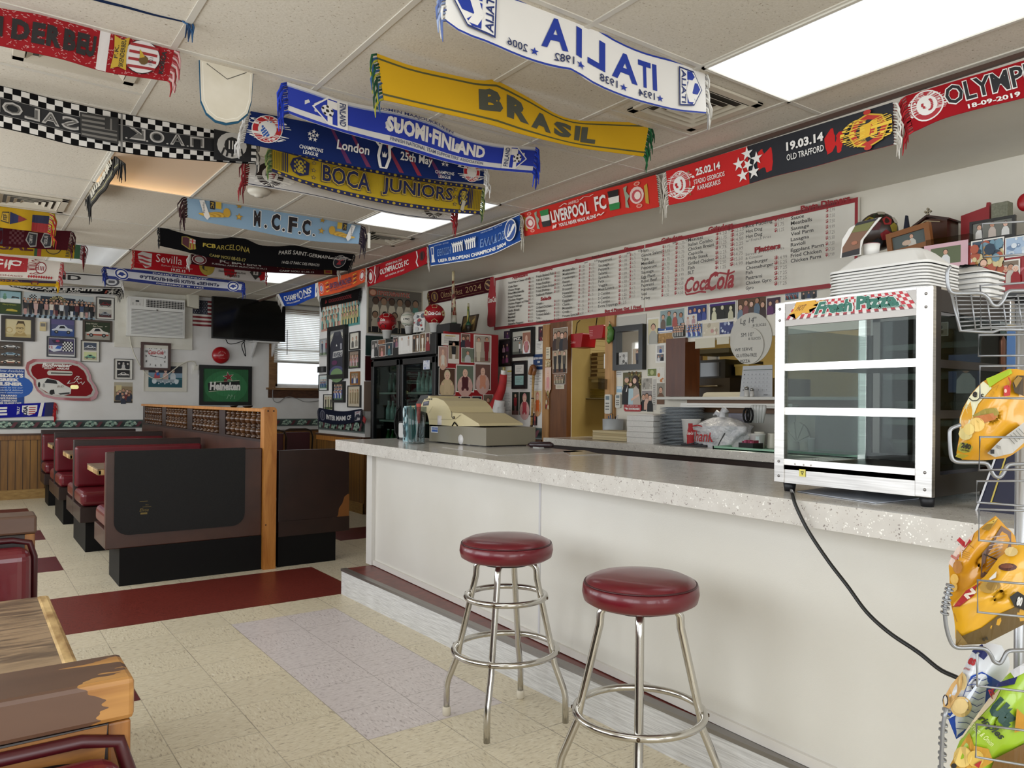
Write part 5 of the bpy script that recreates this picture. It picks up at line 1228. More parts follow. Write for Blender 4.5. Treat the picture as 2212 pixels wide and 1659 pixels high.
b.build('frame',t,bevel=.004)
A=Art()
def cl(A):
 A.rect(0,0,1,1,'#d9d7d4')
 for k in range(12):
  a=math.radians(90-30*(k+1));sq=1/max(abs(math.cos(a)),abs(math.sin(a)));x,y=.5+math.cos(a)*.39*min(sq,1.12),.5+math.sin(a)*.39*min(sq,1.12)
  s=str(k+1);A.text(s,x-.028*len(s),y-.05,x+.028*len(s),y+.05,'#1d1b1b',.02)
 A.text('Coca-Cola',.2,.6,.82,.78,'#b3161f',.015,.35);A.line([(.2,.62),(.28,.57),(.4,.62)],.012,'#b3161f')
 A.line([(.5,.5),(.92,.43)],.016,'#151515');A.line([(.52,.49),(.28,.53)],.026,'#151515');A.circ(.5,.5,.025,.025,'#151515',8);A.text('QUARTZ',.45,.37,.55,.4,'#777777',0)
A.sub(e,e,w-e,h-e,cl);A.build('dial',lambda u,v,z:f(u,v,.02+z),t)
f,w,h=wrect(1,YF,*kk(c3,1243,138,2085,768))
bd=thing('backing_board','white painted board behind the air conditioner','board',f(w/2,0,0))
MB().prism([(0,0),(w,0),(w,h*.99),(0,h*.99)],(0,.03),noisy('old_white_paint','#cdc8ba','#d8d4c8',5,rough=.5),f).build('board',bd)
MB().prism([(0,0),(w,0),(w,.045),(0,.045)],(.03,.04),M('#d2cdc0',.5),f).build('lower_batten',bd)
f,w,h=wrect(1,YF-.03,*kk(c3,1370,232,1985,650))
t=thing('air_conditioner','white through-wall air conditioner with louvred front','air conditioner',f(w/2,0,0))
MB().prism([(0,0),(w,0),(w,h),(0,h)],(0,.12),M('#d8d6d0',.4),f).build('body',t,bevel=.015)
b=MB();b.prism([(w*.06,h*.06),(w*.96,h*.06),(w*.96,h*.68),(w*.06,h*.68)],(.12,.125),M('#8d8b86',.5),f)
b.build('intake',t);b=MB()
for k in range(17):y=h*(.07+k*.0355);b.prism([(w*.05,y),(w*.97,y),(w*.97,y+h*.02),(w*.05,y+h*.02)],(.122,.136),M('#dddbd6',.4),f)
b.build('grille',t)
b=MB();b.prism([(w*.31,h*.76),(w*.98,h*.76),(w*.98,h*.95),(w*.31,h*.95)],(.118,.123),M('#2b2927',.5),f)
for k in range(13):x=w*(.32+k*.053);b.prism([(x,h*.76),(x+w*.008,h*.76),(x+w*.008,h*.95),(x,h*.95)],(.123,.13),M('#c9c6bf',.4),f)
for k in range(4):y=h*(.79+k*.045);b.prism([(w*.31,y),(w*.98,y),(w*.98,y+h*.01),(w*.31,y+h*.01)],(.123,.129),M('#c9c6bf',.4),f)
b.build('outlet_grille',t)
b=MB();b.prism([(w*.04,h*.77),(w*.26,h*.77),(w*.26,h*.95),(w*.04,h*.95)],(.12,.124),M('#cfccc5',.4),f);b.prism([(w*.13,h*.87),(w*.19,h*.87),(w*.19,h*.91),(w*.13,h*.91)],(.124,.125),M('#15171a',.3),f)
for k in range(3):
 for s_ in(.07,.13,.19):b.prism([(w*s_,h*(.79+k*.022)),(w*(s_+.03),h*(.79+k*.022)),(w*(s_+.03),h*(.8+k*.022)),(w*s_,h*(.8+k*.022))],(.124,.125),M('#a5a29b',.5),f)
b.build('control_panel',t)
MB().lathe([(.012,0),(.012,.004)],f(w*.5,h*.69,.125),M('#8d8b86',.3,.6),12,axis=(0,-1,0)).build('emblem',t)
def wallpts(P,axis,val):return[at(x,y,axis,val)for x,y in P]
def smooth_pts(P,n=8):
 f=curve(P);return[f(i/(n*(len(P)-1)))for i in range(n*(len(P)-1)+1)]
tag(MB().tube(smooth_pts(wallpts(K(c3,(1408,630),(1425,730),(1480,880),(1560,1010),(1660,1090),(1760,1090),(1860,1020),(1960,945),(2050,908),(2110,915),(2135,955)),1,YF-.05)),.007,M('#c9c4b4',.5),8).build('power_cord'),'cream power cord looping from the air conditioner below the clock','cord')
f,w,h=wrect(1,YF,*kk(c3,2085,945,2150,1050))
t=thing('wall_outlet','white wall outlet with a plug in it, left of the green framed picture','outlet',f(w/2,0,0))
MB().prism([(0,0),(w,0),(w,h),(0,h)],(0,.008),M('#d9d6cf',.4),f).build('cover_plate',t,bevel=.003)
MB().prism([(w*.3,h*.45),(w*.95,h*.45),(w*.95,h*.98),(w*.3,h*.98)],(.008,.045),M('#cfcabd',.4),f).build('plug',t,bevel=.006)
tops=[(1375,1460,'#1f3a26','dark green model car, leftmost on the board above the air conditioner'),(1475,1590,'#5a2a2c','maroon model car, second on the board above the air conditioner'),(1600,1700,'#6a2422','red model car, third on the board above the air conditioner'),(1715,1890,'#1f3a2a','long green model car, rightmost on the board above the air conditioner')]
for x0,x1,c,lab in tops:
 f,w,h=wrect(1,YF-.012,*kk(c3,x0,100,x1,134))
 f,w,h=wrect(1,YF-.012,*kk(c3,x0,96,x1,145));zt=at(c3[0]+x0/c3[2],c3[1]+143/c3[2],1,YF).z
 t=thing('model_car',lab,'model car',f(w/2,0,0))
 MB().prism([(0,.012),(0,h*.5),(w*.2,h*.6),(w*.35,h*.95),(w*.7,h*.95),(w*.82,h*.6),(w,h*.5),(w,.012)],(0,.03),M(c,.3),f).build('body',t)
 for x in(.22,.78):MB().lathe([(.014,0),(.014,.034)],f(w*x,.014,-.002),M_BLK,12,axis=(0,-1,0)).build('wheel',t)
f,w,h=wrect(1,YF,*kk(c3,2008,166,2132,342))
t=thing('wall_speaker','small off-white loudspeaker right of the air conditioner','speaker',f(w/2,0,0))
MB().prism([(0,h*.1),(w,0),(w,h),(0,h*.94)],(.02,.16),M('#c8c3b2',.5),f).build('cabinet',t,bevel=.01);MB().prism([(w*.1,h*.12),(w*.92,h*.05),(w*.92,h*.95),(w*.1,h*.92)],(.16,.166),M('#bdb8a8',.7),f).build('grille',t);MB().prism([(w*.4,h*.4),(w*.6,h*.4),(w*.6,h*.6),(w*.4,h*.6)],(0,.02),M_BLK,f).build('bracket',t)
f,w,h=wrect(1,YF-.012,*kk(c4,80,448,292,728))
def us(A):
 for k in range(13):A.rect(0,1-(k+1)/13,1,1-k/13,'#7c1a22' if k%2==0 else '#cfc9c0',same=k>0)
 A.rect(0,.46,.76,1,'#14162a')
 for j in range(7):
  for i in range(6):A.circ(.08+i*.125+(j%2)*.05,.52+j*.07,.02,.014,'#b9b6b4',5,same=(i+j)>0)
b=MB();A=Art();A.sub(0,0,w,h,us);A.build('x',lambda u,v,z:f(u,v,.004+z+.006*math.sin(u*40)),into=b,cuts=[w*k/12 for k in range(1,12)])
b.grid(8,1,lambda u,v:f(u*w,v*h,.002+.006*math.sin(u*w*40)),M('#7c1a22',.8))
tag(b.build('national_flag'),'American flag pinned to the wall beside the television','flag')
f,w,h=wrect(1,YF-.22,*kk(c4,292,432,1085,878))
t=thing('television','large black flat-screen television hung below the ceiling','television',f(w/2,0,0))
MB().prism([(0,0),(w,0),(w,h),(0,h)],(-.04,.012),M('#060606',.4),f).build('case',t,bevel=.006)
MB().prism([(.012,.02),(w-.012,.02),(w-.012,h-.012),(.012,h-.012)],(.012,.014),M('#030303',.12),f).build('screen',t)
MB().prism([(w*.35,h*.3),(w*.65,h*.3),(w*.65,h*.7),(w*.35,h*.7)],(-.22,-.04),M_BLK,f).build('wall_mount',t)
f,w,h=wrect(1,YF,*kk(c4,682,900,968,1112));
t=thing('wall_shelf','white bracket shelf below the television','shelf',f(w/2,0,0))
MB().prism([(0,h*.93),(w,h*.93),(w,h),(0,h)],(0,.24),M('#cfccc8',.5),f).build('board',t,bevel=.003)
for x in(.12,.86):
 b=MB();b.prism([(w*x,0),(w*x+.02,0),(w*x+.02,h*.93),(w*x,h*.93)],(0,.006),M('#d5d3d0',.4),f)
 b.add([f(w*x,h*.2,.006),f(w*x,h*.93,.006),f(w*x,h*.93,.22),f(w*x+.02,h*.2,.006),f(w*x+.02,h*.93,.006),f(w*x+.02,h*.93,.22)],[(0,1,2),(3,5,4),(0,2,5,3),(1,4,5,2),(0,3,4,1)],M('#d5d3d0',.4));b.build('bracket',t)
t=thing('cable_box','flat black cable box on the white shelf','cable box',f(w*.6,h,.1));MB().prism([(w*.3,h*1.005),(w*.98,h*1.005),(w*.98,h*1.16),(w*.3,h*1.16)],(.03,.2),M('#0d0d0e',.4),f).build('box',t,bevel=.004)
tag(MB().tube(smooth_pts(wallpts(K(c4,(440,868),(470,915),(540,915),(620,890),(660,872)),1,YF-.12)),.006,M_BLK,6).tube(smooth_pts(wallpts(K(c4,(650,885),(615,930),(630,1000),(655,1052),(650,980),(640,900)),1,YF-.1)),.006,M_BLK,6).build('cable_bundle'),'black cables dangling below the television','cable')
P=at(c4[0]+379/c4[2],c4[1]+1043/c4[2],1,YF);r_=(at(c4[0]+475/c4[2],c4[1]+1043/c4[2],1,YF)-P).x
t=thing('alarm_bell','round red fire alarm bell on the far wall','bell',tuple(P))
MB().lathe([(r_*.5,0),(r_*.5,.03),(r_*.98,.03),(r_,.045),(r_*.94,.065),(r_*.7,.085),(r_*.3,.095),(.001,.097)],P,M('#a00f18',.28,coat=.3),36,axis=(0,-1,0)).build('gong',t)
A=Art();A.arc_text('FIRE ALARM',0,0,r_*.42,r_*.42,r_*.1,math.radians(160),math.radians(20),'#d39a94');A.text('Bell',-r_*.2,-r_*.1,r_*.2,r_*.1,'#d39a94',.02,.2);A.text('DO NOT PAINT',-r_*.35,-r_*.42,r_*.35,-r_*.34,'#d39a94')
A.build('lettering',lambda u,v,z:(P.x+u,YF-.0985-z,P.z+v),t)
def a_hein(A,r):
 A.rect(0,0,1,1,'#1f5a30');A.circ(.5,.45,.48,.5,'#2c7040',20);A.circ(.5,.5,.3,.34,'#357c4a',18)
 for k in range(12):A.rect(.04+k*.08,.02,.045+k*.08,.98,'#25613a',same=k>0)
 A.star(.55,.76,.13,.17,'#cfc9bd',a=1.75);A.star(.55,.76,.11,.145,'#8a1f24',a=1.75);A.rect(.45,.4,.53,.7,'#6a1a1c')
 A.poly([(.12,.32),(.1,.56),(.8,.64),(.82,.42)],'#0d0d0c');A.line([(.13,.585),(.8,.665)],.012,'#bdb7a6');A.line([(.12,.3),(.82,.395)],.012,'#bdb7a6')
 A.text('Heineken',.14,.35,.82,.6,W_,.05,.1)
 for k in range(3):A.line([(.52+k*.08,.08),(.56+k*.07,.22),(.6+k*.05,.16)],.014,'#7fa886')
picture('black framed green beer sign with a red star, near the window',*FW,*kk(c4,150,1156,718,1584),a_hein,'#0b0b0b',.05,depth=.035,name='framed_sign',cat='sign')
f,w,h=wrect(1,YF-.05,*kk(c4,965,520,1560,1130));x0w,x1w=f(0,0,0)[0],WX1-.02
t=thing('window_blind','white slatted blind lowered over most of the window','blind',((x0w+x1w)/2,YF-.05,WZ0+.35))
sl=NT('blind_slat');tr=sl.n('ShaderNodeBsdfTranslucent');tr.inputs[0].default_value=rgb('#f2efe8');mx=sl.n('ShaderNodeMixShader');mx.inputs[0].default_value=.55
sl.b.inputs['Base Color'].default_value=rgb('#d9d7d1');sl.l(sl.b.outputs[0],mx.inputs[1]);sl.l(tr.outputs[0],mx.inputs[2]);sl.l(mx.outputs[0],sl.out.inputs[0])
zb,zt=at(c4[0]+1200/c4[2],c4[1]+1118/c4[2],1,YF).z,at(c4[0]+1200/c4[2],c4[1]+528/c4[2],1,YF).z
for k in range(29):
 z=zb+.02+(zt-zb-.05)*k/28
 MB().add([(x0w,YF-.075,z-.011),(x1w,YF-.075,z-.011),(x1w,YF-.055,z+.012),(x0w,YF-.055,z+.012)],[(0,1,2,3)],sl.m).build('slat',t)
MB().box((x0w,YF-.08,zt-.03),(x1w,YF-.04,zt+.02),M('#d2cfc8',.5)).build('head_rail',t);MB().box((x0w,YF-.08,zb-.02),(x1w,YF-.05,zb+.008),M('#aaa69e',.5)).build('bottom_rail',t)
MB().tube([(x0w+.18,YF-.1,zt-.35),(x0w+.18,YF-.1,zb+.1)],.006,M('#8a8884',.4),6).build('tilt_wand',t)
zc0,zc1=at(c4[0]+1200/c4[2],c4[1]+1392/c4[2],1,YF).z,zb+.03
ct_=NT('sheer_curtain');tr=ct_.n('ShaderNodeBsdfTranslucent');tr.inputs[0].default_value=rgb('#fbfaf6');tt=ct_.n('ShaderNodeBsdfTransparent');mx=ct_.n('ShaderNodeMixShader');mx.inputs[0].default_value=.55;ct_.l(tr.outputs[0],mx.inputs[1]);ct_.l(tt.outputs[0],mx.inputs[2]);ct_.l(mx.outputs[0],ct_.out.inputs[0])
b=MB();b.grid(24,2,lambda u,v:(WX0+.03+u*(WX1-WX0-.06),YF-.02+.006*math.sin(u*40),zc0+v*(zc1-zc0)),ct_.m)
tag(b.build('sheer_curtain'),'bright sheer curtain across the lower part of the window','curtain')
tag(MB().tube(smooth_pts(wallpts(K(c4,(955,1390),(950,1480),(965,1540),(1010,1555),(1100,1498),(1200,1510),(1300,1548),(1420,1540),(1560,1520)),1,YF-.03)),.006,M('#8d8a88',.5),6).build('window_cable'),'grey cable sagging below the window sill','cable')
gl=MB();rnd=random.Random(8)
for k in range(34):
 P=at(c4[0]+(90+k*12)/c4[2],c4[1]+(352+k*1.9+rnd.uniform(-18,18))/c4[2],1,YF-.05)
 gl.sphere((P.x,P.y-rnd.uniform(0,.05),P.z),.035,M(('#2a3322','#4a5a3a','#3a1a1a','#6a5f42')[k%4],.8),7,5,(1.2,.7,.6))
tag(gl.build('leaf_garland'),'dark leafy garland under the ceiling above the television','garland')
PW=(0,XP)
old=ph_team('#7fa39a','#c9b98a','#b3c2b6','#5a8a86')
picture('faded team print hanging left below the black wall scarf',*PW,*kk(c4,1480,490,1688,775),ph_team('#6a9a92','#c4b9a0','#c6cdc2','#b98a7c',3,6),matc='#cfc8b8',mw=.006,name='team_print',cat='print')
picture('greenish team print hanging right below the black wall scarf',*PW,*kk(c4,1692,452,1900,728),ph_team('#bcae78','#a9a070','#7fa39e','#4c8a84',3,6),matc='#8aa39a',mw=.006,name='team_print',cat='print')
def a_jersey(A,r):
 A.rect(0,0,1,1,'#8d8c8a');A.poly([(.0,.0),(.0,.62),(.1,.84),(.3,.97),(.7,.97),(.92,.84),(1,.62),(1,0)],'#2c2c38');A.poly([(.3,.97),(.38,.88),(.6,.88),(.7,.97)],'#3d3d46')
 for s_ in(-1,1):A.poly([(.5+s_*.5,.7),(.5+s_*.5,.9),(.5+s_*.26,.96),(.5+s_*.3,.86)],'#b9b5a6');A.line([(.5+s_*.46,.8),(.5+s_*.24,.9)],.012,'#15151c')
 A.poly([(.42,.64),(.52,.64),(.47,.69)],W_)
 for k in range(3):A.circ(.78,.59+k*.04,.06,.03,'#9a98a0',10)
 A.poly([(.2,.38),(.24,.52),(.92,.54),(.86,.4)],'#b5b3b0');A.text('RIVERS',.26,.4,.84,.5,'#3a3a48',.04,.15)
 A.circ(.33,.27,.2,.055,'#5a2a4e',14);A.circ(.5,.02,.55,.18,'#4a4a6e',18);A.circ(.5,-.02,.45,.16,'#6f8a5e',18)
picture('tall black framed dark football jersey on the pillar wall',*PW,*kk(c4,1582,728,1772,1298),a_jersey,'#0d0d0e',.05,depth=.05,name='framed_jersey',cat='framed jersey')
picture('silver framed photo of a player, left of the jersey',*PW,*kk(c4,1474,862,1568,1054),ph_stand(['#2a3246','#8a2a2e'],'#a9adb0','#7c8a70'),'#a3a19c',.012)
picture('black framed pale print of two men, upper right of the jersey',*PW,*kk(c4,1798,788,1906,984),ph_people(['#5a5650','#8c8478'],'#cfc9ba',ground='#d9d4c8'),'#1b1a19',.014,'#cfc9ba',.02)
picture('black framed team photo in white shirts, right of the jersey',*PW,*kk(c4,1792,990,1904,1186),ph_team('#c9b3b3','#b98a8c','#8c7a6a','#6a7a52',2,5),'#1b1a19',.014)
t=thing('thermostat','small black control box below the silver framed photo','thermostat',tuple(at(697,799,0,XP)));f,w,h=wrect(0,XP,*kk(c4,1460,1166,1532,1230))
MB().prism([(0,0),(w,0),(w,h),(0,h)],(0,.03),M('#18181a',.4),f).build('case',t,bevel=.005);MB().prism([(w*.58,h*.15),(w*.9,h*.15),(w*.9,h*.85),(w*.58,h*.85)],(.03,.032),M('#4a4a4c',.3),f).build('keypad',t)
picture('white bordered team photo below the black control box',*PW,*kk(c4,1464,1252,1560,1428),ph_team('#3a5a8a','#6a7f9a','#b9c6c4','#6a8a72',2,5),'#2b2b2a',.01,'#cfd2cc',.02)
picture('small light oak framed photo of players',*PW,*kk(c4,1808,1220,1902,1366),ph_people(['#2a3a6a','#c9c9cc','#2a3a6a'],'#8a7a62'),'#8a5a26',.018)
picture('black framed team photo in blue stripes, below the jersey',*PW,*kk(c4,1618,1326,1746,1556),ph_team('#4a5a9a','#c3c6d2','#4a5a4a','#4a6a4a',3,6),'#121212',.026,'#2a2f36',.01,depth=.03)
picture('beige matted picture of uniformed men, lower right of the pillar wall',*PW,*kk(c4,1778,1370,1916,1610),ph_stand(['#8c7a5a']*4,'#b3a487','#a5947a','#7a6a4e'),'#1f1d1b',.012,'#b9ad98',.028)
picture('white framed photo of dark figures outdoors, just above the navy scarf',*PW,*kk(c4,1515,1466,1618,1652),ph_stand(['#3a2a26','#6a6a4a','#2a2a2a'],'#b5ae94','#5a6a3e'),'#22201e',.01,'#cfcabd',.016)
AW=(1,YP0)
def a_prot(A,r):
 A.rect(0,0,1,1,'#5c554b');A.rect(0,0,1,.12,'#1d1b19');A.rect(0,.55,1,.78,'#6f675b')
 A.circ(.08,.9,.075,.085,'#8a4a34',14);A.circ(.08,.9,.055,.062,'#b98a70',12);A.text('ΠΡΩΤΑΘΛΗΤΗΣ',.165,.84,.77,.965,'#b0a595',.07);A.text('ΠΡΩΤΑΘΛΗΤΗΣ',.17,.85,.765,.955,'#9a3a2a',.03)
 A.text('2006-07',.165,.72,.46,.82,'#8a3e2e',.04)
 for i in range(6):person(A,.13+i*.15,.3,.5,r,'#bcb09a' if i<5 else '#4f7a6e',('#4a3426','#8a6a52')[i%2],'#1a1512',w=.62)
 for i in range(5):person(A,.12+i*.18,.02,.46,r,'#bcb09a',('#8a6a52','#3a281e')[i%2],'#1a1512',w=.7);A.rect(.06+i*.18,.02,.18+i*.18,.14,'#17161a')
picture('old poster of a champion team with red Greek lettering in the alcove',*AW,*kk(cG,668,325,1265,822),a_prot,'#a39a86',.012,name='poster',cat='poster',depth=.012)
f,w,h=wrect(1,YP0,*kk(cG,650,838,990,1052));tag(MB().prism([(0,0),(w,0),(w,h),(0,h)],(0,.02),M('#12302c',.4),f).build('chalkboard'),'dark green board below the old poster, left of the bottle cooler','board')
f,w,h=wrect(1,YP0,*kk(cG,645,1058,990,1322));tag(MB().prism([(0,0),(w,0),(w,h),(0,h)],(0,.015),M('#3a0a10',.35),f).build('wall_panel'),'dark red panel below the green board, left of the bottle cooler','panel')
f,w,h=wrect(1,YP0,*kk(cG,632,1330,990,1650));tag(MB().prism([(0,0),(w,0),(w,h),(0,h)],(0,.012),M('#7d6a5c',.5),f).build('wall_panel'),'brownish panel below the dark red one, left of the bottle cooler','panel')
# ==========================================================
c7,c8,cM,cN=(1040,640,5.027),(1280,640,5.027),(1040,500,5.027),(1440,400,5.027)
c5=(1640,420,3.867)
def size_at(P,px):return px*(Vector(P)-Vector((0,0,CH))).dot(_F)/FPX
MW=(0,XW)
XB=XW-.03
O_=at(1068,656,0,XB);y0b=O_.y;z0b=at(1069,713,0,XB).z;z1b=at(1068,601,0,XB).z;y1b=at(1853,500,0,XB).y
t=thing('menu_board','long white menu board with red border over the kitchen openings','menu board',(XB,(y0b+y1b)/2,z0b))
MB().box((XB,y1b,z0b),(XB+.02,y0b,z1b),M('#d6d1c5',.35)).build('panel',t)
fm_=onX(XB,0,0);RED,INK,PEN=M('#8f1a22',.5),M('#2b2623',.5),M('#6d665f',.6)
A=Art()
bwid=.028
A.rect(-y0b,z1b-bwid,-y1b,z1b,RED);A.rect(-y0b,z0b,-y1b,z0b+bwid,RED);A.rect(-y0b,z0b,-y0b+.02,z1b,RED);A.rect(-y1b-.02,z0b,-y1b,z1b,RED)
def pt(c,x,y):p=at(c[0]+x/c[2],c[1]+y/c[2],0,XB);return-p.y,p.z
def row(c,s,x0,x1,yb,hpx,mat,bold=.01,shear=0):
 u0,v0=pt(c,x0,yb);_,v1=pt(c,x0,yb-hpx);u1,_=pt(c,x1,yb)
 d=(v1-v0)*(.24 if any(q in s for q in 'gjpqy,')else 0);A.text(s,u0,v0-d,u1,v1,mat,bold,shear)
def price(c,s,x0,x1,yb,hpx):
 w=(x1-x0);row(c,'$',x0,x0+w*.28,yb,hpx*1.15,RED,.03);row(c,s,x0+w*.32,x1,yb-(x1-x0)*.03,hpx,PEN,-.005)
def col(c,x,rows,hpx):
 for s,x1,yb in rows:row(c,s,x,x1,yb,hpx,INK,.018)
for c,s,x0,x1,yb,h in((cM,'Appetizers',335,503,521,44),(cM,'Seafood',632,772,447,44),(cM,'Salads',643,760,757,42),(cM,'Pizza',1020,1122,350,48),(cM,'Pizza',1553,1677,228,52),(cM,'Grinders',1953,2185,133,56),(cN,'Grinders',453,723,518,60),(cN,'Platters',958,1240,738,62),(cN,'Pasta Dinners',1458,1995,292,66),(cM,'Buy 4 Pizzas Get 1 Free!',1343,1737,885,36)):row(c,s,x0,x1,yb,h,RED,.05)
for c,s,x0,x1,yb,h in((cM,'Sheet Pizza 1 Day Notice',1200,1493,298,28),(cM,'SM',1122,1153,350,16),(cM,'LG',1233,1265,330,18),(cM,'SM',1582,1615,250,18),(cM,'LG',1708,1742,222,22),(cM,'SM',2080,2117,138,22),(cN,'LG',213,250,605,26),(cN,'SM',670,718,498,18),(cN,'LG',838,883,468,28)):row(c,s,x0,x1,yb,h,INK,.0)
col(cM,297,[('French Fries w/ Cheese +$2.00',525,575),('Cole Slaw',397,618),('Onion Rings',420,655),('Fried Mozzarella',465,690),('Fried Chicken',435,728),('Chicken Fingers',457,765),('Chicken Fingers w/ Fries',517,803),('Chicken Wings',443,840),('Garlic Bread',416,878),('Seafood',372,912),('Meatball',372,948),('Sausage',368,984),('Jalapeño Poppers',462,1020)],25)
for s,y in zip('5.75 1.99 6.25 10.50 15.50 9.25 11.75 10.25 5.99 9.95 3.25 3.25 10.50'.split(),(527,565,607,643,682,720,755,793,835,873,912,948,987)):price(cM,s,522,575,y,24)
col(cM,611,[('Fresh Baked Fish',803,508),('Fish & Chips',748,548),('Fried Scallop',758,590),('Fried Clam Strips',805,630),('Fried Shrimp',755,668),('Seafood Platter',787,708),('Greek',675,803),('Grilled Chicken',777,845),('Antipasto',713,885),('Tossed Salad',753,922),('Tuna',655,958),('Greek Chicken',763,1000)],27)
for s,y in zip('13.50 16.50 22.50 18.50 20.50 29.99 15.99 15.75 16.75 10.50 13.75 20.99'.split(),(470,505,548,590,630,672,775,813,853,893,930,970)):price(cM,s,813,870,y,26)
col(cM,910,[('Mozzarella',1040,445),('Mushroom',1037,485),('Hamburger',1048,527),('Bacon',987,568),('Anchovy',1018,608),('Broccoli',1010,648),('Hawaiian',1022,690),('Chicken',1010,728),('Eggplant',1022,772),('Clams',985,813),('Mousaka',1017,853),('Greek',982,893),('House Special',1083,935)],28)
for s,q,y in zip('11.25 11.99 11.99 11.99 11.99 11.99 15.75 15.99 11.99 13.50 15.75 17.75 16.99'.split(),'15.25 16.75 16.75 16.75 16.75 16.75 18.75 19.99 16.75 19.75 18.75 20.99 20.99'.split(),(405,447,487,527,568,610,652,690,733,782,827,868,910)):price(cM,s,1091,1155,y,27);price(cM,q,1201,1257,y-24,27)
col(cM,1318,[('Pepperoni',1463,350),('Sausage',1437,397),('Peppers',1433,440),('Salami',1413,483),('Spinach',1430,527),('Feta',1380,568),('Veggie',1417,613),('Meat Lovers',1492,655),('2 Combo',1445,703),('3 Combo',1445,750),('4 Combo',1445,793),('Extra Toppings',1530,835)],31)
for s,y in zip('11.99 11.99 11.99 11.99 11.99 11.99 16.99 11.25 15.50 16.25 18.99 1.25'.split(),(305,350,395,440,488,530,575,620,668,715,757,800)):price(cM,s,1543,1633,y,30)
for s,y in zip('16.75 16.75 16.75 16.75 16.75 16.75 20.99 20.99 18.75 18.25 19.50'.split(),(280,322,368,412,460,503,545,595,642,688,732)):price(cM,s,1670,1733,y,30)
col(cM,1803,[('Ham',1880,243),('Genoa Salami',2028,290),('Tuna',1880,335),('Meatball',1940,380),('Pepperoni',1970,428),('Sausage',1937,475),('Egg Plant',1957,525),('Roast Beef',1975,570),('Pastrami',1940,615),('Hamburger',1980,660),('Veal',1867,708),('Turkey',1902,755)],33)
for s,q,y,y2 in zip('9.75 9.95 10.99 9.75 9.75 9.75 9.75 11.75 9.75 10.75 11.75 10.50'.split(),'11.75 11.75 11.75 11.75 11.75 11.75 11.75 13.99 11.99 14.50 14.50 14.50'.split(),(200,245,290,337,390,437,485,535,582,628,675,722),(668,715,765,815,865,910,958,1010,1058,1103,1153,1203)):price(cM,s,2035,2118,y,32);price(cN,q,167,265,y2,33)
col(cN,320,[('Meatless',480,632),('Italian Combo',585,683),('Chicken Breast',603,733),('Capicola',480,783),('Philly Steak',538,833),('Grilled Chicken',603,885),('Fish',392,935),('BLT',385,985)],36)
for s,q,y in zip('9.50 11.75 11.25 9.75 12.25 12.25 12.50 11.25'.split(),'12.25 14.50 14.50 12.25 14.99 14.75 15.50 14.99'.split(),(568,618,668,720,773,825,880,933)):price(cN,s,622,742,y,35);price(cN,q,785,925,y-34,36)
col(cN,960,[('Rice Pudding',1247,490),('Hot Dog',1138,547),('Hot Dog',1138,603),('Hamburger',1200,885),('Cheeseburger',1260,940),('Fish',1035,990),('Pastrami',1138,1045),('Chicken Gyro',1240,1102),('Gyro',1047,1155)],38)
for s,x1,y in(('w/ French Fries',1235,643),('Served w/ French Fries',1377,788),('& Coleslaw',1145,830)):row(cN,s,960,x1,y,28,INK,-.005)
for s,y in zip('4.99 5.75 11.25 14.99 15.25 17.25 17.25 17.25 17.25'.split(),(420,478,537,832,885,943,998,1053,1110)):price(cN,s,1274,1412 if y>600 else 1378,y,37)
row(cN,'Linguini Or Penne with',1515,1940,335,30,INK,-.005)
col(cN,1458,[('Sauce',1600,408),('Meatballs',1687,463),('Sausage',1657,522),('Veal Parm',1703,578),('Lasagna',1655,638),('Ravioli',1617,694),('Eggplant Parm',1817,754),('Fried Chicken',1790,810),('Chicken Parm',1787,866)],40)
for s,y in zip('15.99 17.50 17.50 19.99 17.25 15.50 17.50 17.50 17.99'.split(),(327,387,445,505,565,622,683,745,803)):price(cN,s,1840,1938,y,37)
row(cN,'Coca',312,590,1188,165,RED,.03,.35);row(cN,'Cola',560,850,1170,200,RED,.03,.35);A.line([pt(cN,320,1170),pt(cN,330,1205),pt(cN,420,1190),pt(cN,480,1172),pt(cN,545,1178)],.012,RED);A.line([pt(cN,640,1010),pt(cN,690,970),pt(cN,790,985),pt(cN,858,955)],.012,RED)
def bot(c,P,m):A.poly([pt(c,x,y)for x,y in P],m)
bot(cM,[(200,512),(240,506),(240,550),(243,590),(262,680),(267,740),(262,800),(258,860),(260,940),(258,1010),(240,1042),(195,1048),(170,1030),(168,960),(176,880),(172,800),(174,720),(190,640),(198,570)],RED)
row(cM,'Coca-Cola',176,264,790,60,M('#d6d1c5',.4),.03,.25)
A.build('lettering',fm_,t,eps=.0003)
for x in(cM[0]+1775/cM[2],):
 y=at(x,560,0,XB).y;MB().box((XB-.004,y-.004,z0b),(XB,y+.004,z1b),M('#c4beb0',.4)).build('panel_joint',t)
XFR,YF0,YF1,ZFR=3.50,6.26,7.70,1.90
t=thing('bottle_cooler','black glass-door bottle cooler with photos on its header and a red side','cooler',(3.8,7.0,0))
b=MB();bk=M('#0a0a0b',.35)
b.box((XFR+.02,YF0+.02,0),(4.18,YF0+.05,ZFR),bk);b.box((XFR+.02,YF1-.04,0),(4.18,YF1,ZFR),bk);b.box((XFR+.02,YF0+.02,ZFR-.03),(4.18,YF1,ZFR),bk);b.box((4.14,YF0+.02,0),(4.18,YF1,ZFR),M('#5f5d58',.5));b.box((XFR+.02,YF0+.02,0),(4.18,YF1,.25),bk)
b.build('cabinet',t)
zh0=at(cG[0]+1040/cG[2],cG[1]+1062/cG[2],0,XFR).z
MB().box((XFR,YF0+.02,zh0),(XFR+.06,YF1,ZFR),bk).build('header',t,bevel=.004)
ym=at(cG[0]+1020/cG[2],cG[1]+1300/cG[2],0,XFR).y
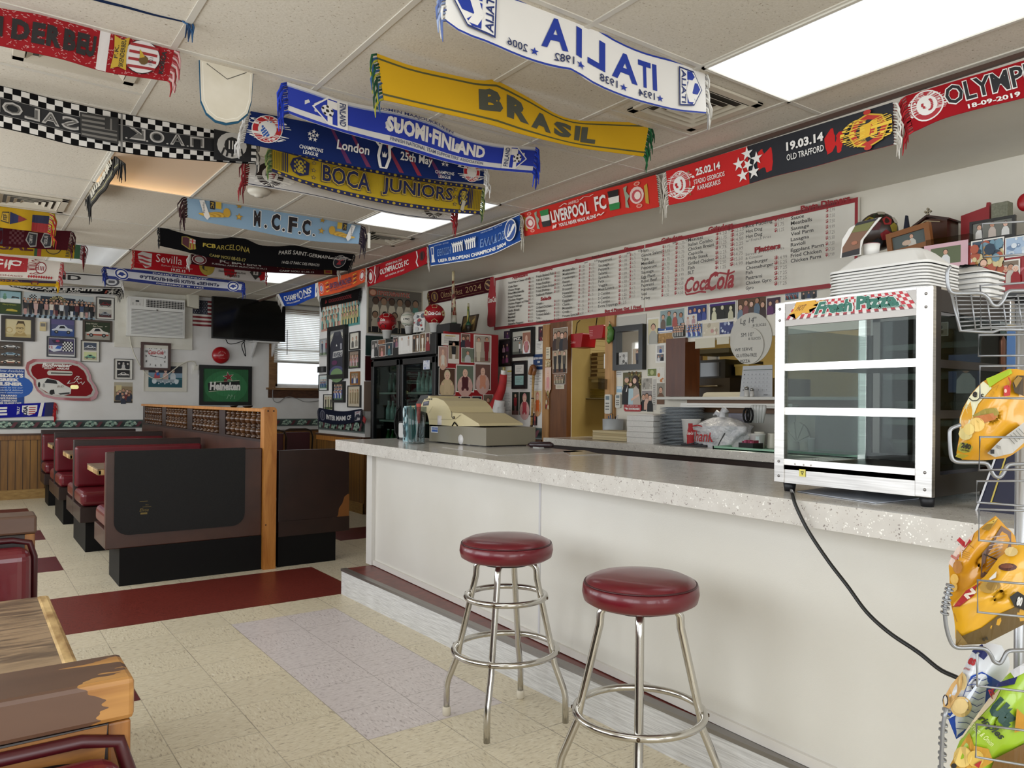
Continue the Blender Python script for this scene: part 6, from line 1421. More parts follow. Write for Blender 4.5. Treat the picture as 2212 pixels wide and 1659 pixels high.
gl_=glass('cooler_glass','#c9d6d2',.02,.5)
for y0,y1 in((YF0+.03,ym-.01),(ym+.01,YF1-.01)):
 d=MB();e=.06
 d.box((XFR,y0,.28),(XFR+.05,y0+e,zh0-.02),bk);d.box((XFR,y1-e,.28),(XFR+.05,y1,zh0-.02),bk);d.box((XFR,y0,.28),(XFR+.05,y1,.28+e),bk);d.box((XFR,y0,zh0-.02-e),(XFR+.05,y1,zh0-.02),bk)
 d=d.build('door',t,bevel=.004)
 MB().box((XFR+.02,y0+e,.34),(XFR+.026,y1-e,zh0-.08),gl_).build('glass',d)
 MB().box((XFR-.02,(y0 if y0>ym else y1)-.02,.9),(XFR,(y0 if y0>ym else y1)+.02,1.2),bk).build('handle',d)
for z in(.75,1.05,1.34):MB().box((XFR+.08,YF0+.06,z),(4.1,YF1-.05,z+.018),M('#b9b6ae',.4)).build('shelf',t)
YS=YF0
MB().box((XFR+.075,YS,0),(4.18,YS+.018,ZFR+.02),M('#8c1118',.35)).build('side_panel',t)
def bottle(label,x,y,z,col,cap,h=.2,r=.03,group=None):
 t_=thing('bottle',label,'bottle',(x,y,z),group)
 MB().lathe([(r*.9,0),(r,.01),(r,h*.55),(r*.75,h*.68),(r*.4,h*.8),(r*.38,h*.95)],(x,y,z),col,12).build('body',t_)
 MB().lathe([(r*.42,h*.95),(r*.42,h)],(x,y,z),cap,10).build('cap',t_);return t_
gm,cm_,wm=M('#0f5a24',.15),M('#2a0f0c',.15),M('#aeb8b4',.15)
def shelf_row(z,y0,y1,n,x,col,cap,lab,grp):
 root=None
 for i in range(n):
  y=y0+(y1-y0)*i/max(1,n-1)
  if root is None:root=bottle(lab,x,y,z,col,cap,group=grp)
  else:
   r2=dup(root);d=Vector((x,y,z));r2.location=d
   for ch in r2.children:ch.matrix_parent_inverse=root.children[0].matrix_parent_inverse
shelf_row(1.07,6.42,6.86,6,3.62,cm_,M('#a01a1c',.4),'dark cola bottle behind the right cooler door','cola bottles behind the right cooler door')
shelf_row(1.36,6.42,6.86,6,3.64,wm,M('#c9c9c6',.4),'clear water bottle on the upper shelf behind the right cooler door','water bottles behind the right cooler door')
shelf_row(1.07,7.08,7.5,5,3.62,wm,M('#cfcfcc',.4),'clear bottle on the middle shelf behind the left cooler door','clear bottles behind the left cooler door')
shelf_row(1.36,7.08,7.5,5,3.64,M('#1f4a3a',.2),M('#a9a9a6',.4),'dark green bottle on the upper shelf behind the left cooler door','dark green bottles behind the left cooler door')
shelf_row(.77,7.08,7.5,5,3.62,gm,M('#d9d9d4',.4),'bright green bottle on the low shelf behind the left cooler door','bright green bottles behind the left cooler door')
HD=(0,XFR-.001)
HDL=[('black and white photo of women at the left end of the cooler header',718,880,785,1062,ph_people(['#c9c5c0','#2a2a2a'],'#55524e',sk=('#b5aea8',))),('small warm photo on the cooler header, second from its left end',790,872,868,925,ph_people(['#8a5a3a','#b07a4a'],'#7a4a2a')),('photo of a pink outfit on the cooler header, under the small warm photo',795,935,868,1055,ph_people(['#c98c86'],'#6a4a3c')),('photo of a woman in a teal dress on the cooler header',872,905,948,1042,ph_people(['#3a6a72'],'#26343a')),('photo of a dark suited couple on the cooler header',952,845,1006,958,ph_people(['#2a2238','#8a5a6a'],'#4a3a3a')),('white card with a bride, largest on the cooler header',1012,832,1160,1026,ph_stand(['#d9d5d0','#b5a9a0'],'#d3cfc9','#cfcac4','#d6d2cc')),('photo of a groom and a bride in white on the cooler header',1162,815,1238,1012,ph_stand(['#1c1a1c','#d5cfc6'],'#5a4634','#6a5a44',('#1c1a1c','#d5cfc6'))),('photo of a bride on the cooler header, right of the groom',1242,802,1304,1006,ph_stand(['#d9d2c4'],'#6a5238','#8a7a5a','#d9d2c4')),('narrow reddish photo at the right end of the cooler header',1308,798,1350,990,ph_people(['#7a1c1e'],'#4a1a1a'))]
for l,*r_,a in HDL:picture(l,*HD,*kk(cG,*r_),a,mw=.004)
picture('small print stuck to the right cooler door',0,XFR-.002,*kk(cG,1280,1098,1350,1195),ph_abs(3,['#b9bcc6','#5a6a9a','#d9d9dc'],14))
RS=(1,YS-.001)
RSL=[('white note with yellow tape, top left of the red cooler side',1475,812,1668,938,ph_doc(7,'#d3cfc6','#c3a83a')),('photo of a girl in black on a white floor on the red cooler side',1548,880,1668,1132,ph_stand(['#17171a'],'#8a7a64','#d6cfc4','#d6cfc4')),('photo of a laughing baby at the left edge of the red cooler side',1440,945,1540,1165,ph_baby('#d6cfc2','#b08a7c','#c9a58f')),('photo of a smiling couple, top middle of the red cooler side',1686,808,1786,958,ph_people(['#2a2c3a','#6a2a34'],'#6a4a3e')),('curled photo of a child outdoors below the smiling couple',1690,962,1830,1122,ph_people(['#b9bab8'],'#6a7262','#7f8a6a')),('white bordered photo of a toddler by a red dress on the red cooler side',1825,822,2016,1130,ph_stand(['#d0c3ae','#7a1a20'],'#a5998a','#8c7b6a',('#c9bda6','#7a1a20'))),('photo of a newborn in a cream blanket on the red cooler side',1446,1180,1626,1476,ph_baby('#c3ae8a','#4a2f1e','#b9a582','#c9b99a')),('white bordered photo of a toddler in a dark red dress on a pink chair',1632,1146,1830,1444,ph_baby('#4a141c','#5f6b5a','#c39c92')),('white bordered photo of a girl in a peach dress on a pink chair',1834,1132,2012,1422,ph_baby('#c98a6e','#6a4a40','#c3a096')),('first photo of the strip low on the red cooler side, mostly beige',1452,1482,1564,1620,ph_baby('#b59a7c','#a58c72',None)),('second photo of the strip, baby in white on dark',1570,1486,1678,1628,ph_baby('#d3c3ae','#1d1a18','#2a2420')),('third photo of the strip, baby in cream on dark',1684,1488,1794,1632,ph_baby('#c9b393','#231c18','#2f2620')),('fourth photo of the strip, man in a blue shirt with a baby',1804,1484,1912,1622,ph_people(['#46607c'],'#22262a')),('photo of a person in orange at the lower right edge of the red cooler side',1926,1468,2036,1640,ph_people(['#8a3a1e'],'#6a5a4a'))]
for l,*r_,a in RSL:picture(l,*RS,*kk(cG,*r_),a,mw=.009 if 'border' in l else.005)
for l,x0,y0,x1,y1,a in(('photo with pale blue sky behind the cash register',1600,545,1800,690,ph_people(['#b9c3cf'],'#7a9cc0')),('photo of a woman in red above the right end of the cash register',1808,540,1958,672,ph_people(['#8c2f34','#4a5a7a'],'#4a4038'))):
 picture(l,*RS,*kk(c6,x0,y0,x1,y1),a,mw=.006)
def ball(label,px,py,rp,X,c1,pents,txt=None,tcol='#d9d3c8',extra=None,cup=True):
 P=at(px,py,0,X);r=size_at(P,rp)
 t=thing('football',label,'ball',(P.x,P.y,P.z-r))
 MB().sphere(P,r,M(c1,.35),28,18).build('ball',t)
 vd=(Vector((0,0,CH))-P).normalized();a=vd.cross(Vector((0,0,1))).normalized()*-1;bb=vd.cross(a).normalized()
 if bb.z<0:bb=-bb
 def onb(u,v,w):
  d=a*u+bb*v;L=d.length
  dv=vd*math.cos(L)+(d/L*math.sin(L)if L>1e-9 else Vector((0,0,0)))
  return P+dv*(r+.0006+w)
 A=Art()
 for u,v,s_,c in pents:A.circ(u,v,s_,s_,c,5 if s_<.5 else 6,a0=math.pi/2,a1=math.pi/2+2*math.pi)
 if extra:extra(A)
 if txt:A.text(txt[0],*txt[1:5],tcol,.04,.2)
 A.build('panels',onb,t,cuts=[k*.12 for k in range(-14,15)])
 if cup:
  q=thing('paper_cup',label.replace(label,'white cup holding the '+label),'cup',(P.x,P.y,P.z-r*1.9))
  MB().lathe([(r*.38,-r*1.75),(r*.5,-r*.9),(r*.53,-r*.9),(r*.53,-r*.84)],P,M('#d8d5cf',.5),20).build('cup',q)
 return P,r
XT=3.62
ball('red and black football left on top of the cooler',836,696,20.5,XT,'#9a1018',[(.75,.45,.42,'#121013'),(-.45,-.5,.4,'#121013'),(-.1,.95,.45,'#c9c3b4'),(.9,-.6,.38,'#b9b3a4'),(-1.15,.3,.35,'#121013')],('Coke',-.75,.1,-.2,.42))
def celtic(A):
 A.rect(-1.0,-.62,.45,.62,'#0f5a34');A.rect(-1.1,-.18,.5,.2,'#cfcabc');A.text('LTIC',-.7,-.1,.1,.16,'#15171a',.05)
ball('green and white striped football in the middle of the cooler top',883,690,17.5,XT,'#c3beb0',[(.95,.5,.3,'#1a1a1c'),(-.2,-1.0,.35,'#26282c')],None,extra=celtic)
def coke(A):A.text('Coca-Cola',-.62,-.06,.62,.3,W_,.03,.3)
ball('red football with cream patches, right on top of the cooler',938.5,679,22.5,XT,'#8f1119',[(0,.95,.36,'#c9b98a'),(0,-.75,.36,'#c9b98a'),(-1.0,.15,.36,'#c9b98a'),(1.05,.15,.36,'#c9b98a')],None,extra=coke)
f,w,h=wrect(0,3.6,*kk(cG,1175,572,1320,790));t=thing('acrylic_stand','upright acrylic stand with a printed card between the balls','stand',f(w/2,0,0))
MB().prism([(0,0),(w*.85,0),(w,h),(w*.15,h)],(0,.01),M('#b5b3ac',.2),f).build('holder',t);A=Art();A.sub(.1*w,.04*h,.9*w,.9*h,ph_abs(11,['#cfccc6','#5a5a60','#a33a3a','#b9b9b6'],18),.7);A.build('card',lambda u,v,z:f(u,v,.011+z),t)
f,w,h=wrect(0,3.62,*kk(cG,1372,706,1566,800));tag(MB().prism([(0,0),(w,0),(w,h),(0,h)],(-.12,0),M('#0e0d0e',.4),f).build('black_box'),'small black box at the right end of the cooler top, under the red football','box')
def stick(label,px,P,X,rs,cols,base=None):
 pts=[at(x,y,0,X)for x,y in K(cG,*P)]
 t=thing('souvenir_bat',label,'bat',tuple(pts[-1]));n=len(pts)-1
 for i,(a,bq)in enumerate(zip(pts[:-1],pts[1:])):
  MB().tube([a,a.lerp(bq,.5),bq],[rs[i],(rs[i]+rs[i+1])/2,rs[i+1]],cols[i],12).build(('grip','handle','printed_blade','tip')[i],t)
pr=NT('bat_print');v=pr.n('ShaderNodeTexVoronoi');v.inputs['Scale'].default_value=55;pr.l(pr.pos((1,1,.45)),v.inputs['Vector']);pr.base(pr.ramp(v.outputs['Color'],[(.2,rgb('#b9ab8a')),(.45,rgb('#8c2a22')),(.6,rgb('#2a2622')),(.8,rgb('#c9bd9c'))]),.5)
stick('tall printed souvenir bat standing on the red-sided cooler',0,[(1604,132),(1604,235),(1610,610),(1612,690),(1612,775)],3.85,[.012,.012,.026,.03,.03],[M('#c3b48c',.6),pr.m,M('#b9b3a0',.5),M('#1f4a34',.5)])
g2=NT('small_bat_print');g2.base(g2.ramp(g2.noise(g2.pos((90,90,14)),1,2),[(.4,rgb('#12211a')),(.5,rgb('#2a5a3a')),(.62,rgb('#b09a3a'))]),.5)
stick('short green and gold souvenir bat in front of the brown plaque',0,[(1767,478),(1767,515),(1768,680),(1768,720),(1768,785)],3.84,[.009,.01,.014,.03,.012],[M('#a9a184',.6),g2.m,M('#1c4a30',.5),M('#26221c',.5)])
f,w,h=wrect(0,3.9,*kk(cG,1690,612,1886,790));t=thing('plaque','brown and gold plaque leaning behind the short bat','plaque',f(w/2,0,0))
MB().prism([(0,0),(w*.82,0),(w,h),(w*.18,h)],(0,.015),M('#2a1d10',.35),f).build('board',t);A=Art();A.poly([(w*.12,h*.08),(w*.8,h*.08),(w*.92,h*.92),(w*.24,h*.92)],'#5a4522')
for k in range(4):A.line([(w*.15+k*w*.02,h*.2+k*h*.08),(w*.3+k*w*.03,h*.3+k*h*.1)],.008,'#a58a4a');A.line([(w*.85-k*w*.02,h*.75-k*h*.08),(w*.7-k*w*.03,h*.65-k*h*.08)],.008,'#a58a4a')
A.build('relief',lambda u,v,z:f(u,v,.0155+z),t)
S=[('small purple photo under the left end of the menu board',246,376,322,455,ph_people(['#5a2a5a'],'#3a2238'),None,0),('white paper notice beside the black framed shop picture',590,466,676,602,ph_doc(6),None,0),('pinkish card pinned over the brown hatch board',672,476,796,548,ph_doc(2,'#a9867a'),None,0),('photo of purple and cream figures right of the framed shop picture',620,322,776,480,ph_abs(21,['#3a1a22','#6a1f30','#b9a58c','#2a1418','#8a3a50'],16),None,0),('yellow and white paper slip left of the framed certificates',266,792,350,980,ph_doc(8,'#cfc9bb','#b9a030'),None,0),('large white notice behind the cane',505,665,690,1012,ph_doc(14,'#d3d0ca'),None,0),('white poster sheet behind the baby photos, low on the wall',236,1012,690,1412,lambda A,r:A.rect(0,0,1,1,'#d1cec9'),None,0)]
for l,x0,y0,x1,y1,a,fr,fw_i in S:picture(l,*MW,*kk(c7,x0,y0,x1,y1),a,matc='#d3cfc8')
picture('brown framed pair of purple photos left of the framed shop picture',*MW,*kk(c7,208,466,338,762),ph_two(ph_people(['#b98a9a','#5a2a4a'],'#241018'),ph_people(['#6a2a4a','#7a3a5a'],'#2a1a22')),'#1f1210',.016,'#241614',0)
def a_piz(A,r):
 A.rect(0,0,1,1,'#8a8a80');A.rect(0,.72,1,1,'#b9b6a8');A.rect(.04,.6,.6,.78,'#16181c');A.text('PIZ.',.06,.62,.46,.75,'#d3cfc3',.05);A.rect(0,0,1,.12,'#55584e')
 person(A,.38,.04,.5,r,'#d9d7d2',SK[1],'#1a1512',legs='#2a2a2e');A.rect(.52,.02,.96,.97,'#cfc6b2');A.sub(.54,.04,.94,.92,ph_baby('#b9797e','#9a6a56',None),.42)
picture('black framed picture of a man outside a shop lettered PIZ',*MW,*kk(c7,338,346,586,662),a_piz,'#0c0c0d',.03,depth=.035)
picture('black framed certificates, white one over a pale teal one',*MW,*kk(c7,346,702,502,1006),ph_two(ph_doc(6,'#cfcbc3'),ph_doc(6,'#8fb5b0')),'#101012',.02,'#17181a',0,name='framed_certificate',cat='certificate')
f,w,h=wrect(0,XW-.004,*kk(c7,566,628,690,796));t=thing('capacity_sign','dark blue sign lettered SEATING CAPACITY 50','sign',f(w/2,0,0))
MB().prism([(0,0),(w,0),(w,h),(0,h)],(0,.004),M('#12335f',.4),f).build('plate',t);A=Art();A.text('SEATING CAPACITY',w*.04,h*.66,w*.96,h*.8,W_,.03);A.text('50',w*.38,h*.42,w*.6,h*.56,W_,.04);A.text('PAGE OF THE AMERICANS',w*.1,h*.2,w*.95,h*.28,W_,.02);A.build('lettering',lambda u,v,z:f(u,v,.0045+z),t)
for l,x0,y0,x1,y1,a in(('photo of a child in red by dark trees, left of the pink highchair photo',332,1036,408,1290,ph_stand(['#8a2228'],'#17211a','#6a4a44','#7a5a58')),('photo of a baby in pink in a highchair, low on the white sheet',412,1036,530,1292,ph_baby('#a83a44','#1c2a1e','#c39a96','#c98a8a')),('photo of a baby in an orange outfit right of the cane',566,1022,656,1260,ph_baby('#c2581c','#c9b28c','#b98a62','#c97a6a')),('narrow dark photo of a child low beside the cane',556,1266,610,1406,ph_stand(['#b5524e'],'#1d1a1c','#3a2a2a','#8a4a4a')),('handwritten list hanging left of the baby photos',236,986,336,1286,ph_doc(16,'#d6d3cd'))):
 picture(l,0,XW-.003,*kk(c7,x0,y0,x1,y1),a,mw=.003)
yb0,yb1=at(c7[0]+690/c7[2],930,0,XW).y,YP0
zb1_,zb0_=at(c7[0]+450/c7[2],c7[1]+1418/c7[2],0,XW).z,at(c7[0]+450/c7[2],c7[1]+1540/c7[2],0,XW).z
A=Art();border(A,yb1-yb0,zb1_-zb0_);struct(A.build('trim_5',onX(XW-.004,yb1,zb0_)))
struct(MB().box((XW-.03,yb0,zb0_-.1),(XW,yb1,zb0_-.015),M('#5a2c14',.35)).box((XW-.045,yb0,zb0_-.018),(XW,yb1,zb0_),M_TRIM).box((XW-.012,yb0,0),(XW,yb1,zb0_-.1),M_OAK).build('trim_6'))
Pc=[at(x,y,0,XW-.05)for x,y in K(c7,(538,1530),(552,1200),(566,850),(578,800),(570,765),(548,770),(536,805),(528,850))]
t=thing('walking_cane','wooden walking cane with hooked handle leaning by the hatch','cane',tuple(Pc[0]))
MB().tube(Pc[:3],[.010,.012,.013],noisy('cane_wood','#8a6a3a','#b08c54',6,(6,6,20),.4),10).build('shaft',t);MB().tube(smooth_pts(Pc[2:],5),.02,noisy('cane_handle','#5a3214','#8a5424',8,rough=.35),10).build('handle',t)
for q in(.18,.33,.62):P=Pc[0].lerp(Pc[2],q);MB().lathe([(.0135,-.006),(.0145,0),(.0135,.006)],P,M('#2a1a10',.4),10).build('ring',t)
XFg=4.05
t=thing('rolled_flag','red, white and blue flag rolled round its pole, standing left of the cane','flag',tuple(at(1066,958,0,XFg)))
Pf=lambda*P:smooth_pts([at(x,y,0,XFg)for x,y in K(c7,*P)],5)
def taper(P,r0,r1,m,n,nm):MB().tube(P,[r0+(r1-r0)*i/(len(P)-1)for i in range(len(P))],m,n).build(nm,t)
taper(Pf((246,768),(240,850)),.015,.015,M('#7a6a3a',.4),10,'pole_tip');taper(Pf((240,805),(236,855)),.026,.024,M('#cfcbc4',.6),10,'white_sleeve')
taper(Pf((240,850),(220,1000),(160,1150),(100,1290),(90,1400)),.035,.06,noisy('red_flag_cloth','#8c1216','#a51a1a',8,rough=.7),10,'red_stripe')
taper(Pf((200,1130),(170,1280),(120,1420),(100,1530)),.05,.075,noisy('white_flag_cloth','#bdbcba','#cfcdca',8,rough=.7),10,'white_stripe')
taper(Pf((190,1160),(150,1250),(130,1290),(80,1450)),.03,.03,M('#1a1514',.7),8,'black_band');taper(Pf((215,1200),(218,1400),(205,1600)),.04,.035,M('#a9a7a4',.7),8,'loose_fold')
taper(Pf((120,1510),(110,1600)),.085,.06,M('#12266a',.7),10,'blue_stripe')
yA,yB_,yC=at(1177,850,0,XW).y,at(1191,850,0,XW).y,at(1228,850,0,XW).y
zc=at(1205,944,0,XW).z
struct(MB().box((XW-.03,yB_,zc-.1),(XW,yA,1.98),noisy('pine_casing','#8a6236','#a97e4a',3,(8,8,1.2),.5)).build('trim_7'))
b=MB().box((XW-.02,yC,zc-.1),(XW+.03,yB_,2.02),noisy('hatch_board','#5a3517','#6e431f',3,(7,7,1),.45));struct(b.build('trim_8'))
yD,yE=at(1311,850,0,XW).y,at(1331,850,0,XW).y
struct(MB().box((XW-.025,yE,zc-.1),(XW+.03,yD,2.03),noisy('pine_casing_right','#9a7142','#b78a55',3,(8,8,1.2),.5)).build('trim_9'))
HB=(0,XW-.021)
for l,x0,y0,x1,y1,a in(('photo of a group of relatives on the brown hatch board, topmost',782,342,938,578,ph_people(['#3a2a28','#5a4a3a','#2a2a30','#4a3a34'],'#8a7a68')),('photo of three people in dark clothes on the brown hatch board',775,582,930,836,ph_stand(['#2a2624','#17171a','#4a4238'],'#a5947c','#5a3a2a','#17171a')),('small team photo low on the brown hatch board',794,850,910,956,ph_team('#b3aa92','#8a7f6a','#4a4438','#5a5344',3,7)),('little cream note below the team photo on the hatch board',808,960,898,1006,ph_doc(3,'#bdb29a'))):
 picture(l,*HB,*kk(c7,x0,y0,x1,y1),a,mw=.003)
for l,x0,y0,x1,y1,a in(('strip of baby photos on the left casing of the hatch',692,772,756,1014,ph_baby('#c98a86','#d3b6a6','#c9a596')),('colourful bookmark low on the left casing of the hatch',696,1022,732,1230,ph_abs(31,['#8a5a2a','#1a1a1c','#b9a05a','#8c1c1e','#c9bda0'],18)),('round-topped sticker on the left casing of the hatch',702,552,748,680,ph_doc(3,'#c9bda3')),('small drawing below the sticker on the left casing',694,690,752,765,ph_abs(33,['#b9a37a','#7a6a4a','#cfc0a0'],10))):
 picture(l,0,XW-.031,*kk(c7,x0,y0,x1,y1),a)
for lab,x0,y0,x1,y1 in(('red plastic container hanging low at the left of the hatch',945,405,1100,556),('red plastic container hanging higher at the top of the hatch',1162,316,1328,460)):
 f,w,h=wrect(0,XW+.02,*kk(c7,x0,y0,x1,y1));t=thing('hanging_container',lab,'container',f(w/2,h,0))
 MB().prism([(w*.1,0),(w*.88,0),(w,h),(0,h)],(-.16,0),M('#9a0f16',.35),f).build('tub',t,bevel=.01)
 A=Art();A.text('Coke',w*.12,h*.3,w*.5,h*.5,'#c98a86',.02,.2)if 'low' in lab else[A.rect(w*.08,h*(.62-k*.13),w*.3,h*(.66-k*.13),'#c98a86')for k in range(4)]
 A.build('print',lambda u,v,z:f(u,v,.0005+z),t);MB().tube([f(w*.2,h,-.05),f(w*.3,h+.1,-.05),f(w*.5,h+.12,-.05)],.004,M_BLK,6).build('hook',t)
t=thing('pea_pod_toy','hanging green pea-pod toy on the right casing of the hatch','toy',tuple(at(c7[0]+1392/c7[2],c7[1]+520/c7[2],0,XW-.06)))
gm_=M('#5f8a3a',.5)
for x,y,r_ in((1388,345,24),(1394,390,28),(1388,435,28),(1384,480,26)):
 P=at(c7[0]+x/c7[2],c7[1]+y/c7[2],0,XW-.06);MB().sphere(P,size_at(P,r_/c7[2]),gm_,14,10).build('pea',t)
MB().tube([at(c7[0]+x/c7[2],c7[1]+y/c7[2],0,XW-.05)for x,y in((1392,300),(1410,380),(1402,460),(1380,515))],[.006,.03,.03,.005],M('#48702c',.5),8).build('pod',t)
MB().tube([at(c7[0]+1390/c7[2],c7[1]+305/c7[2],0,XW-.05),at(c7[0]+1388/c7[2],c7[1]+275/c7[2],0,XW-.03)],.004,M('#cfc6a8',.6),6).build('loop',t)
XK=5.05
sh=thing('kitchen_shelf','wall shelf in the kitchen carrying the pizza boxes','shelf',(5.3,5.6,1.2));f,w,h=wrect(0,XK,*kk(c7,900,878,1420,902))
MB().prism([(0,0),(w,0),(w,h),(0,h)],(-.5,.02),M('#8a7a52',.5),f).build('board',sh);f2,w2,h2=wrect(0,XK,*kk(c7,900,902,1262,936));MB().prism([(0,0),(w2,0),(w2,h2),(0,h2)],(-.3,-.02),M('#b5a77c',.5),f2).build('light_strip',sh)
ztop=f(0,h,0)[2]
fb,wb2,hb=wrect(0,XK,*kk(c7,958,350,1182,862));bh=(fb(0,hb,0)[2]-ztop)/11;bc=NT('box_card');bc.base(rgb('#bcab7c'),.8)
places=['bottom','second from the bottom','third from the bottom','fourth from the bottom','fifth from the bottom','middle','sixth from the top','fifth from the top','third from the top','second from the top','top']
for k in range(11):
 t=thing('pizza_box','printed cream pizza box in the tall kitchen stack, %s'%places[k],'pizza box',(XK+.2,fb(wb2/2,0,0)[1],ztop+k*bh),'tall stack of printed pizza boxes')
 g=lambda x,y,z:(XK-z,fb(x,0,0)[1],ztop+k*bh+y)
 MB().prism([(0,.001),(wb2,.001),(wb2,bh*.97),(0,bh*.97)],(-.4,0),bc.m,g).build('box',t)
 A=Art();A.text('860-434-1517',wb2*.3,bh*.3,wb2*.74,bh*.66,'#6a4a26',.03);A.rect(0,.002,wb2,.006,'#4a3a22');A.build('print',lambda u,v,z:g(u,v,.0006+z),t)
fb2,w3,h3=wrect(0,XK,*kk(c7,1188,606,1400,876));bh3=(fb2(0,h3,0)[2]-ztop)/6
for k in range(6):
 t=thing('pizza_box','plain pizza box in the short kitchen stack, %s'%['bottom','second from the bottom','third from the bottom','third from the top','second from the top','top'][k],'pizza box',(XK+.2,fb2(w3/2,0,0)[1],ztop+k*bh3),'short stack of plain pizza boxes')
 g=lambda x,y,z:(XK-z,fb2(x,0,0)[1],ztop+k*bh3+y);o=.01*(k%2)
 MB().prism([(o,.001),(w3,.001),(w3,bh3*.96),(o,bh3*.96)],(-.4,0),M('#b9a678',.8),g).build('box',t);MB().prism([(o,.004),(w3*.32+o,.004),(w3*.32+o,bh3*.8),(o,bh3*.8)],(0,.001),M('#5a4426',.8),g).build('open_end',t)
s2=thing('kitchen_shelf','dark lower kitchen shelf with plates, seen through the hatch','shelf',(5.2,5.4,1.0));f,w,h=wrect(0,XK-.05,*kk(c7,890,1104,1420,1120));MB().prism([(0,0),(w,0),(w,h),(0,h)],(-.42,0),M('#4a4026',.5),f).build('board',s2);MB().prism([(0,h*.6),(w,h*.6),(w,h),(0,h)],(0,.004),M('#b5ad94',.4),f).build('edge',s2)
f3,w4,h4=wrect(0,XK-.05,*kk(c7,945,1120,1130,1300));MB().prism([(0,h4),(w4,h4),(w4*.2,0),(0,0)],(-.1,-.06),M('#2a1d12',.6),f3).build('bracket',s2)
zs2=f(0,h,0)[2]
for lab,x0,x1,ytop,n,c in(('stack of cream plates on the lower kitchen shelf, left of the jar',940,1100,1040,5,'#b39f66'),('taller stack of cream plates on the lower kitchen shelf, right of the jar',1172,1340,1005,8,'#a8903f')):
 P0,P1=at(c7[0]+x0/c7[2],c7[1]+1100/c7[2],0,XK+.08),at(c7[0]+x1/c7[2],c7[1]+1100/c7[2],0,XK+.08);r_=(P0.y-P1.y)/2;zt_=at(c7[0]+(x0+x1)/2/c7[2],c7[1]+ytop/c7[2],0,XK).z
 hh=(zt_-zs2)/n
 for k in range(n):
  o=MB().lathe([(r_*.6,0),(r_,hh*.75),(r_,hh*.95),(r_*.62,hh*.4)],(XK+.12,(P0.y+P1.y)/2,zs2+k*hh),M(c,.4),20).build('plate')
  tag(o,('cream plate in the '+lab.split('stack of ')[0]+'stack '+lab.split('shelf, ')[1]+' on the kitchen shelf').replace('taller stack','tall stack').strip(),'plate',lab)
P=at(c7[0]+1130/c7[2],c7[1]+1100/c7[2],0,XK+.05);tag(MB().lathe([(.045,0),(.05,.01),(.05,.1),(.04,.12),(.045,.125),(.045,.14)],(XK+.06,P.y,zs2),M('#a5a084',.3),16).build('jar'),'pale jar between the plate stacks on the lower kitchen shelf','jar')
f,w,h=wrect(0,XK+.3,*kk(c7,900,1400,1420,1530));tag(MB().prism([(0,0),(w,0),(w,h),(0,h)],(-.3,.05),M('#1c1812',.4),f).build('work_surface'),'dark work surface at the bottom of the kitchen hatch','worktop')
# ==========================================================
zb_top=.98
t=thing('mirror','black framed mirror with photos tucked in its corners, right of the hatch','mirror',tuple(at(1365,752,0,XW)))
f,w,h=wrect(0,XW,*kk(c7,1468,318,1792,802));m_=M('#0b0b0c',.3);e=.045;b=MB()
for a in([(0,0),(w,0),(w-e,e),(e,e)],[(w,0),(w,h),(w-e,h-e),(w-e,e)],[(w,h),(0,h),(e,h-e),(w-e,h-e)],[(0,h),(0,0),(e,e),(e,h-e)]):b.prism(a,(.001,.045),m_,f)
b.build('frame',t);MB().prism([(e*.9,e*.9),(w-e*.9,e*.9),(w-e*.9,h-e*.9),(e*.9,h-e*.9)],(.001,.012),M('#d5d3cd',.03,1.0),f).build('mirror_glass',t)
picture('photo of a small child tucked in the lower right corner of the mirror',0,XW-.014,*kk(c7,1642,566,1746,772),ph_stand(['#3f3f4c'],'#b3a08a','#c2ad8c','#22222a'),mw=.002)
picture('folded photo tucked in the lower left corner of the mirror',0,XW-.014,*kk(c7,1494,610,1588,770),ph_abs(41,['#b9b6b0','#7a7672','#d0cdc8','#55524e'],12),mw=.002)
f,w,h=wrect(0,XW-.003,*kk(c7,1466,210,1790,330));tag(MB().prism([(0,0),(w,0),(w,h),(0,h)],(0,.003),M('#b3aea4',.3),f).build('metal_plate'),'greyish plate on the wall above the mirror','plate')
def a_fam(A,r):
 A.rect(0,0,1,1,'#5a5434');
 rnd=random.Random(2)
 for k in range(40):A.circ(rnd.random(),rnd.uniform(.55,1),.05,.03,('#7d7344','#3f3d22','#9a8a50','#6a4a24')[k%4],7)
 A.poly([(0,0),(0,.42),(.1,.62),(.34,.6),(.44,.3),(.44,0)],'#15161a');A.poly([(.2,.4),(.3,.6),(.26,.4)],W_);A.circ(.25,.76,.12,.085,SK[0],14);A.poly([(.13,.78),(.16,.86),(.34,.86),(.37,.78),(.3,.82),(.18,.82)],'#6a655e')
 A.poly([(.34,.0),(.36,.5),(.6,.5),(.66,.0)],'#a9bfc6');A.circ(.46,.63,.09,.065,SK[2],12);A.circ(.46,.66,.085,.05,'#5a3f28',10);A.circ(.46,.62,.075,.055,SK[2],12)
 A.circ(.72,.75,.17,.15,'#2a1814',16);A.poly([(.78,.7),(.92,.66),(.9,.36),(.74,.42)],'#2a1814');A.poly([(.6,.0),(.62,.5),(.75,.58),(.92,.46),(1,.1),(1,0)],'#b3a59a');A.circ(.68,.73,.1,.085,SK[2],14)
 A.line([(.5,.14),(.75,.24),(.92,.3)],.07,SK[2])
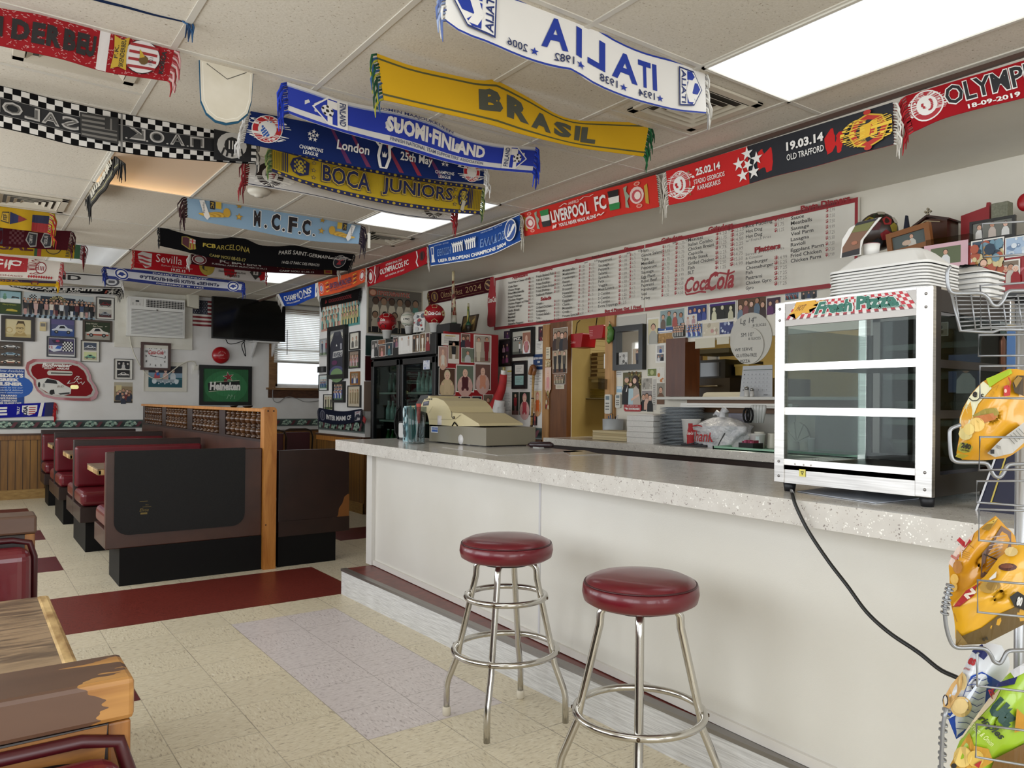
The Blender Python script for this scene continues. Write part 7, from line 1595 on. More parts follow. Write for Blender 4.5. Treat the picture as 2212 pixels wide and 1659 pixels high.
MWL=[('white print with two dark photos, left of the mirror',1332,622,1476,782,ph_two(ph_people(['#1c1a1c','#6a3a3a'],'#2a2426'),ph_people(['#2a1c1e','#5a3a34'],'#3a2e2c')),.0),('large portrait of a couple holding a child, below the mirror',1536,822,1742,1180,a_fam,.0),('cream flyer with a man in a light shirt, right of the mirror',1800,232,1936,524,ph_people(['#a5a39a'],'#c9bf9a'),.012),('photo of smiling women crowded together, under the menu board',1942,142,2206,330,ph_people(['#6a5a50','#3f6a4a','#a3524a','#8a9aa3'],'#8a9a9a',rise=(-.05,.12,.02)),.0),('blue and white label right of the cream flyer',1912,336,2086,396,lambda A,r:(A.rect(0,0,1,1,'#34528c'),A.rect(.05,.1,.95,.38,W_),A.poly([(.45,.45),(.55,.45),(.5,.85)],W_)),.0),('light wooden plaque below the blue label',1912,398,2086,508,ph_abs(44,['#a07a46','#8c6838','#b38c56'],14),.0),('black and white photo of a crowd, right of the wooden plaque',2088,320,2220,448,ph_team('#a5a39c','#4a4946','#7a7872','#5a5854',4,9),.0),('collage of two sports photos right of the mirror',1892,516,2002,722,ph_two(ph_people(['#33518c'],'#a5a2a0'),ph_people(['#c9c7c6','#1a1a22'],'#6a6a70')),.0),('green banknote print below the collage',1802,782,1906,872,lambda A,r:(A.rect(0,0,1,1,'#6f7a44'),A.circ(.5,.5,.2,.34,'#a9ad7a',14),A.rect(.05,.1,.15,.3,'#a9ad7a')),.004),('faded grey photo below the banknote print',1746,888,1856,1016,ph_abs(46,['#9a948a','#b5afa4','#7a756c'],12),.0),('photo of a family in black, right of the large portrait',1742,1022,1856,1238,ph_people(['#1f1d1e','#c9a392','#1a1a1c'],'#8a8280'),.0),('narrow photo of a man in a brown coat beside the family in black',1904,940,1994,1166,ph_people(['#6a4a34'],'#8a8478'),.0),('white card over an orange drawing, above the narrow photo',1910,772,1990,940,ph_abs(48,['#d3cdc3','#b9733f','#c9c2b6'],6),.0),('tall narrow grey print by the pass-through',1860,896,1902,1240,ph_doc(10,'#b5b0a8'),.0),('pale blue card left of the large portrait',1466,976,1528,1046,lambda A,r:(A.rect(0,0,1,1,'#8fb0c4'),A.rect(.1,.55,.9,.9,'#c9d3d9')),.0),('round white sticker card left of the large portrait, topmost',1462,812,1530,880,ph_doc(2,'#cfccc6'),.0)]
for l,x0,y0,x1,y1,a,mw_ in MWL:picture(l,*MW,*kk(c7,x0,y0,x1,y1),a,mw=mw_ or.002)
ML2=[('photo of four people on deep blue, under the menu board',1030,92,1250,268,ph_people(['#2a3a7a','#33418a','#2a3a7a','#3f4a8a'],'#232f6a'),.007),('small photo of two red-haired women overlapping the deep blue one',1004,198,1134,306,ph_people(['#c9b3a8','#b08a8c'],'#cfc9c2',hairs=('#6a1f1c',)),.003),('black and white photo of a kiss with a purple strip on top',1270,62,1560,256,lambda A,r:(ph_people(['#c9c6a8','#1d1c18','#b9b59a'],'#22201a',sk=('#cfcba8',))(A,r),A.rect(0,.85,1,1,'#3a1f6a')),.007),('photo of friends crowded together, right end under the menu board',1576,12,1888,222,ph_people(['#6a7a8a','#7a4a4a','#4a3a34','#5a6a7a','#3a2a28'],'#5a3f28',rise=(-.1,.1,.0,.15)),.0),('blue and white team photo in the lower row',1020,302,1194,450,ph_team('#c9d0dc','#3a4f9a','#5a6f9a','#8fa0b0',3,6),.0),('washed-out cream photo in the lower row',1200,286,1376,432,ph_abs(51,['#c3b9a4','#d3cbb9','#b98a84','#a59a86'],10),.0),('blue photo of dancers in the lower row, beside the round cards',1380,276,1532,412,ph_abs(52,['#3a4272','#c9ced6','#8a94b0','#22264a'],14),.0)]
for l,x0,y0,x1,y1,a,mw_ in ML2:picture(l,0,XW-.002-(.004 if 'overlap' in l else 0),*kk(c8,x0,y0,x1,y1),a,mw=mw_ or.002)
for l,x0,y0,x1,y1,a in(('purple team photo right of the friends photo, above the warming case',1085,1215,1245,1400,ph_people(['#5a2a5a','#3a1a3a'],'#3f2a3a')),('photo of people at an event behind the foam boxes',1285,1160,1440,1250,ph_team('#5a7a8a','#8a3a3a','#5a7a9a','#4a5a5a',2,6)),('dark photo of seated men behind the foam boxes',1455,1135,1640,1235,ph_people(['#22242a','#3a4a6a','#2a2a2a'],'#4a4a4c'))):
 picture(l,*MW,*kk(cN,x0,y0,x1,y1),a,mw=.004)
for lab,x0,y0,x1,y1,X in(('white remote control on the right casing of the hatch',1356,1066,1420,1276,XW-.03),('slim white remote control left of the large portrait',1472,1064,1526,1212,XW)):
 f,w,h=wrect(0,X,*kk(c7,x0,y0,x1,y1));t=thing('remote_control',lab,'remote control',f(w/2,0,0));MB().prism(rr(0,0,w,h,w*.2),(0,.02),M('#c3c0b6',.4),f).build('body',t,bevel=.003)
 MB().prism([(w*.18,h*.72),(w*.82,h*.72),(w*.82,h*.92),(w*.18,h*.92)],(.02,.021),M('#5a6a70',.3),f).build('display',t);b=MB()
 for k in range(6):b.prism([(w*.2+w*.32*(k%2),h*(.2+.15*(k//2))),(w*.44+w*.32*(k%2),h*(.2+.15*(k//2))),(w*.44+w*.32*(k%2),h*(.27+.15*(k//2))),(w*.2+w*.32*(k%2),h*(.27+.15*(k//2)))],(.02,.022),M('#6a6862',.5),f)
 b.build('buttons',t)
f,w,h=wrect(0,XW-.004,*kk(c7,1550,1164,1738,1252));t=thing('delivery_sign','small red rounded delivery sign at the foot of the large portrait','sign',f(w/2,0,0))
MB().prism(rr(0,0,w,h,h*.35),(0,.005),M('#a01a1c',.4),f).build('plate',t);A=Art();A.text('We deliver with',w*.18,h*.62,w*.82,h*.8,'#d9b9b4',.01);A.text('DOORDASH',w*.3,h*.2,w*.92,h*.46,W_,.05);A.poly([(w*.06,h*.2),(w*.06,h*.46),(w*.2,h*.46),(w*.26,h*.33),(w*.2,h*.2),(w*.14,h*.28),(w*.17,h*.35),(w*.06,h*.38)],W_);A.build('lettering',lambda u,v,z:f(u,v,.0055+z),t)
f,w,h=wrect(0,XW-.03,*kk(c7,1304,890,1368,1012));tag(MB().prism([(w*.1,0),(w*.9,0),(w,h*.9),(0,h)],(0,.04),glass('acrylic','#d9d7d2',.1,.4),f).build('acrylic_holder'),'clear acrylic card holder on the right casing of the hatch','holder')
f,w,h=wrect(0,XW-.03,*kk(c8,796,456,1004,1088));
struct(MB().prism([(0,0),(w,0),(w,h),(0,h)],(-.16,0),noisy('brown_jamb','#4a2410','#592d15',3,(7,7,1),.4),f).build('trim_10'))
yL=at(c8[0]+686/c8[2],c8[1]+1105/c8[2],0,XW-.12).y;zs0,zs1=at(c8[0]+1300/c8[2],c8[1]+1124/c8[2],0,XW-.12).z,at(c8[0]+1300/c8[2],c8[1]+1092/c8[2],0,XW-.12).z
t=thing('serving_shelf','grey-white serving shelf across the pass-through','shelf',(XW,3,zs0))
MB().box((XW-.12,2.3,zs0),(XW+.25,yL,zs1),M('#b9b6ae',.35)).build('shelf_top',t,bevel=.003);MB().box((XW-.05,2.3,zs0-.09),(XW-.01,yL-.25,zs0),M('#6a4a30',.5)).build('apron',t)
f,w,h=wrect(0,XW-.09,*kk(c8,990,1164,2200,1212));MB().prism([(0,h*.45),(w,h*.45),(w,h),(0,h)],(-.04,.03),M('#c9c6bf',.3),f).build('steel_rail',t,bevel=.003);MB().prism([(0,0),(w,0),(w,h*.4),(0,h*.4)],(-.04,.04),M('#d3d0c9',.3),f).build('lower_rail',t,bevel=.003)
f,w,h=wrect(0,XW-.01,*kk(c8,1000,1214,2200,1560));tag(MB().prism([(0,-.02),(w,-.02),(w,h),(0,h)],(-.005,0),M('#a3a098',.4),f).build('splash_panel'),'plain grey splash panel behind the back counter','panel')
f,w,h=wrect(0,XW-.02,*kk(c8,1478,1235,1690,1500));picture('handwritten price list taped on the splash panel behind the bag',0,XW-.016,*kk(c8,1478,1236,1690,1500),ph_doc(18,'#a9a6b3'),matc='#a9a6b3')
XO=5.0
for nm,lab,cat,x0,y0,x1,y1,c,d,X in(('oven_hood','dark olive hood in the kitchen above the oven','hood',1000,574,1480,622,'#3a3620',-.4,4.8),('kitchen_oven','black oven in the kitchen seen through the pass-through','oven',1160,690,1440,890,'#08080a',-.5,XO),('wooden_cabinet','dark brown cabinet below the oven in the kitchen','cabinet',1000,892,1490,1110,'#241a0e',-.5,XO-.05),('steel_panel','steel panel on the kitchen wall above the black oven','panel',1248,626,1362,688,'#8a8880',-.02,XO+.2),('side_cabinet','brown kitchen cabinet right of the black oven','cabinet',1520,892,1960,1110,'#6a5a3a',-.5,XO+.1),('dark_curtain','dark brown curtain left of the oven in the kitchen','curtain',1070,620,1170,890,'#2a1a0e',-.03,XO+.15)):
 f,w,h=wrect(0,X,*kk(c8,x0,y0,x1,y1));t=thing(nm,lab,cat,f(w/2,0,0));MB().prism([(0,0),(w,0),(w,h),(0,h)],(d,0),M(c,.4),f).build('body',t)
 if nm=='wooden_cabinet':MB().tube([f(w*.25,h*.6,.03),f(w*.8,h*.62,.03)],.008,M('#8a8270',.3,.9),8).build('handle',t)
 if nm=='kitchen_oven':MB().prism([(w*.06,h*.1),(w*.8,h*.1),(w*.8,h*.85),(w*.06,h*.85)],(0,.006),M('#030304',.15),f).build('oven_window',t)
 if nm=='dark_curtain':
  pass
for lab,x0,y0,x1,y1 in(('white order slip hanging from the top of the pass-through, left one',1116,456,1330,562),('white order slip hanging from the top of the pass-through, right one',1352,440,1482,520)):picture(lab,0,XW-.02,*kk(c8,x0,y0,x1,y1),lambda A,r:A.rect(0,0,1,1,'#c3bda9'),matc='#c3bda9',name='order_slip',cat='paper')
P=at(c8[0]+1620/c8[2],c8[1]+850/c8[2],0,XO+.1);t=thing('plastic_tub','pale yellow tub on the kitchen cabinet, behind the round cards','tub',tuple(P));f,w,h=wrect(0,XO+.1,*kk(c8,1546,738,1702,858));MB().prism([(w*.04,0),(w*.96,0),(w,h*.8),(0,h*.8)],(-.2,0),M('#b39a4e',.4),f).build('tub',t,bevel=.01);MB().prism([(0,h*.8),(w,h*.8),(w,h),(0,h)],(-.2,.01),M('#bfa75c',.4),f).build('lid',t)
XD=XW-.006
C_=at(1621.5,731,0,XD);R1=abs(at(1621.5,676,0,XD).z-at(1621.5,787,0,XD).z)/2
t=thing('round_sign','large round white card hand-lettered Lg 14 inch above the pass-through shelf','sign',tuple(C_));f=onX(XD,0,0);MB().prism([(-C_.y+R1*math.cos(a*math.pi/24),C_.z+R1*math.sin(a*math.pi/24))for a in range(48)],.004,M('#b9b5ab',.6),f).build('card',t)
ink='#26262a';A=Art();A.tf=lambda x,y:(-C_.y+x*R1,C_.z+y*R1)
A.text('Lg 14"',-.48,.52,.28,.82,ink,-.005,.1);A.text('8 SLICES',.12,.44,.74,.54,ink,-.005);A.build('lettering',lambda u,v,z:f(u,v,.0045+z),t)
C2=at(c8[0]+1694/c8[2],c8[1]+538/c8[2],0,XD-.008);R2=R1*.72
t=thing('round_sign','smaller round white card lettered SM 10 inch, in front of the large one','sign',tuple(C2));f2=onX(XD-.008,0,0);MB().prism([(-C2.y+R2*math.cos(a*math.pi/24),C2.z+R2*math.sin(a*math.pi/24))for a in range(48)],.004,M('#bbb7ad',.6),f2).build('card',t)
A=Art();A.tf=lambda x,y:(-C2.y+x*R2,C2.z+y*R2)
for s,x0,y0,x1,y1 in(('SM 10"',-.48,.5,.36,.72),('8 SLICES',.02,.3,.82,.44),('WE SERVE',-.9,-.26,.3,-.1),('GLUTEN-FREE',-.8,-.6,.58,-.42),('PIZZA',-.5,-.92,.14,-.74)):A.text(s,x0,y0,x1,y1,ink,-.005)
A.build('lettering',lambda u,v,z:f2(u,v,.0045+z),t)
f,w,h=wrect(0,XW-.02,*kk(c8,1602,752,1955,1092));t=thing('wall_calendar','white calendar page standing on the serving shelf','calendar',f(w/2,0,0));sk_=lambda u,v,z:f(u+(v/h)*.02,v,z)
MB().prism([(0,0),(w,0),(w,h),(w*.1,h)],(0,.004),M('#a9aaac',.6),f).build('sheet',t);A=Art();A.rect(w*.12,h*.85,w,h*.87,'#3a4a3a')
for j in range(5):
 for i in range(7):A.text(str(1+(j*7+i)%28),w*(.14+i*.12),h*(.2+(4-j)*.125),w*(.165+i*.12),h*(.235+(4-j)*.125),ink)
for i in range(1,7):A.rect(w*(.1+i*.12),h*.14,w*(.102+i*.12),h*.84,'#8a8a8c')
for j in range(6):A.rect(w*.08,h*(.16+j*.128),w,h*(.163+j*.128),'#8a8a8c')
A.text('2026',w*.8,h*.04,w*.92,h*.09,ink,.02);A.build('print',lambda u,v,z:f(u,v,.0045+z),t)
for lab,xc,r_px,yb in(('salt shaker on the serving shelf, left of the pair',1674,30,1086),('salt shaker on the serving shelf, right of the pair',1730,25,1088)):
 P=at(c8[0]+xc/c8[2],c8[1]+yb/c8[2],0,XW-.09);r_=size_at(P,r_px/c8[2]);t=thing('salt_shaker',lab,'shaker',(P.x,P.y,zs1));MB().lathe([(r_,0),(r_,.01),(r_*.75,r_*2.6)],(P.x,P.y,zs1),M('#b9b6b0',.25),14).build('glass_body',t);MB().lathe([(r_*.8,r_*2.6),(r_*.82,r_*3.3),(r_*.5,r_*3.7)],(P.x,P.y,zs1),M('#8a8884',.25,1.0),14).build('metal_top',t)
f,w,h=wrect(0,XW+.02,*kk(c8,1190,1040,1624,1096));tag(MB().prism([(0,0),(w,0),(w,h),(w*.12,h),(w*.04,h*.7)],(-.2,0),M('#c3b79a',.5),f).build('cutting_board'),'cream rounded cutting board on the serving shelf','board')
YK=at(1872,900,0,3.72).y+.02
t=thing('back_counter','back counter with a speckled stone top along the kitchen wall','counter',(4.05,2.5,0));ye=at(1178,945,2,zb_top).y
MB().box((3.80,YK,zb_top-.055),(XW-.006,ye,zb_top),M_QUARTZ).build('worktop',t,bevel=.005);MB().box((3.86,YK,0),(XW-.05,ye-.03,zb_top-.056),M('#15100e',.5)).build('cabinet',t);MB().box((3.84,YK,zb_top-.12),(3.86,ye-.03,zb_top-.06),M('#2a1a14',.4)).build('drawer_rail',t)
def onback(px,py,z=zb_top):return at(px,py,2,z)
def b8(x,y):
 p=onback(c8[0]+x/c8[2],c8[1]+y/c8[2])
 if p.x>3.93:p=at(c8[0]+x/c8[2],c8[1]+y/c8[2],0,3.93);p.z=zb_top
 return p
P=b8(190,1565);q=size_at(P,1)
t=thing('paper_bag_stack','stack of flat brown paper bags at the left end of the back counter','bags',(P.x+.1,P.y,zb_top));f,w,h=wrect(0,P.x,*kk(c8,0,1462,376,1566))
for k in range(4):MB().prism([(w*(.01*(k%2)),h*k*.25),(w*.98,h*k*.25),(w*(.985+.01*(k%2)),h*(k+.94)*.25),(0,h*(k+.94)*.25)],(-.22,0),M(('#b9a984','#c3b38e','#ae9c76','#c0b08a')[k],.8),f).build('bag',t)
P=b8(222,1560);t=thing('pen_cup','light grey pen cup on the left of the back counter','cup',tuple(P));f,w,h=wrect(0,P.x+.26,*kk(c8,146,1332,300,1472));cc=f(w/2,0,0);r_=w/2
MB().lathe([(r_*.98,zb_top-cc[2]+.0),(r_,h),(r_*.94,h),(r_*.9,.02)],(min(cc[0],4.2),cc[1],cc[2]),M('#a9adb0',.4),20).build('cup',t)
for k,(dx,c)in enumerate(((-.6,'#2a5a8a'),(-.35,'#3a6a9a'),(-.05,'#17181c'),(.35,'#17181c'),(.6,'#c9c9cc'))):MB().tube([(min(cc[0],4.2),cc[1]-dx*r_*.5,cc[2]+h*.4),(min(cc[0],4.2),cc[1]-dx*r_*1.1,cc[2]+h*(1.2+.1*(k%3)))],.0045,M(c,.4),6).build('pen',t)
f,w,h=wrect(0,b8(480,1552).x,*kk(c8,374,1254,662,1552));f=(lambda f_:lambda u,v,z:(f_(u,v,z)[0],f_(u,v,z)[1],zb_top+v))(f)
for k,pl in enumerate(('bottom','second from the bottom','middle','second from the top','top')):
 o=MB().prism([(0,h*k/5),(w,h*k/5),(w,h*(k+.96)/5),(0,h*(k+.96)/5)],(-.2,.003*(k%2)),noisy('napkin_paper','#c9c6c1','#d6d3ce',60,(1,1,6),.85),f).build('napkin_pack',bevel=.004)
 tag(o,'pack of white napkins on the back counter, %s of the stack'%pl,'napkins','stack of napkin packs')
o=MB().prism([(w*.4,h*1.0),(w*1.02,h*1.0),(w*.98,h*1.05),(w*.38,h*1.06)],(-.16,.0),M('#d3cdc6',.8),f).build('napkin');tag(o,'loose white sheet on top of the napkin stack','paper')
P=b8(828,1562);rp=(at(c8[0]+658/c8[2],940,0,P.x+.13).y-at(c8[0]+1000/c8[2],945,0,P.x+.13).y)/2;hp=at(c8[0]+830/c8[2],c8[1]+1200/c8[2],0,P.x+.13).z-zb_top
NP=26;gp=None
for k in range(NP):
 if gp is None:gp=MB().lathe([(rp*.66,0),(rp,hp/NP*.72),(rp,hp/NP*.95),(rp*.66,hp/NP*.3)],(0,0,0),M('#8f9498',.35),28).build('dinner_plate');o=gp
 else:o=gp.copy();COL.objects.link(o)
 o.location=(P.x+.13+.002*math.sin(k*2.1),P.y+.002*math.cos(k*1.7),zb_top+hp*k/NP)
 tag(o,'grey plate in the tall stack on the back counter, beside the soda cup','plate','tall stack of grey plates on the back counter')
def soda(lab,x0,x1,y0,y1,X,red=True,script='Coca-Cola'):
 f,w,h=wrect(0,X,*kk(c8,x0,y0,x1,y1));c=Vector((X+w/2,f(w/2,0,0)[1],zb_top));t=thing('paper_cup',lab,'cup',tuple(c))
 MB().lathe([(w*.36,0),(w*.48,h*.96),(w*.5,h*.97),(w*.5,h),(w*.46,h),(w*.35,.02)],c,M('#cfccc7',.5),28).build('cup',t)
 def on(u,v,z):
  r_=w*(.36+.12*v/(h*.96))+.0008+z;an=math.radians(218)-u/(w*.42)
  an=math.radians(218)+u/(w*.42)
  return(c.x+r_*math.cos(an),c.y+r_*math.sin(an),c.z+v)
 A=Art();P_=[(-.1,.98),(.1,.98),(.1,.8),(.16,.62),(.2,.45),(.19,.3),(.21,.15),(.2,.0),(-.2,.0),(-.21,.15),(-.19,.3),(-.2,.45),(-.16,.62),(-.1,.8)]
 A.poly([(x*w*1.0,(.02+y*.84)*h)for x,y in P_],'#9c1219' if red else '#b9c3c0');A.text(script,-.17*w,.42*h,.17*w,.54*h,W_,.03,.25)
 A.build('print',on,t,cuts=[w*k*.05 for k in range(-8,9)]);return t
soda('large white paper cup printed with a red bottle, on the back counter',918,1078,1280,1572,b8(990,1570).x)
P=b8(1090,1600);f,w,h=wrect(0,P.x,*kk(c8,956,1536,1224,1604));t=thing('calculator','black desk calculator in front of the white bag','calculator',(P.x,P.y,zb_top))
b=MB();y0c,y1c=f(0,0,0)[1],f(w,0,0)[1];b.add([(P.x,y0c,zb_top),(P.x,y1c,zb_top),(P.x+.15,y1c,zb_top),(P.x+.15,y0c,zb_top),(P.x,y0c,zb_top+.012),(P.x,y1c,zb_top+.012),(P.x+.15,y1c,zb_top+.04),(P.x+.15,y0c,zb_top+.04)],[(0,3,2,1),(4,5,6,7),(0,1,5,4),(1,2,6,5),(2,3,7,6),(3,0,4,7)],M('#26262a',.4));b.build('body',t,bevel=.004)
b=MB()
for i in range(4):
 for j in range(4):x=P.x+.015+.022*j;y=y0c-.02-(y0c-y1c-.04)*i/4;b.box((x,y-.018,zb_top+.013+.19*(x-P.x)),(x+.014,y,zb_top+.018+.19*(x-P.x)),M('#4a4a50',.5))
b.build('keys',t);MB().box((P.x+.115,y1c+.02,zb_top+.036),(P.x+.14,y0c-.02,zb_top+.04),M('#6a7a70',.3)).build('display',t)
P=b8(1370,1588);t=thing('carrier_bag','knotted white plastic carrier bag lettered Thank on the back counter','bag',(P.x+.12,P.y,zb_top));f,w,h=wrect(0,P.x+.1,*kk(c8,1086,1205,1622,1592))
pl=NT('white_plastic_film');pl.base(pl.ramp(pl.noise(pl.pos((9,9,14)),1,3,.6,1.5),[(.35,rgb('#b5b5b8')),(.6,rgb('#d5d4d4'))]),.3);pl.bump(pl.noise(pl.pos((22,22,22)),1,4,.6,2.0),.7,.02)
b=MB();cx,cy=P.x+.16,f(w/2,0,0)[1];rnd=random.Random(5)
def bagp(u,v):
 a=2*math.pi*u;
 rr_=(.86+.14*math.sin(v*3.0))if v<.55 else(.98*(1-(v-.55)/.45)**.75+.1)
 rr_*=1+.06*math.sin(a*5+v*9)+.05*math.sin(a*9-v*14)
 zz=h*(v if v<.6 else.6+(v-.6)*.65)
 return(cx+w*.36*rr_*math.cos(a),cy+w*.5*rr_*math.sin(a),zb_top+zz)
b.grid(48,24,bagp,pl.m);b.build('bag_body',t)
b=MB();zt_=zb_top+h*.84;b.tube([(cx,cy,zt_-.02),(cx-.01,cy-.01,zt_+.03),(cx,cy-.03,zt_+.055)],[.035,.018,.03],pl.m,9);b.tube([(cx,cy,zt_),(cx,cy+.05,zt_+.03),(cx-.01,cy+.07,zt_+.01)],[.02,.018,.006],pl.m,8);b.build('knot',t)
A=Art();A.text('Thank',0,0,.17,.075,'#a0161c',.01,.3);A.line([(.0,.1),(.06,.11),(.1,.1)],.008,'#a0161c')
def onbag(u,v,z):
 a=math.radians(186)+(u+.01)/(w*.43);r_=.93*(1+.02)+.06
 return(cx+w*.36*r_*math.cos(a)*1.03-z,cy+w*.5*r_*math.sin(a)*1.02+.04,zb_top+.035+v)
A.tf=None;A.build('lettering',lambda u,v,z:onbag(.0+u-.12,v,z),t,cuts=[k*.02 for k in range(1,9)])
MB().tube([bagp(.56+.01*k,.05+.09*k)for k in range(5)],.004,M('#2a2a2c',.5),5).build('printed_line',t)
soda('white paper cup holding wrapped cutlery on the back counter',1664,1808,1318,1492,b8(1740,1520).x+.05,red=False,script='Soda')
ct=bpy.context.scene.objects['paper_cup.004']if 'paper_cup.004' in bpy.data.objects else None
f,w,h=wrect(0,b8(1740,1520).x+.1,*kk(c8,1664,1180,1836,1340));t=thing('cutlery_bundle','black scissors and wrapped plastic cutlery standing in the white cup','cutlery',f(w/2,0,0))
for k in range(5):MB().tube([f(w*(.45+.09*k),-.02,-.01*k),f(w*(.4+.13*k),h*(.75+.05*(k%3)),-.01*k),f(w*(.42+.13*k),h,-.01*k)],[.008,.014,.01],M('#b9b9b6',.3),7).build('wrapped_fork',t)
for s_ in(0,1):MB().tube([f(w*(.24+s_*.2)+.024*math.cos(a/10*6.283),h*.3+.045*math.sin(a/10*6.283),.03)for a in range(10)],.007,M_BLK,7,closed=True).build('scissor_handle',t)
P=b8(1660,1602);f,w,h=wrect(0,P.x,*kk(c8,1586,1508,1742,1604));t=thing('packet_tray','black tray of pink sugar packets beside the mugs','tray',(P.x,P.y,zb_top));fz=lambda u,v,z:(f(u,v,z)[0],f(u,v,z)[1],zb_top+v)
MB().prism([(0,0),(w,0),(w,h*.8),(0,h*.8)],(-.1,0),M('#0b0a0b',.4),fz).build('tray',t)
for k in range(6):MB().box((fz(w*(.1+k*.14),0,0)[0]+.02,fz(w*(.1+k*.14),0,0)[1]-.012,zb_top+h*.7),(fz(0,0,0)[0]+.07,fz(w*(.1+k*.14),0,0)[1],zb_top+h*(1.0+.1*(k%2))),M(('#8a2a48','#a34a68','#7a2038')[k%3],.6)).build('sugar_packet',t)
gt=b8(1650,1652);t=thing('serving_tray','pale green tray under the mugs on the back counter','tray',(gt.x+.15,gt.y,zb_top))
ya,yb_t=at(1566,958,0,3.95).y,YK+.01
MB().box((3.83,yb_t,zb_top+.001),(4.2,ya,zb_top+.008),M('#6f9a80',.4)).build('base',t);b=MB()
for a in(((3.83,yb_t,zb_top),(3.84,ya,zb_top+.02)),((4.19,yb_t,zb_top),(4.2,ya,zb_top+.02)),((3.83,yb_t,zb_top),(4.2,yb_t+.01,zb_top+.02)),((3.83,ya-.01,zb_top),(4.2,ya,zb_top+.02))):b.box(*a,M('#86b096',.4))
b.build('rim',t)
def mug(lab,px,yb,wpx,hpx,c='#c9c4b6',hdl=1):
 P=at(px,yb,2,zb_top+.009);P.x=min(max(P.x,3.9),4.12);P=Vector((P.x,at(px,yb,0,P.x).y,zb_top+.009));r_=size_at(P,wpx)/2;hh=size_at(P,hpx)
 t=thing('coffee_mug',lab,'mug',tuple(P));MB().lathe([(r_*.98,0),(r_,.008),(r_*.8,hh*.94),(r_*.8,hh),(r_*.7,hh),(.001,hh)],P,M(c,.35),20,caps=False).build('body',t)
 if hdl:MB().tube([P+Vector((-.3*r_,hdl*r_*.85,hh*.82)),P+Vector((-.5*r_,hdl*r_*1.5,hh*.8)),P+Vector((-.5*r_,hdl*r_*1.7,hh*.5)),P+Vector((-.5*r_,hdl*r_*1.5,hh*.22)),P+Vector((-.3*r_,hdl*r_*.95,hh*.18))],.009,M(c,.35),8).build('handle',t)
mug('upside-down cream mug with handle, left of the warming case',1640,957,27,34)
mug('cream mug mostly hidden by the left post of the case',1667,957,22,32,hdl=0)
mug('cream mug seen through the lower left of the warming case',1712,962,30,40)
mug('beige mug seen through the case, beside the paper cup',1740,962,24,36,'#b9b3a0',0)
# ==========================================================
ZT_=1.0
c9=(1640,600,3.867)
XC0,XC1,YC0,YC1,ZC0,ZC1=2.02,2.52,.99,1.478,1.028,1.583
t=thing('warming_case','stainless glass pizza warming case with a red checked sign','display case',((XC0+XC1)/2,(YC0+YC1)/2,ZT_))
DK=M('#2c2726',.35,.7);ST=M_STEEL
pw=.045
for nm,x0,x1,y0,y1,m in(('front_post',XC0,XC0+.02,YC1-.036,YC1,ST),('front_post',XC0,XC0+.02,YC0,YC0+pw,ST),('rear_post',XC1-.03,XC1,YC1-.03,YC1,ST),('rear_post',XC1-.03,XC1,YC0,YC0+.03,ST)):
 MB().box((x0,y0,ZC0),(x1,y1,ZC1),m).build(nm,t,bevel=.002)
MB().box((XC0+.02,YC0,ZC0),(XC0+.045,YC0+.004,ZC1),DK).build('side_post',t)
MB().box((XC0+.001,YC0+.002,ZC1-.006),(XC1,YC1-.002,ZC1),ST).build('top_panel',t)
zb9,zh9=at(1830,1006,0,XC0).z,at(1836,693,0,XC0).z
MB().box((XC0+.003,YC0+pw,zh9),(XC0+.012,YC1-.036,ZC1-.002),M('#8a8580',.35,.9)).build('header_panel',t)
MB().box((XC0+.004,YC0+pw,ZC0),(XC0+.012,YC1-.036,zb9),ST).build('base_panel',t)
MB().box((XC0+.03,YC0+.002,ZC0),(XC1-.01,YC0+.012,zb9-.01),M('#1d1a1a',.35,.5)).box((XC0+.03,YC0+.002,zh9+.01),(XC1,YC0+.01,ZC1-.006),M('#2a2624',.4,.5)).build('side_panel',t)
MB().box((XC0+.012,YC0+.02,ZC0+.02),(XC1-.01,YC1-.02,zb9-.012),M('#3a3736',.3,.8)).build('base_deck',t)
MB().box((XC0+.002,YC0+pw,zb9-.012),(XC0+.02,YC1-.036,zb9+.006),M('#d5d1ca',.25,1.0)).box((XC0+.004,YC0+pw,zb9-.026),(XC0+.014,YC1-.036,zb9-.012),M('#6a5f5a',.3,.9)).build('door_track',t)
gl_c=glass('case_glass','#dfe6e4',.0,.35)
for zz in(at(1836,788,0,XC0).z,at(1836,890,0,XC0).z):
 s_=MB().box((XC0+.004,YC0+pw,zz-.011),(XC0+.016,YC1-.036,zz+.011),M('#d9d6d0',.25,1.0));s_=s_.build('shelf_rail',t)
 MB().box((XC0+.016,YC0+.02,zz-.005),(XC1-.02,YC1-.02,zz+.001),M('#55504e',.35,.8)).build('shelf',t)
 MB().box((XC0+.03,YC0+.001,zz-.014),(XC1-.03,YC0+.01,zz+.008),DK).build('side_rail',t)
MB().box((XC0+.009,YC0+pw,zb9+.006),(XC0+.013,YC1-.036,zh9),gl_c).build('front_glass',t)
MB().box((XC0+.045,YC0+.003,zb9),(XC1-.03,YC0+.006,zh9),glass('side_glass','#a9b0ae',.0,.3)).build('side_glass',t)
MB().box((XC0+.03,YC1-.006,zb9),(XC1-.03,YC1-.003,zh9),glass('far_glass','#cfd5d3',.0,.2)).build('far_glass',t)
b=MB();ymid=(YC0+YC1)/2+.03
for y0,y1 in((YC0+.03,YC0+.045),(ymid-.012,ymid+.012),(YC1-.045,YC1-.03)):b.box((XC1-.02,y0,zb9),(XC1-.01,y1,zh9),DK)
b.box((XC1-.02,YC0+.03,zb9-.01),(XC1-.008,YC1-.03,zb9+.01),DK);b.build('rear_door_frame',t)
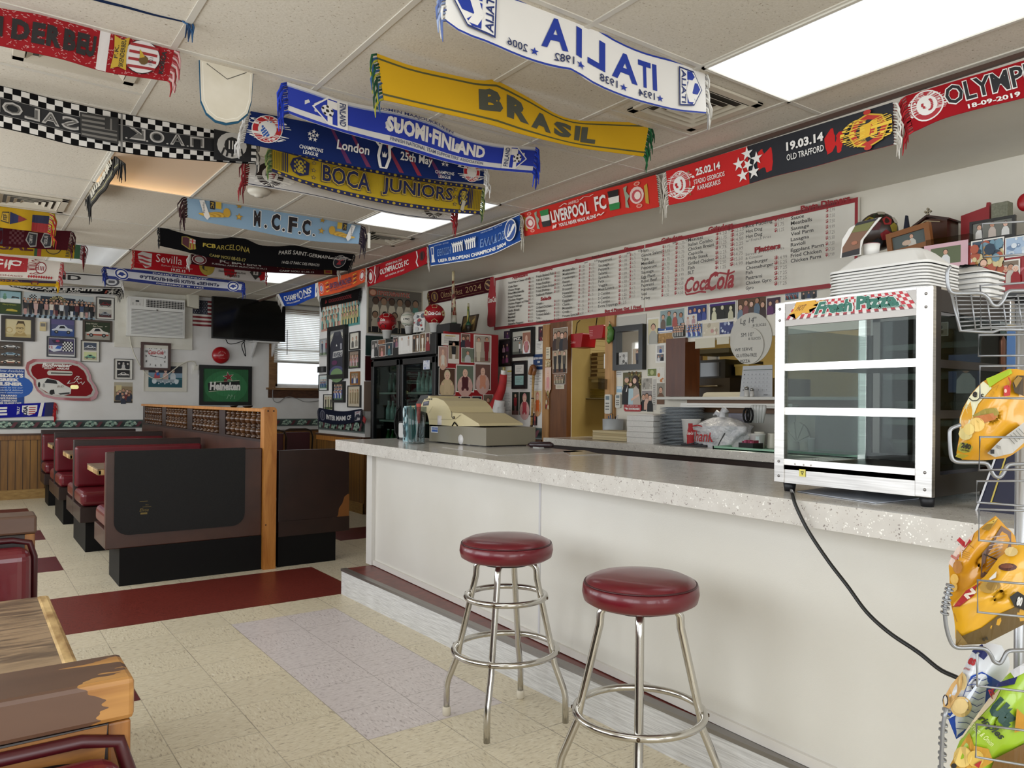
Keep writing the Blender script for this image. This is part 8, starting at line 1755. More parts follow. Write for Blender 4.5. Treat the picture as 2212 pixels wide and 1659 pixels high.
for y in(YC0+.03,YC1-.03):
 for x in(XC0+.04,XC1-.05):MB().lathe([(.016,0),(.02,ZC0-ZT_+.0)],(x,y,ZT_),M('#101014',.5),14).build('foot',t)
for z in(ZC0+.02,ZC0+.065,ZC1-.02,ZC1-.055):
 for y in(YC0+.018,YC1-.018):MB().lathe([(.0045,0),(.003,.003)],(XC0,y,z),M('#8f8b88',.3,.9),10,axis=(-1,0,0)).build('screw',t)
for dx in(.045,.075,.1):MB().lathe([(.0035,0),(.0025,.003)],(XC0+.004,YC1-.03-dx,ZC0+.06),M('#b5b1ac',.3,.9),10,axis=(-1,0,0)).build('screw',t)
A=Art();f=onX(XC0+.003,0,0);y_,z_=YC1-.1,ZC0+.035;A.rect(-y_-.011,z_-.011,-y_+.011,z_+.011,'#cfc25a');A.poly([(-y_-.006,z_+.005),(-y_+.006,z_+.005),(-y_,z_-.007)],'#2a2612');A.circ(-y_,z_+.001,.002,.002,'#cfc25a',8);A.build('warning_sticker',f,t)
BL,BR,TR_,TL_=[at(c9[0]+x/c9[2],c9[1]+y/c9[2],0,XC0+.002)for x,y in((220,352),(1328,258),(1220,108),(312,200))]
u0,u1,v0,v1=-BL.y,-BR.y,(BL.z+BR.z)/2,(TL_.z+TR_.z)/2;wq,hq=u1-u0,v1-v0;ul,ur=(-TL_.y-u0)/wq,1-(-TR_.y-u0)/wq
A=Art();A.tf=lambda x,y:(u0+(ul*y+x*(1-(ul+ur)*y))*wq,v0+y*hq)
A.rect(0,0,1,1,'#d3d0cc');A.checks(.0,.08,1,1,34,5,'#b3323c');A.checks(0,0,1,.08,34,1,'#7a4a4e');A.rect(0,.96,1,1,'#cfc9c6')
A.poly([(.0,1),(.02,.5),(.0,.3),(.05,.35),(.09,.02),(.12,.35),(.19,.3),(.17,.5),(.24,.62),(.19,.72),(.3,.95),(.2,.9),(.2,1)],'#cf9c34');A.text('HOT',.045,.48,.125,.82,'#7a4a1c',.02,.3)
for s,x0,x1,y0,y1,sh in(('Fresh',.235,.545,.16,.86,.1),('Pizza',.575,.9,.2,.95,.1)):A.text(s,x0-.008,y0-.03,x1+.008,y1+.03,'#d9ded9',.09,sh);A.text(s,x0,y0,x1,y1,'#2f6a5c',.05,sh)
A.text('lililililililil',.72,.14,.93,.24,'#6a8f84',.02)
A.build('sign',onX(XC0+.0025,0,0),t)
P0=at(1700,1052,2,ZT_+.006);cord=[P0,at(1708,1058,2,ZT_+.006),at(1712,1068,0,1.868)]+[at(x,y,0,1.855-.0012*i*i)for i,(x,y)in enumerate(((1718,1090),(1745,1145),(1790,1213),(1830,1265),(1872,1322),(1920,1366),(1985,1410),(2030,1446),(2068,1464),(2140,1500)))]
tag(MB().tube(smooth_pts(cord,6),.0052,M('#0a0a0a',.4),8).build('power_cord'),'black power cord drooping from the warming case over the counter edge','cord')
Q=[at(x,y,2,ZT_+.001)for x,y in((1722,1062),(1893,1088),(1985,1078),(1800,1052))]
tag(MB().add([tuple(q)for q in Q]+[(q.x,q.y,q.z+.002)for q in Q],[(0,3,2,1),(4,5,6,7),(0,1,5,4),(1,2,6,5),(2,3,7,6),(3,0,4,7)],M('#aab0bb',.5)).build('paper_sheet'),'bluish paper sheet lying under the front of the warming case','paper')
foam=M('#d3d1cd',.55)
def foam_stack(labs,x0,x1,y0,y1,z0,zt,n,lid):
 hs=(zt-z0-lid)/n;root=None
 def rim(b,zz,hh,ins):
  b.prism(rr(x0+ins,y0+ins,x1-ins,y1-ins,.03),hh,foam,lambda x,y,z:(x,y,zz+z))
 for k in range(n):
  b=MB();rim(b,0,hs*.55,.002*(k%2));rim(b,hs*.55,hs*.4,.012);o=b.build('foam_tray');o.location=(0,0,z0+hs*k);tag(o,labs[0],'foam tray',labs[2])
 b=MB();R=8;L=[]
 zl=z0+hs*n
 for q,(ins,zz)in enumerate(((0,0),(0,lid*.12),(.012,lid*.14),(.045,lid*.8),(.06,lid),(.09,lid))):L.append([(x,y,zl+zz)for x,y in rr(x0+ins,y0+ins,x1-ins,y1-ins,.03)])
 nn=len(L[0]);vs=[p for l in L for p in l];fs=[(i*nn+k,i*nn+(k+1)%nn,(i+1)*nn+(k+1)%nn,(i+1)*nn+k)for i in range(len(L)-1)for k in range(nn)];fs.append(tuple((len(L)-1)*nn+k for k in range(nn)))
 b.add(vs,fs,foam,True);o=b.build('foam_tray');m=o.modifiers.new('es','EDGE_SPLIT');m.split_angle=.6;tag(o,labs[1],'foam tray')
zs_=ZC1+.001
ya,yb2=at(1784,640,0,2.1).y,at(2002,615,0,2.1).y
foam_stack(('white foam tray nested in the large stack on top of the warming case','white foam lid topping the large stack on the warming case','large stack of foam trays on the warming case'),2.1,2.31,yb2,ya,zs_,at(1900,552,0,2.2).z,9,.055)
ya3,yb3=at(2012,590,0,2.36).y,at(2108,590,0,2.36).y
foam_stack(('white foam tray nested in the smaller rear stack on the warming case','white foam lid topping the smaller rear stack on the warming case','smaller stack of foam trays on the warming case'),2.36,2.5,YC0+.01,ya3,zs_,at(2050,578,0,2.4).z,5,.03)
f,w,h=wrect(0,2.2,*kk(c5,872,405,1002,505));zl_=at(1900,552,0,2.2).z
tag(MB().lathe([(w*.42,0),(w*.5,h),(w*.46,h),(w*.4,h*.2)],(2.2,f(w/2,0,0)[1],zl_+.002),M('#d3d0cb',.5),20).lathe([(w*.5,h*.96),(w*.505,h*.99)],(2.2,f(w/2,0,0)[1],zl_+.002),M('#8a2a3a',.5),20,caps=False).build('paper_cup'),'short white paper cup with a dark red rim on top of the foam lid','cup')
f,w,h=wrect(0,2.16,*kk(c5,684,240,1030,522));t=thing('folded_menu','folded white brochure with a food photo standing on the foam lid','brochure',(2.16,f(w/2,0,0)[1],zl_));dz=zl_+.002-f(0,0,0)[2]
fz=lambda u,v,z:(f(u,v,z)[0],f(u,v,z)[1],f(u,v,z)[2]+dz)
PB=[(0,0),(w*.05,h*.55),(w*.22,h*.85),(w*.5,h*.98),(w*.98,h),(w*.78,h*.75),(w*.56,h*.45),(w*.5,h*.2),(w*.5,0)]
MB().prism(PB,(0,.004),M('#cdcac5',.5),fz).build('paper',t);A=Art();A.poly([(w*.04,0),(w*.06,h*.3),(w*.2,h*.55),(w*.4,h*.95),(w*.9,h*.99),(w*.7,h*.7),(w*.5,h*.42),(w*.48,h*.08)],'#6a4a36');A.poly([(w*.04,0),(w*.05,h*.14),(w*.48,h*.2),(w*.48,h*.02)],'#161316');A.poly([(w*.28,h*.7),(w*.38,h*.9),(w*.86,h*.95),(w*.68,h*.68)],'#5f5f30');A.poly([(w*.36,h*.88),(w*.42,h*.97),(w*.93,h*.99),(w*.86,h*.92)],'#141214');A.circ(w*.36,h*.38,w*.08,h*.06,'#8f5a42',8)
A.build('print',lambda u,v,z:fz(u,v,.0045+z),t)
XK2=3.72
yk1=at(1872,900,0,XK2).y;yk0=.45;zk1=at(2070,528,0,XK2).z;zkh=at(2070,640,0,XK2).z
t=thing('drinks_cooler','glass-door cooler with a red header of photos, far right behind the case','cooler',(4.0,1.3,0));bk=M('#121214',.4)
b=MB();b.box((XK2+.02,yk0,0),(4.27,yk0+.04,zk1),bk);b.box((XK2+.02,yk1-.03,0),(4.27,yk1,zk1),M('#8d8b86',.4));b.box((XK2+.02,yk0,zk1-.03),(4.27,yk1,zk1),bk);b.box((4.24,yk0,0),(4.27,yk1,zk1),M('#6f6f6c',.5));b.box((XK2+.02,yk0,0),(4.27,yk1,.2),bk);b.build('cabinet',t)
MB().box((XK2,yk0,zkh),(XK2+.04,yk1-.02,zk1),M('#8f1018',.3)).box((XK2-.004,yk0,zk1-.012),(XK2,yk1-.02,zk1),bk).box((XK2-.004,yk0,zkh-.03),(XK2+.04,yk1-.02,zkh),bk).build('header',t)
A=Art();A.text('Enjoy',-1.72,zkh+.03,-1.42,zkh+.12,'#b9656a',.02,.3);A.build('lettering',onX(XK2-.0005,0,0),t)
for y0,y1 in((yk0+.02,(yk0+yk1)/2-.01),((yk0+yk1)/2+.01,yk1-.03)):
 d=MB();
 for a0,a1,q0,q1 in((y0,y0+.04,.24,zkh-.035),(y1-.04,y1,.24,zkh-.035),(y0,y1,.24,.3),(y0,y1,zkh-.09,zkh-.035)):d.box((XK2,a0,q0),(XK2+.03,a1,q1),M('#55524f',.35,.8))
 d=d.build('door',t);MB().box((XK2+.012,y0+.04,.3),(XK2+.018,y1-.04,zkh-.09),glass('cooler_door_glass','#c9cfcd',.0,.25)).build('glass',d)
shz=[at(1930,y,0,XK2+.06).z for y in(748,811,908)]+[.6]
for z in shz:
 s_=MB().box((XK2+.07,yk0+.05,z-.02),(4.2,yk1-.05,z),M('#a9a7a2',.4)).build('shelf',t);b=MB()
 b.box((XK2+.064,yk0+.05,z-.022),(XK2+.07,yk1-.05,z+.006),M('#c9c7c2',.5));b.build('price_rail',s_)
gq=None;bowl=M('#bdbcb6',.35)
for z,rows,ys in((shz[2]-.26,1,[yk1-.1-.13*k for k in range(8)]),(shz[2]-.17,1,[yk1-.1-.13*k for k in range(7)]),(shz[1]-.2,1,[yk1-.12-.14*k for k in range(6)]),(shz[0]+.0,1,[yk1-.3-.16*k for k in range(5)])):
 for y in ys:
  if y<yk0+.1:continue
  if gq is None:gq=MB().lathe([(.035,0),(.055,.05),(.058,.052),(.058,.065),(.05,.07)],(0,0,0),bowl,16).build('deli_bowl');o=gq
  else:o=gq.copy();COL.objects.link(o)
  o.location=(XK2+.16,y,z+.001);tag(o,'lidded foam bowl on a shelf of the right-hand cooler, seen through the case','bowl','foam bowls in the right-hand cooler')
for z in(shz[2]-.262,shz[1]-.202):MB().box((XK2+.07,yk0+.05,z-.01),(4.2,yk1-.05,z),M('#8f8d88',.4)).build('wire_shelf',t)
for lab,x0,y0,x1,y1,a,m in(('pink card with a photo of a child in white, on the red cooler header',1378,405,1746,612,lambda A,r:(A.rect(0,0,1,1,'#c9a3ab'),A.sub(.16,.16,.84,.84,ph_people(['#cfcfcd'],'#5a6246',h=.9),r)),.0),('curling photo of a child in red before a decorated tree, on the red header',1770,372,2046,772,lambda A,r:(ph_abs(61,['#3a4a5a','#b98a4a','#2a3a4a','#a5523a','#6a8a9a','#c9b98a'],60)(A,r),person(A,.42,.08,.5,r,'#8c1220',SK[2],'#3a2416')),.006),('pale photo of white buildings, right end of the red header',2056,350,2260,520,ph_abs(62,['#9fb3c9','#cfd6dc','#6f86a3','#b9c3cc'],16),.004),('photo of children with a man in red, lower right of the red header',2026,545,2180,750,ph_people(['#8c1a1e','#b9b2a8','#8c1a1e'],'#7a6a5a',hairs=('#c9c6c0','#3a2a1c')),.006),('beige fan-shaped photo at the left end of the red header',1180,488,1340,560,ph_abs(63,['#b3a48c','#8c7a62','#c9bda6'],8),.002)):
 picture(lab,0,XK2-.005,*kk(c5,x0,y0,x1,y1),a,mw=m)
picture('photo of a girl in a white shirt stuck inside the right-hand cooler door',0,XK2-.003,*kk(c9,1582,640,1850,958),lambda A,r:(A.rect(0,0,1,1,'#3a4f7a'),A.rect(.25,0,.95,.7,'#2a3450'),person(A,.56,-.05,.85,r,'#b5b9b6',SK[0],'#1c1412')),matc='#33456a',mw=.004)
picture('small brassy plate on the right-hand cooler door',0,XK2-.003,*kk(c9,1488,372,1580,486),ph_abs(65,['#8a8170','#2a2622','#b0a68e'],4),mw=.002)
P=at(c5[0]+1000/c5[2],c5[1]+305/c5[2],0,3.86)
ball('multi-coloured football behind the folded brochure, top right',1896,501,41,3.86,'#2a1a12',[(x,y,.3,c)for x,y,c in((0,.95,'#1f3a1c'),(.5,.6,'#8a1c1c'),(-.5,.7,'#7a6a1c'),(.9,.2,'#8c7a22'),(-.1,.35,'#4a1418'),(.4,-.2,'#7a1418'),(.75,-.5,'#8f7a1e'),(0,-.6,'#1c1c1e'),(1.1,.7,'#b9b0a0'),(.2,1.25,'#b5ac9a'))],None,cup=False)
picture('small wooden framed portrait leaning on the right-hand cooler top',0,3.80,*kk(c5,1090,285,1452,482),lambda A,r:(A.rect(0,0,1,1,'#4a5250'),person(A,.58,-.1,1.0,r,'#b9b5ab',SK[0],'#241814'),A.circ(.42,.34,.14,.2,'#b9a08c',10)),'#7a4a1e',.026,rot=.13,depth=.03)
f,w,h=wrect(0,3.95,*kk(c5,1258,110,1598,345));t=thing('wooden_shrine','small dark wooden shrine with a pitched roof and a cross on the cooler top','shrine',f(w/2,0,0));m_=M('#3f1c0e',.3,coat=.3)
MB().prism([(w*.08,-.1),(w*.92,-.1),(w*.92,h*.5),(w*.5,h*.62),(w*.08,h*.5)],(-.12,0),m_,f).build('body',t);MB().prism([(0,h*.26),(w*.46,h*.66),(w,h*.44),(w,h*.5),(w*.46,h*.74),(0,h*.34)],(-.14,.02),M('#2e140a',.35,coat=.2),f).build('roof',t);MB().prism([(w*.2,h*.36),(w*.44,h*.54),(w*.8,h*.42),(w*.8,h*.39),(w*.44,h*.5),(w*.2,h*.33)],(.02,.024),M('#a5987a',.3,.6),f).build('inlay',t)
b=MB()
for i,j in((0,0),(1,0),(-1,0),(0,1),(0,-1)):b.prism([(w*(.47+i*.06),h*(.86+j*.09)-h*.05),(w*(.47+i*.06)+w*.035,h*(.86+j*.09)),(w*(.47+i*.06),h*(.86+j*.09)+h*.05),(w*(.47+i*.06)-w*.035,h*(.86+j*.09))],(0,.012),M('#9a917a',.35,.7),f)
b.build('cross',t)
f,w,h=wrect(0,3.93,*kk(c5,1218,180,1262,325));tag(MB().prism([(w*.4,h),(w*.6,h),(w,h*.2),(w*.8,0),(0,0),(w*.1,h*.3)],(0,.02),M('#14182a',.7),f).build('small_flag'),'little dark furled flag left of the wooden shrine','flag')
f,w,h=wrect(0,4.05,*kk(c5,1700,92,1938,330));tag(MB().prism([(0,-.1),(w,-.1),(w,h),(w*.9,h),(w*.88,h*.86),(0,h*.7)],(0,.02),M('#8c1218',.4),f).build('red_folder'),'red folder standing behind the photo frame, top right','folder')
f,w,h=wrect(0,4.02,*kk(c5,1938,66,2074,300));tag(MB().prism([(0,-.1),(w,-.1),(w,h),(0,h)],(-.06,0),noisy('patterned_grey','#6a6a58','#7f7f6a',90,rough=.6),f).build('gift_box'),'patterned grey-green box beside the red folder, top right','box')
picture('black framed photo of people in white shirts on the cooler top, right',0,3.84,*kk(c5,1772,205,2150,380),ph_people(['#cfcdc8','#b9aba0','#cdcbc6'],'#6a6a62',h=.95),'#14120f',.012,depth=.02)
f,w,h=wrect(0,3.8,*kk(c5,1426,330,1790,440));tag(MB().prism([(0,0),(w,0),(w,h*.7),(0,h*.7)],(0,.04),glass('clear_box','#d9d6cf',.05,.5),f).build('clear_case'),'low clear plastic case on the cooler top, left of the framed photo','case')
f,w,h=wrect(0,3.9,*kk(c5,2180,-10,2260,140));Pr=f(w/2,h/2,0);tag(MB().sphere(Pr,h/2,M('#9a121a',.35),18,12,(.5,.8,1)).build('red_balloon'),'red rounded shape at the right edge above the cooler','balloon')
def on(px,py,z=ZT_):return at(px,py,2,z)
Pr_=on(940,956);XRg=Pr_.x
t=thing('cash_register','old cream cash register on a grey drawer, seen from its side','cash register',(XRg+.15,Pr_.y,ZT_));cr=M('#c0b28a',.5)
gx=lambda x0,y0,x1,y1:wrect(0,XRg,*kk(c6,x0,y0,x1,y1))
f,w,h=gx(1345,705,1962,892);f=(lambda g:lambda u,v,z:(g(u,v,z)[0],g(u,v,z)[1],ZT_+.008+v))(f);zdr=ZT_+.008+h
MB().prism([(0,0),(w,0),(w,h),(0,h)],(-.36,0),M('#77705f',.45),f).build('drawer',t,bevel=.004);MB().prism([(w*.02,-.008),(w*.06,-.008),(w*.06,0),(w*.02,0)],(-.3,-.05),M_BLK,f).build('foot',t);MB().prism([(w*.94,-.008),(w*.98,-.008),(w*.98,0),(w*.94,0)],(-.3,-.05),M_BLK,f).build('foot',t)
u_=lambda x,y:(lambda p:(-p.y,p.z-(at(c6[0]+1650/c6[2],c6[1]+705/c6[2],0,XRg).z-zdr)))(at(c6[0]+x/c6[2],c6[1]+y/c6[2],0,XRg))
fb_=onX(XRg,0,0)
prof=[u_(*p)for p in((1346,704),(1338,640),(1320,560),(1105,500),(1110,486),(1255,478),(1290,412),(1330,395),(1420,396),(1500,428),(1552,490),(1580,556),(1700,566),(1880,676),(1892,704))]
MB().prism(prof,(-.32,0),cr,fb_).build('housing',t,bevel=.008)
b=MB();b.prism([u_(*p)for p in((1110,470),(1165,370),(1240,365),(1272,380),(1240,474))],(-.26,-.06),M('#100e0e',.3),fb_);b.build('display_head',t,bevel=.006)
MB().prism([u_(*p)for p in((1240,474),(1262,372),(1284,380),(1275,460))],(-.27,-.05),cr,fb_).build('display_rim',t)
A=Art();A.poly([u_(*p)for p in((1282,440),(1345,428),(1338,478),(1275,486))],'#45454c');A.poly([u_(*p)for p in((1290,446),(1338,436),(1334,456),(1286,464))],'#6a6a78')
for k in range(4):A.poly([u_(*p)for p in((1305+k*20,405),(1317+k*20,403),(1317+k*20,417),(1305+k*20,419))],'#22201c')
A.line([u_(1345,560),u_(1385,490)],.002,'#8a7f60');A.line([u_(1345,628),u_(1610,632)],.002,'#8a7f60');A.line([u_(1592,540),u_(1592,610)],.005,'#3a3428');A.line([u_(1630,630),u_(1690,580)],.0025,'#6a614a')
A.build('markings',lambda u,v,z:fb_(u,v,.0006+z),t);pk=u_(1616,612);MB().lathe([(.01,0),(.007,.012)],fb_(pk[0],pk[1],0),M('#6a6458',.3,.8),12,axis=(-1,0,0)).build('lock',t)
b=MB();p1,p2,p3=u_(1600,698),u_(1625,660),u_(1655,700);b.tube([fb_(*p1,.004),fb_(*p2,.006),fb_(*p3,.004)],.004,M_BLK,6);b.build('key_ring',t)
A=Art();p0,p1=u_(1366,772),u_(1440,708);A.rect(p0[0],p0[1],p1[0],p1[1],'#c9cbd0');A.rect(p0[0]+.01,p0[1]+.006,p1[0]-.003,p1[1]-.006,'#1f4f9a');A.text('AMERICAN',p0[0]+.013,p0[1]+.032,p1[0]-.006,p0[1]+.042,W_);A.text('EXPRESS',p0[0]+.013,p0[1]+.018,p1[0]-.006,p0[1]+.028,W_);A.build('card_sticker',lambda u,v,z:fb_(u,v,.001+z),t)
q0,q1=u_(1422,700),u_(1490,602);tag(MB().lathe([((q1[0]-q0[0])/2,0),((q1[0]-q0[0])/2,q1[1]-q0[1])],(XRg+.03,-(q0[0]+q1[0])/2,zdr+.001),M('#cdc4c2',.7),16).build('till_roll'),'white paper roll standing on the register drawer','paper roll')
P=on(905,958);P.x-=.02;rj=size_at(P,20);hj=size_at(P,80)
t=thing('pitcher','clear plastic pitcher holding wrapped straws in front of the register','pitcher',(P.x,P.y,ZT_));pg=glass('clear_plastic','#e3e8e8',.02,.9)
MB().lathe([(rj*.92,.004),(rj*.98,hj*.5),(rj*1.12,hj),(rj*1.07,hj),(rj*.94,hj*.5),(rj*.88,.01)],(P.x,P.y,ZT_),pg,24,caps=False).lathe([(rj*.98,0),(rj*.98,.006)],(P.x,P.y,ZT_),pg,24).build('jug',t)
Lr=Vector((.02,-.99,0));MB().tube([P+Lr*rj*1.05+Vector((0,0,hj*.8+0)),P+Lr*rj*1.7+Vector((0,0,hj*.72)),P+Lr*rj*1.7+Vector((0,0,hj*.3)),P+Lr*rj*1.0+Vector((0,0,hj*.16))],.007,pg,8).build('handle',t)
rnd=random.Random(9)
for k in range(14):
 a,q=rnd.uniform(0,6.28),rnd.uniform(0,.6)*rj;bx,by=P.x+q*math.cos(a)*.6,P.y+q*math.sin(a)*.6+rj*.15
 o=MB().tube([(bx,by,ZT_+.012),(P.x+q*math.cos(a)*1.1,P.y+q*math.sin(a)*1.1+(rj*.25 if k<9 else-rj*.4),ZT_+hj*rnd.uniform(.95,1.08))],.004,M('#3f7a78' if k<9 else '#c9c9c8',.5),6).build('straw')
 tag(o,'teal wrapped straw in the clear pitcher' if k<9 else 'pale wrapped straw in the clear pitcher','straw','teal straws in the pitcher' if k<9 else 'pale straws in the pitcher')
o=MB().tube([P+Lr*rj*.55+Vector((0,0,hj*.55)),P+Lr*rj*.5+Vector((0,0,hj*1.08))],[.008,.016],M('#b8524c',.4),10).build('red_spoon');tag(o,'red plastic spoon in the clear pitcher','spoon')
f,w,h=wrect(0,P.x+.03,*kk(c6,1058,505,1112,892));t=thing('brochure_stand','slim stand of teal-tinted brochures left of the pitcher','brochures',(P.x+.03,f(w/2,0,0)[1],ZT_));fz=lambda u,v,z:(f(u,v,z)[0],f(u,v,z)[1],ZT_+.001+v)
MB().prism([(0,0),(w*1.2,0),(w*1.0,h),(w*.2,h)],(-.03,0),M('#9fb8bd',.3),fz).build('stand',t);A=Art();A.sub(w*.2,h*.03,w*1.0,h*.97,ph_abs(71,['#7fa3aa','#2a3a40','#b9cdd0','#4f7f8a','#1a2226'],26),.3);A.build('covers',lambda u,v,z:fz(u,v,.0005+z),t)
f,w,h=wrect(0,P.x+.14,*kk(c6,968,515,1066,872));t=thing('napkin_dispenser','black napkin dispenser with a pale front, left of the brochures','dispenser',(P.x+.2,f(w/2,0,0)[1],ZT_));fz2=lambda u,v,z:(f(u,v,z)[0],f(u,v,z)[1],ZT_+.001+v)
MB().tube([fz2(w*.45,.006,0),fz2(w*.1,h*.2,0),fz2(w*.02,h*.5,0),fz2(w*.25,h*.85,0),fz2(w*.6,h,0)],.008,M_BLK,8).build('arched_handle',t);MB().prism(rr(w*.4,0,w*1.1,h*.55,.02),(-.1,0),M('#0f0f10',.35),fz2).build('body',t);MB().prism(rr(w*.5,h*.06,w*1.0,h*.5,.015),(0,.003),M('#b9b8b6',.5),fz2).build('napkins',t);MB().prism([(w*.55,h*.5),(w*1.1,h*.5),(w*1.0,h*.95),(w*.7,h*.95)],(-.08,-.02),M('#0c0c0d',.35),fz2).build('back_plate',t)
P=on(1010,962);f,w,h=wrect(0,P.x,*kk(c6,1680,795,1972,914));t=thing('card_terminal','black card terminal with a white paper roll, in front of the register','card terminal',(P.x,P.y,ZT_));fz3=lambda u,v,z:(f(u,v,z)[0],f(u,v,z)[1],ZT_+.001+v)
MB().tube([fz3(w*.12,h*.5,-.04),fz3(w*.12,h*.5,.02)],h*.46,M('#cfcccb',.6),16).build('paper_roll',t);MB().prism([(w*.05,h*.1),(w*.34,h*.02),(w*.34,h*.95),(w*.2,h)],(-.05,-.005),M('#cfcccb',.6),fz3).build('receipt',t)
MB().prism([(w*.3,0),(w*.95,h*.05),(w*1.0,h*.3),(w*.7,h*.75),(w*.45,h*1.0),(w*.32,h*.95)],(-.08,-.01),M('#0e0e10',.35),fz3).build('body',t,bevel=.006)
a,bq=on(1038,963),on(1075,961.5);o=MB().tube([a+Vector((0,0,.006)),a.lerp(bq,.85)+Vector((0,0,.006)),bq+Vector((0,0,.006))],[.0045,.0045,.001],M('#c39a2e',.5),6).build('pencil');tag(o,'yellow pencil lying in front of the card terminal','pencil')
a,bq=on(1141,967),on(1195,969);d=(bq-a).normalized();t=thing('cordless_phone','dark maroon handset lying face up right of the rolled flag','phone',tuple(a.lerp(bq,.5)));MB().tube([a+Vector((0,0,.018)),a.lerp(bq,.12)+Vector((0,0,.018)),a.lerp(bq,.88)+Vector((0,0,.02)),bq+Vector((0,0,.02))],[.008,.018,.019,.009],M('#241016',.3),12).build('handset',t);MB().box(tuple(a.lerp(bq,.3)+Vector((-.02,-.0,.0))),tuple(a.lerp(bq,.7)+Vector((.02,0,.008))),M('#9a9a98',.4)).build('rest',t)
for lab,P_ in(('clear plastic sheet over papers, middle of the counter top',((955,966),(1130,962),(1260,976),(1075,984))),('white order sheet near the back edge of the counter',((1215,975),(1262,973),(1300,982),(1230,984)))):
 Q=[on(x,y,ZT_+.0008)for x,y in P_];tag(MB().add([tuple(q)for q in Q]+[(q.x,q.y,q.z+.0015)for q in Q],[(0,3,2,1),(4,5,6,7),(0,1,5,4),(1,2,6,5),(2,3,7,6),(3,0,4,7)],M('#cfccc6',.12)).build('paper_sheet'),lab,'paper')
f,w,h=wrect(0,3.95,*kk(c9,468,1155,830,1440));tag(MB().prism([(0,0),(w,0),(w,h),(0,h)],(-.02,0),M('#77746f',.35),f).build('grey_board'),'grey board standing behind the right end of the tray, seen through the case','board')
f,w,h=wrect(0,4.1,*kk(c9,215,1195,440,1390));t=thing('coffee_filters','fan of white coffee filters behind the mugs, seen through the case','filters',f(w/2,0,0));
for k in range(9):a=math.pi*(k+.5)/9;MB().prism([(w/2,h*.1),(w/2+w*.5*math.cos(a+.16),h*.1+h*.85*math.sin(a+.16)),(w/2+w*.5*math.cos(a-.16),h*.1+h*.85*math.sin(a-.16))],(0,.012+.008*(k%2)),M('#b9b5aa',.8),f).build('filter',t)
P=at(1752,972,0,3.93);rr2=size_at(P,8.5);tag(MB().lathe([(rr2*.7,0),(rr2,rr2*3.4),(rr2*1.1,rr2*3.5),(rr2*1.1,rr2*3.8)],(3.93,P.y,.99),M('#c3c2be',.5),16).build('foam_cup'),'small white foam cup at the right end of the green tray','cup')
P=at(2145,900,0,2.45);ru=size_at(P,24);t=thing('coffee_urn','tall bronze cylinder standing on the counter behind the wire rack','urn',(2.45,P.y,ZT_));MB().lathe([(ru,0),(ru,.2),(ru*1.03,.2),(ru*1.03,.22),(ru,.22),(ru,.46),(ru*.8,.48)],(2.45,P.y,ZT_),M('#5a3a2c',.3,.7),28).build('body',t);MB().lathe([(ru*1.02,.3),(ru*1.02,.31)],(2.45,P.y,ZT_),M('#a08a5a',.3,.9),28).build('band',t)
f,w,h=wrect(0,2.3,2176,700,2240,800);tag(MB().prism([(0,-.35),(w,-.35),(w,h),(0,h)],(-.01,0),M('#b3944a',.5),f).build('yellow_board'),'yellow board at the right edge behind the wire rack','board')
f,w,h=wrect(0,2.25,2178,715,2196,900);tag(MB().prism([(0,-.0),(w,0),(w,h),(0,h)],(0,.01),M('#3a5f8f',.5),f).build('blue_card'),'narrow pale blue card behind the rack pole','card')
P=at(2106,1102,2,ZT_);t=thing('table_tent','navy card stand with a gold border behind the wire rack','card stand',(P.x+.05,P.y-.1,ZT_));f=onX(P.x,P.y,ZT_)
MB().add([f(0,0,0),f(.34,0,0),f(.34,0,-.1),f(0,0,-.1),f(.025,.16,-.07),f(.34,.16,-.07)],[(0,1,5,4),(1,2,5),(2,3,4,5),(3,0,4),(0,3,2,1)],M('#12152f',.4)).build('card',t)
A=Art();A.line([(.035,.022),(.33,.022)],.004,'#b3a04a');A.line([(.035,.022),(.05,.145)],.004,'#b3a04a');A.line([(.004,.0),(.028,.155)],.005,'#c9c9cc')
for s,y in(('for',.118),('the',.09)):A.text(s,.13,y,.17,y+.018,W_,.01)
A.text('children',.15,.045,.24,.06,W_,.01)
A.build('print',lambda u,v,z:f(u,v,-.0-.0)if False else(P.x+.07*v/.16-.0012-z,P.y-u,ZT_+v),t)
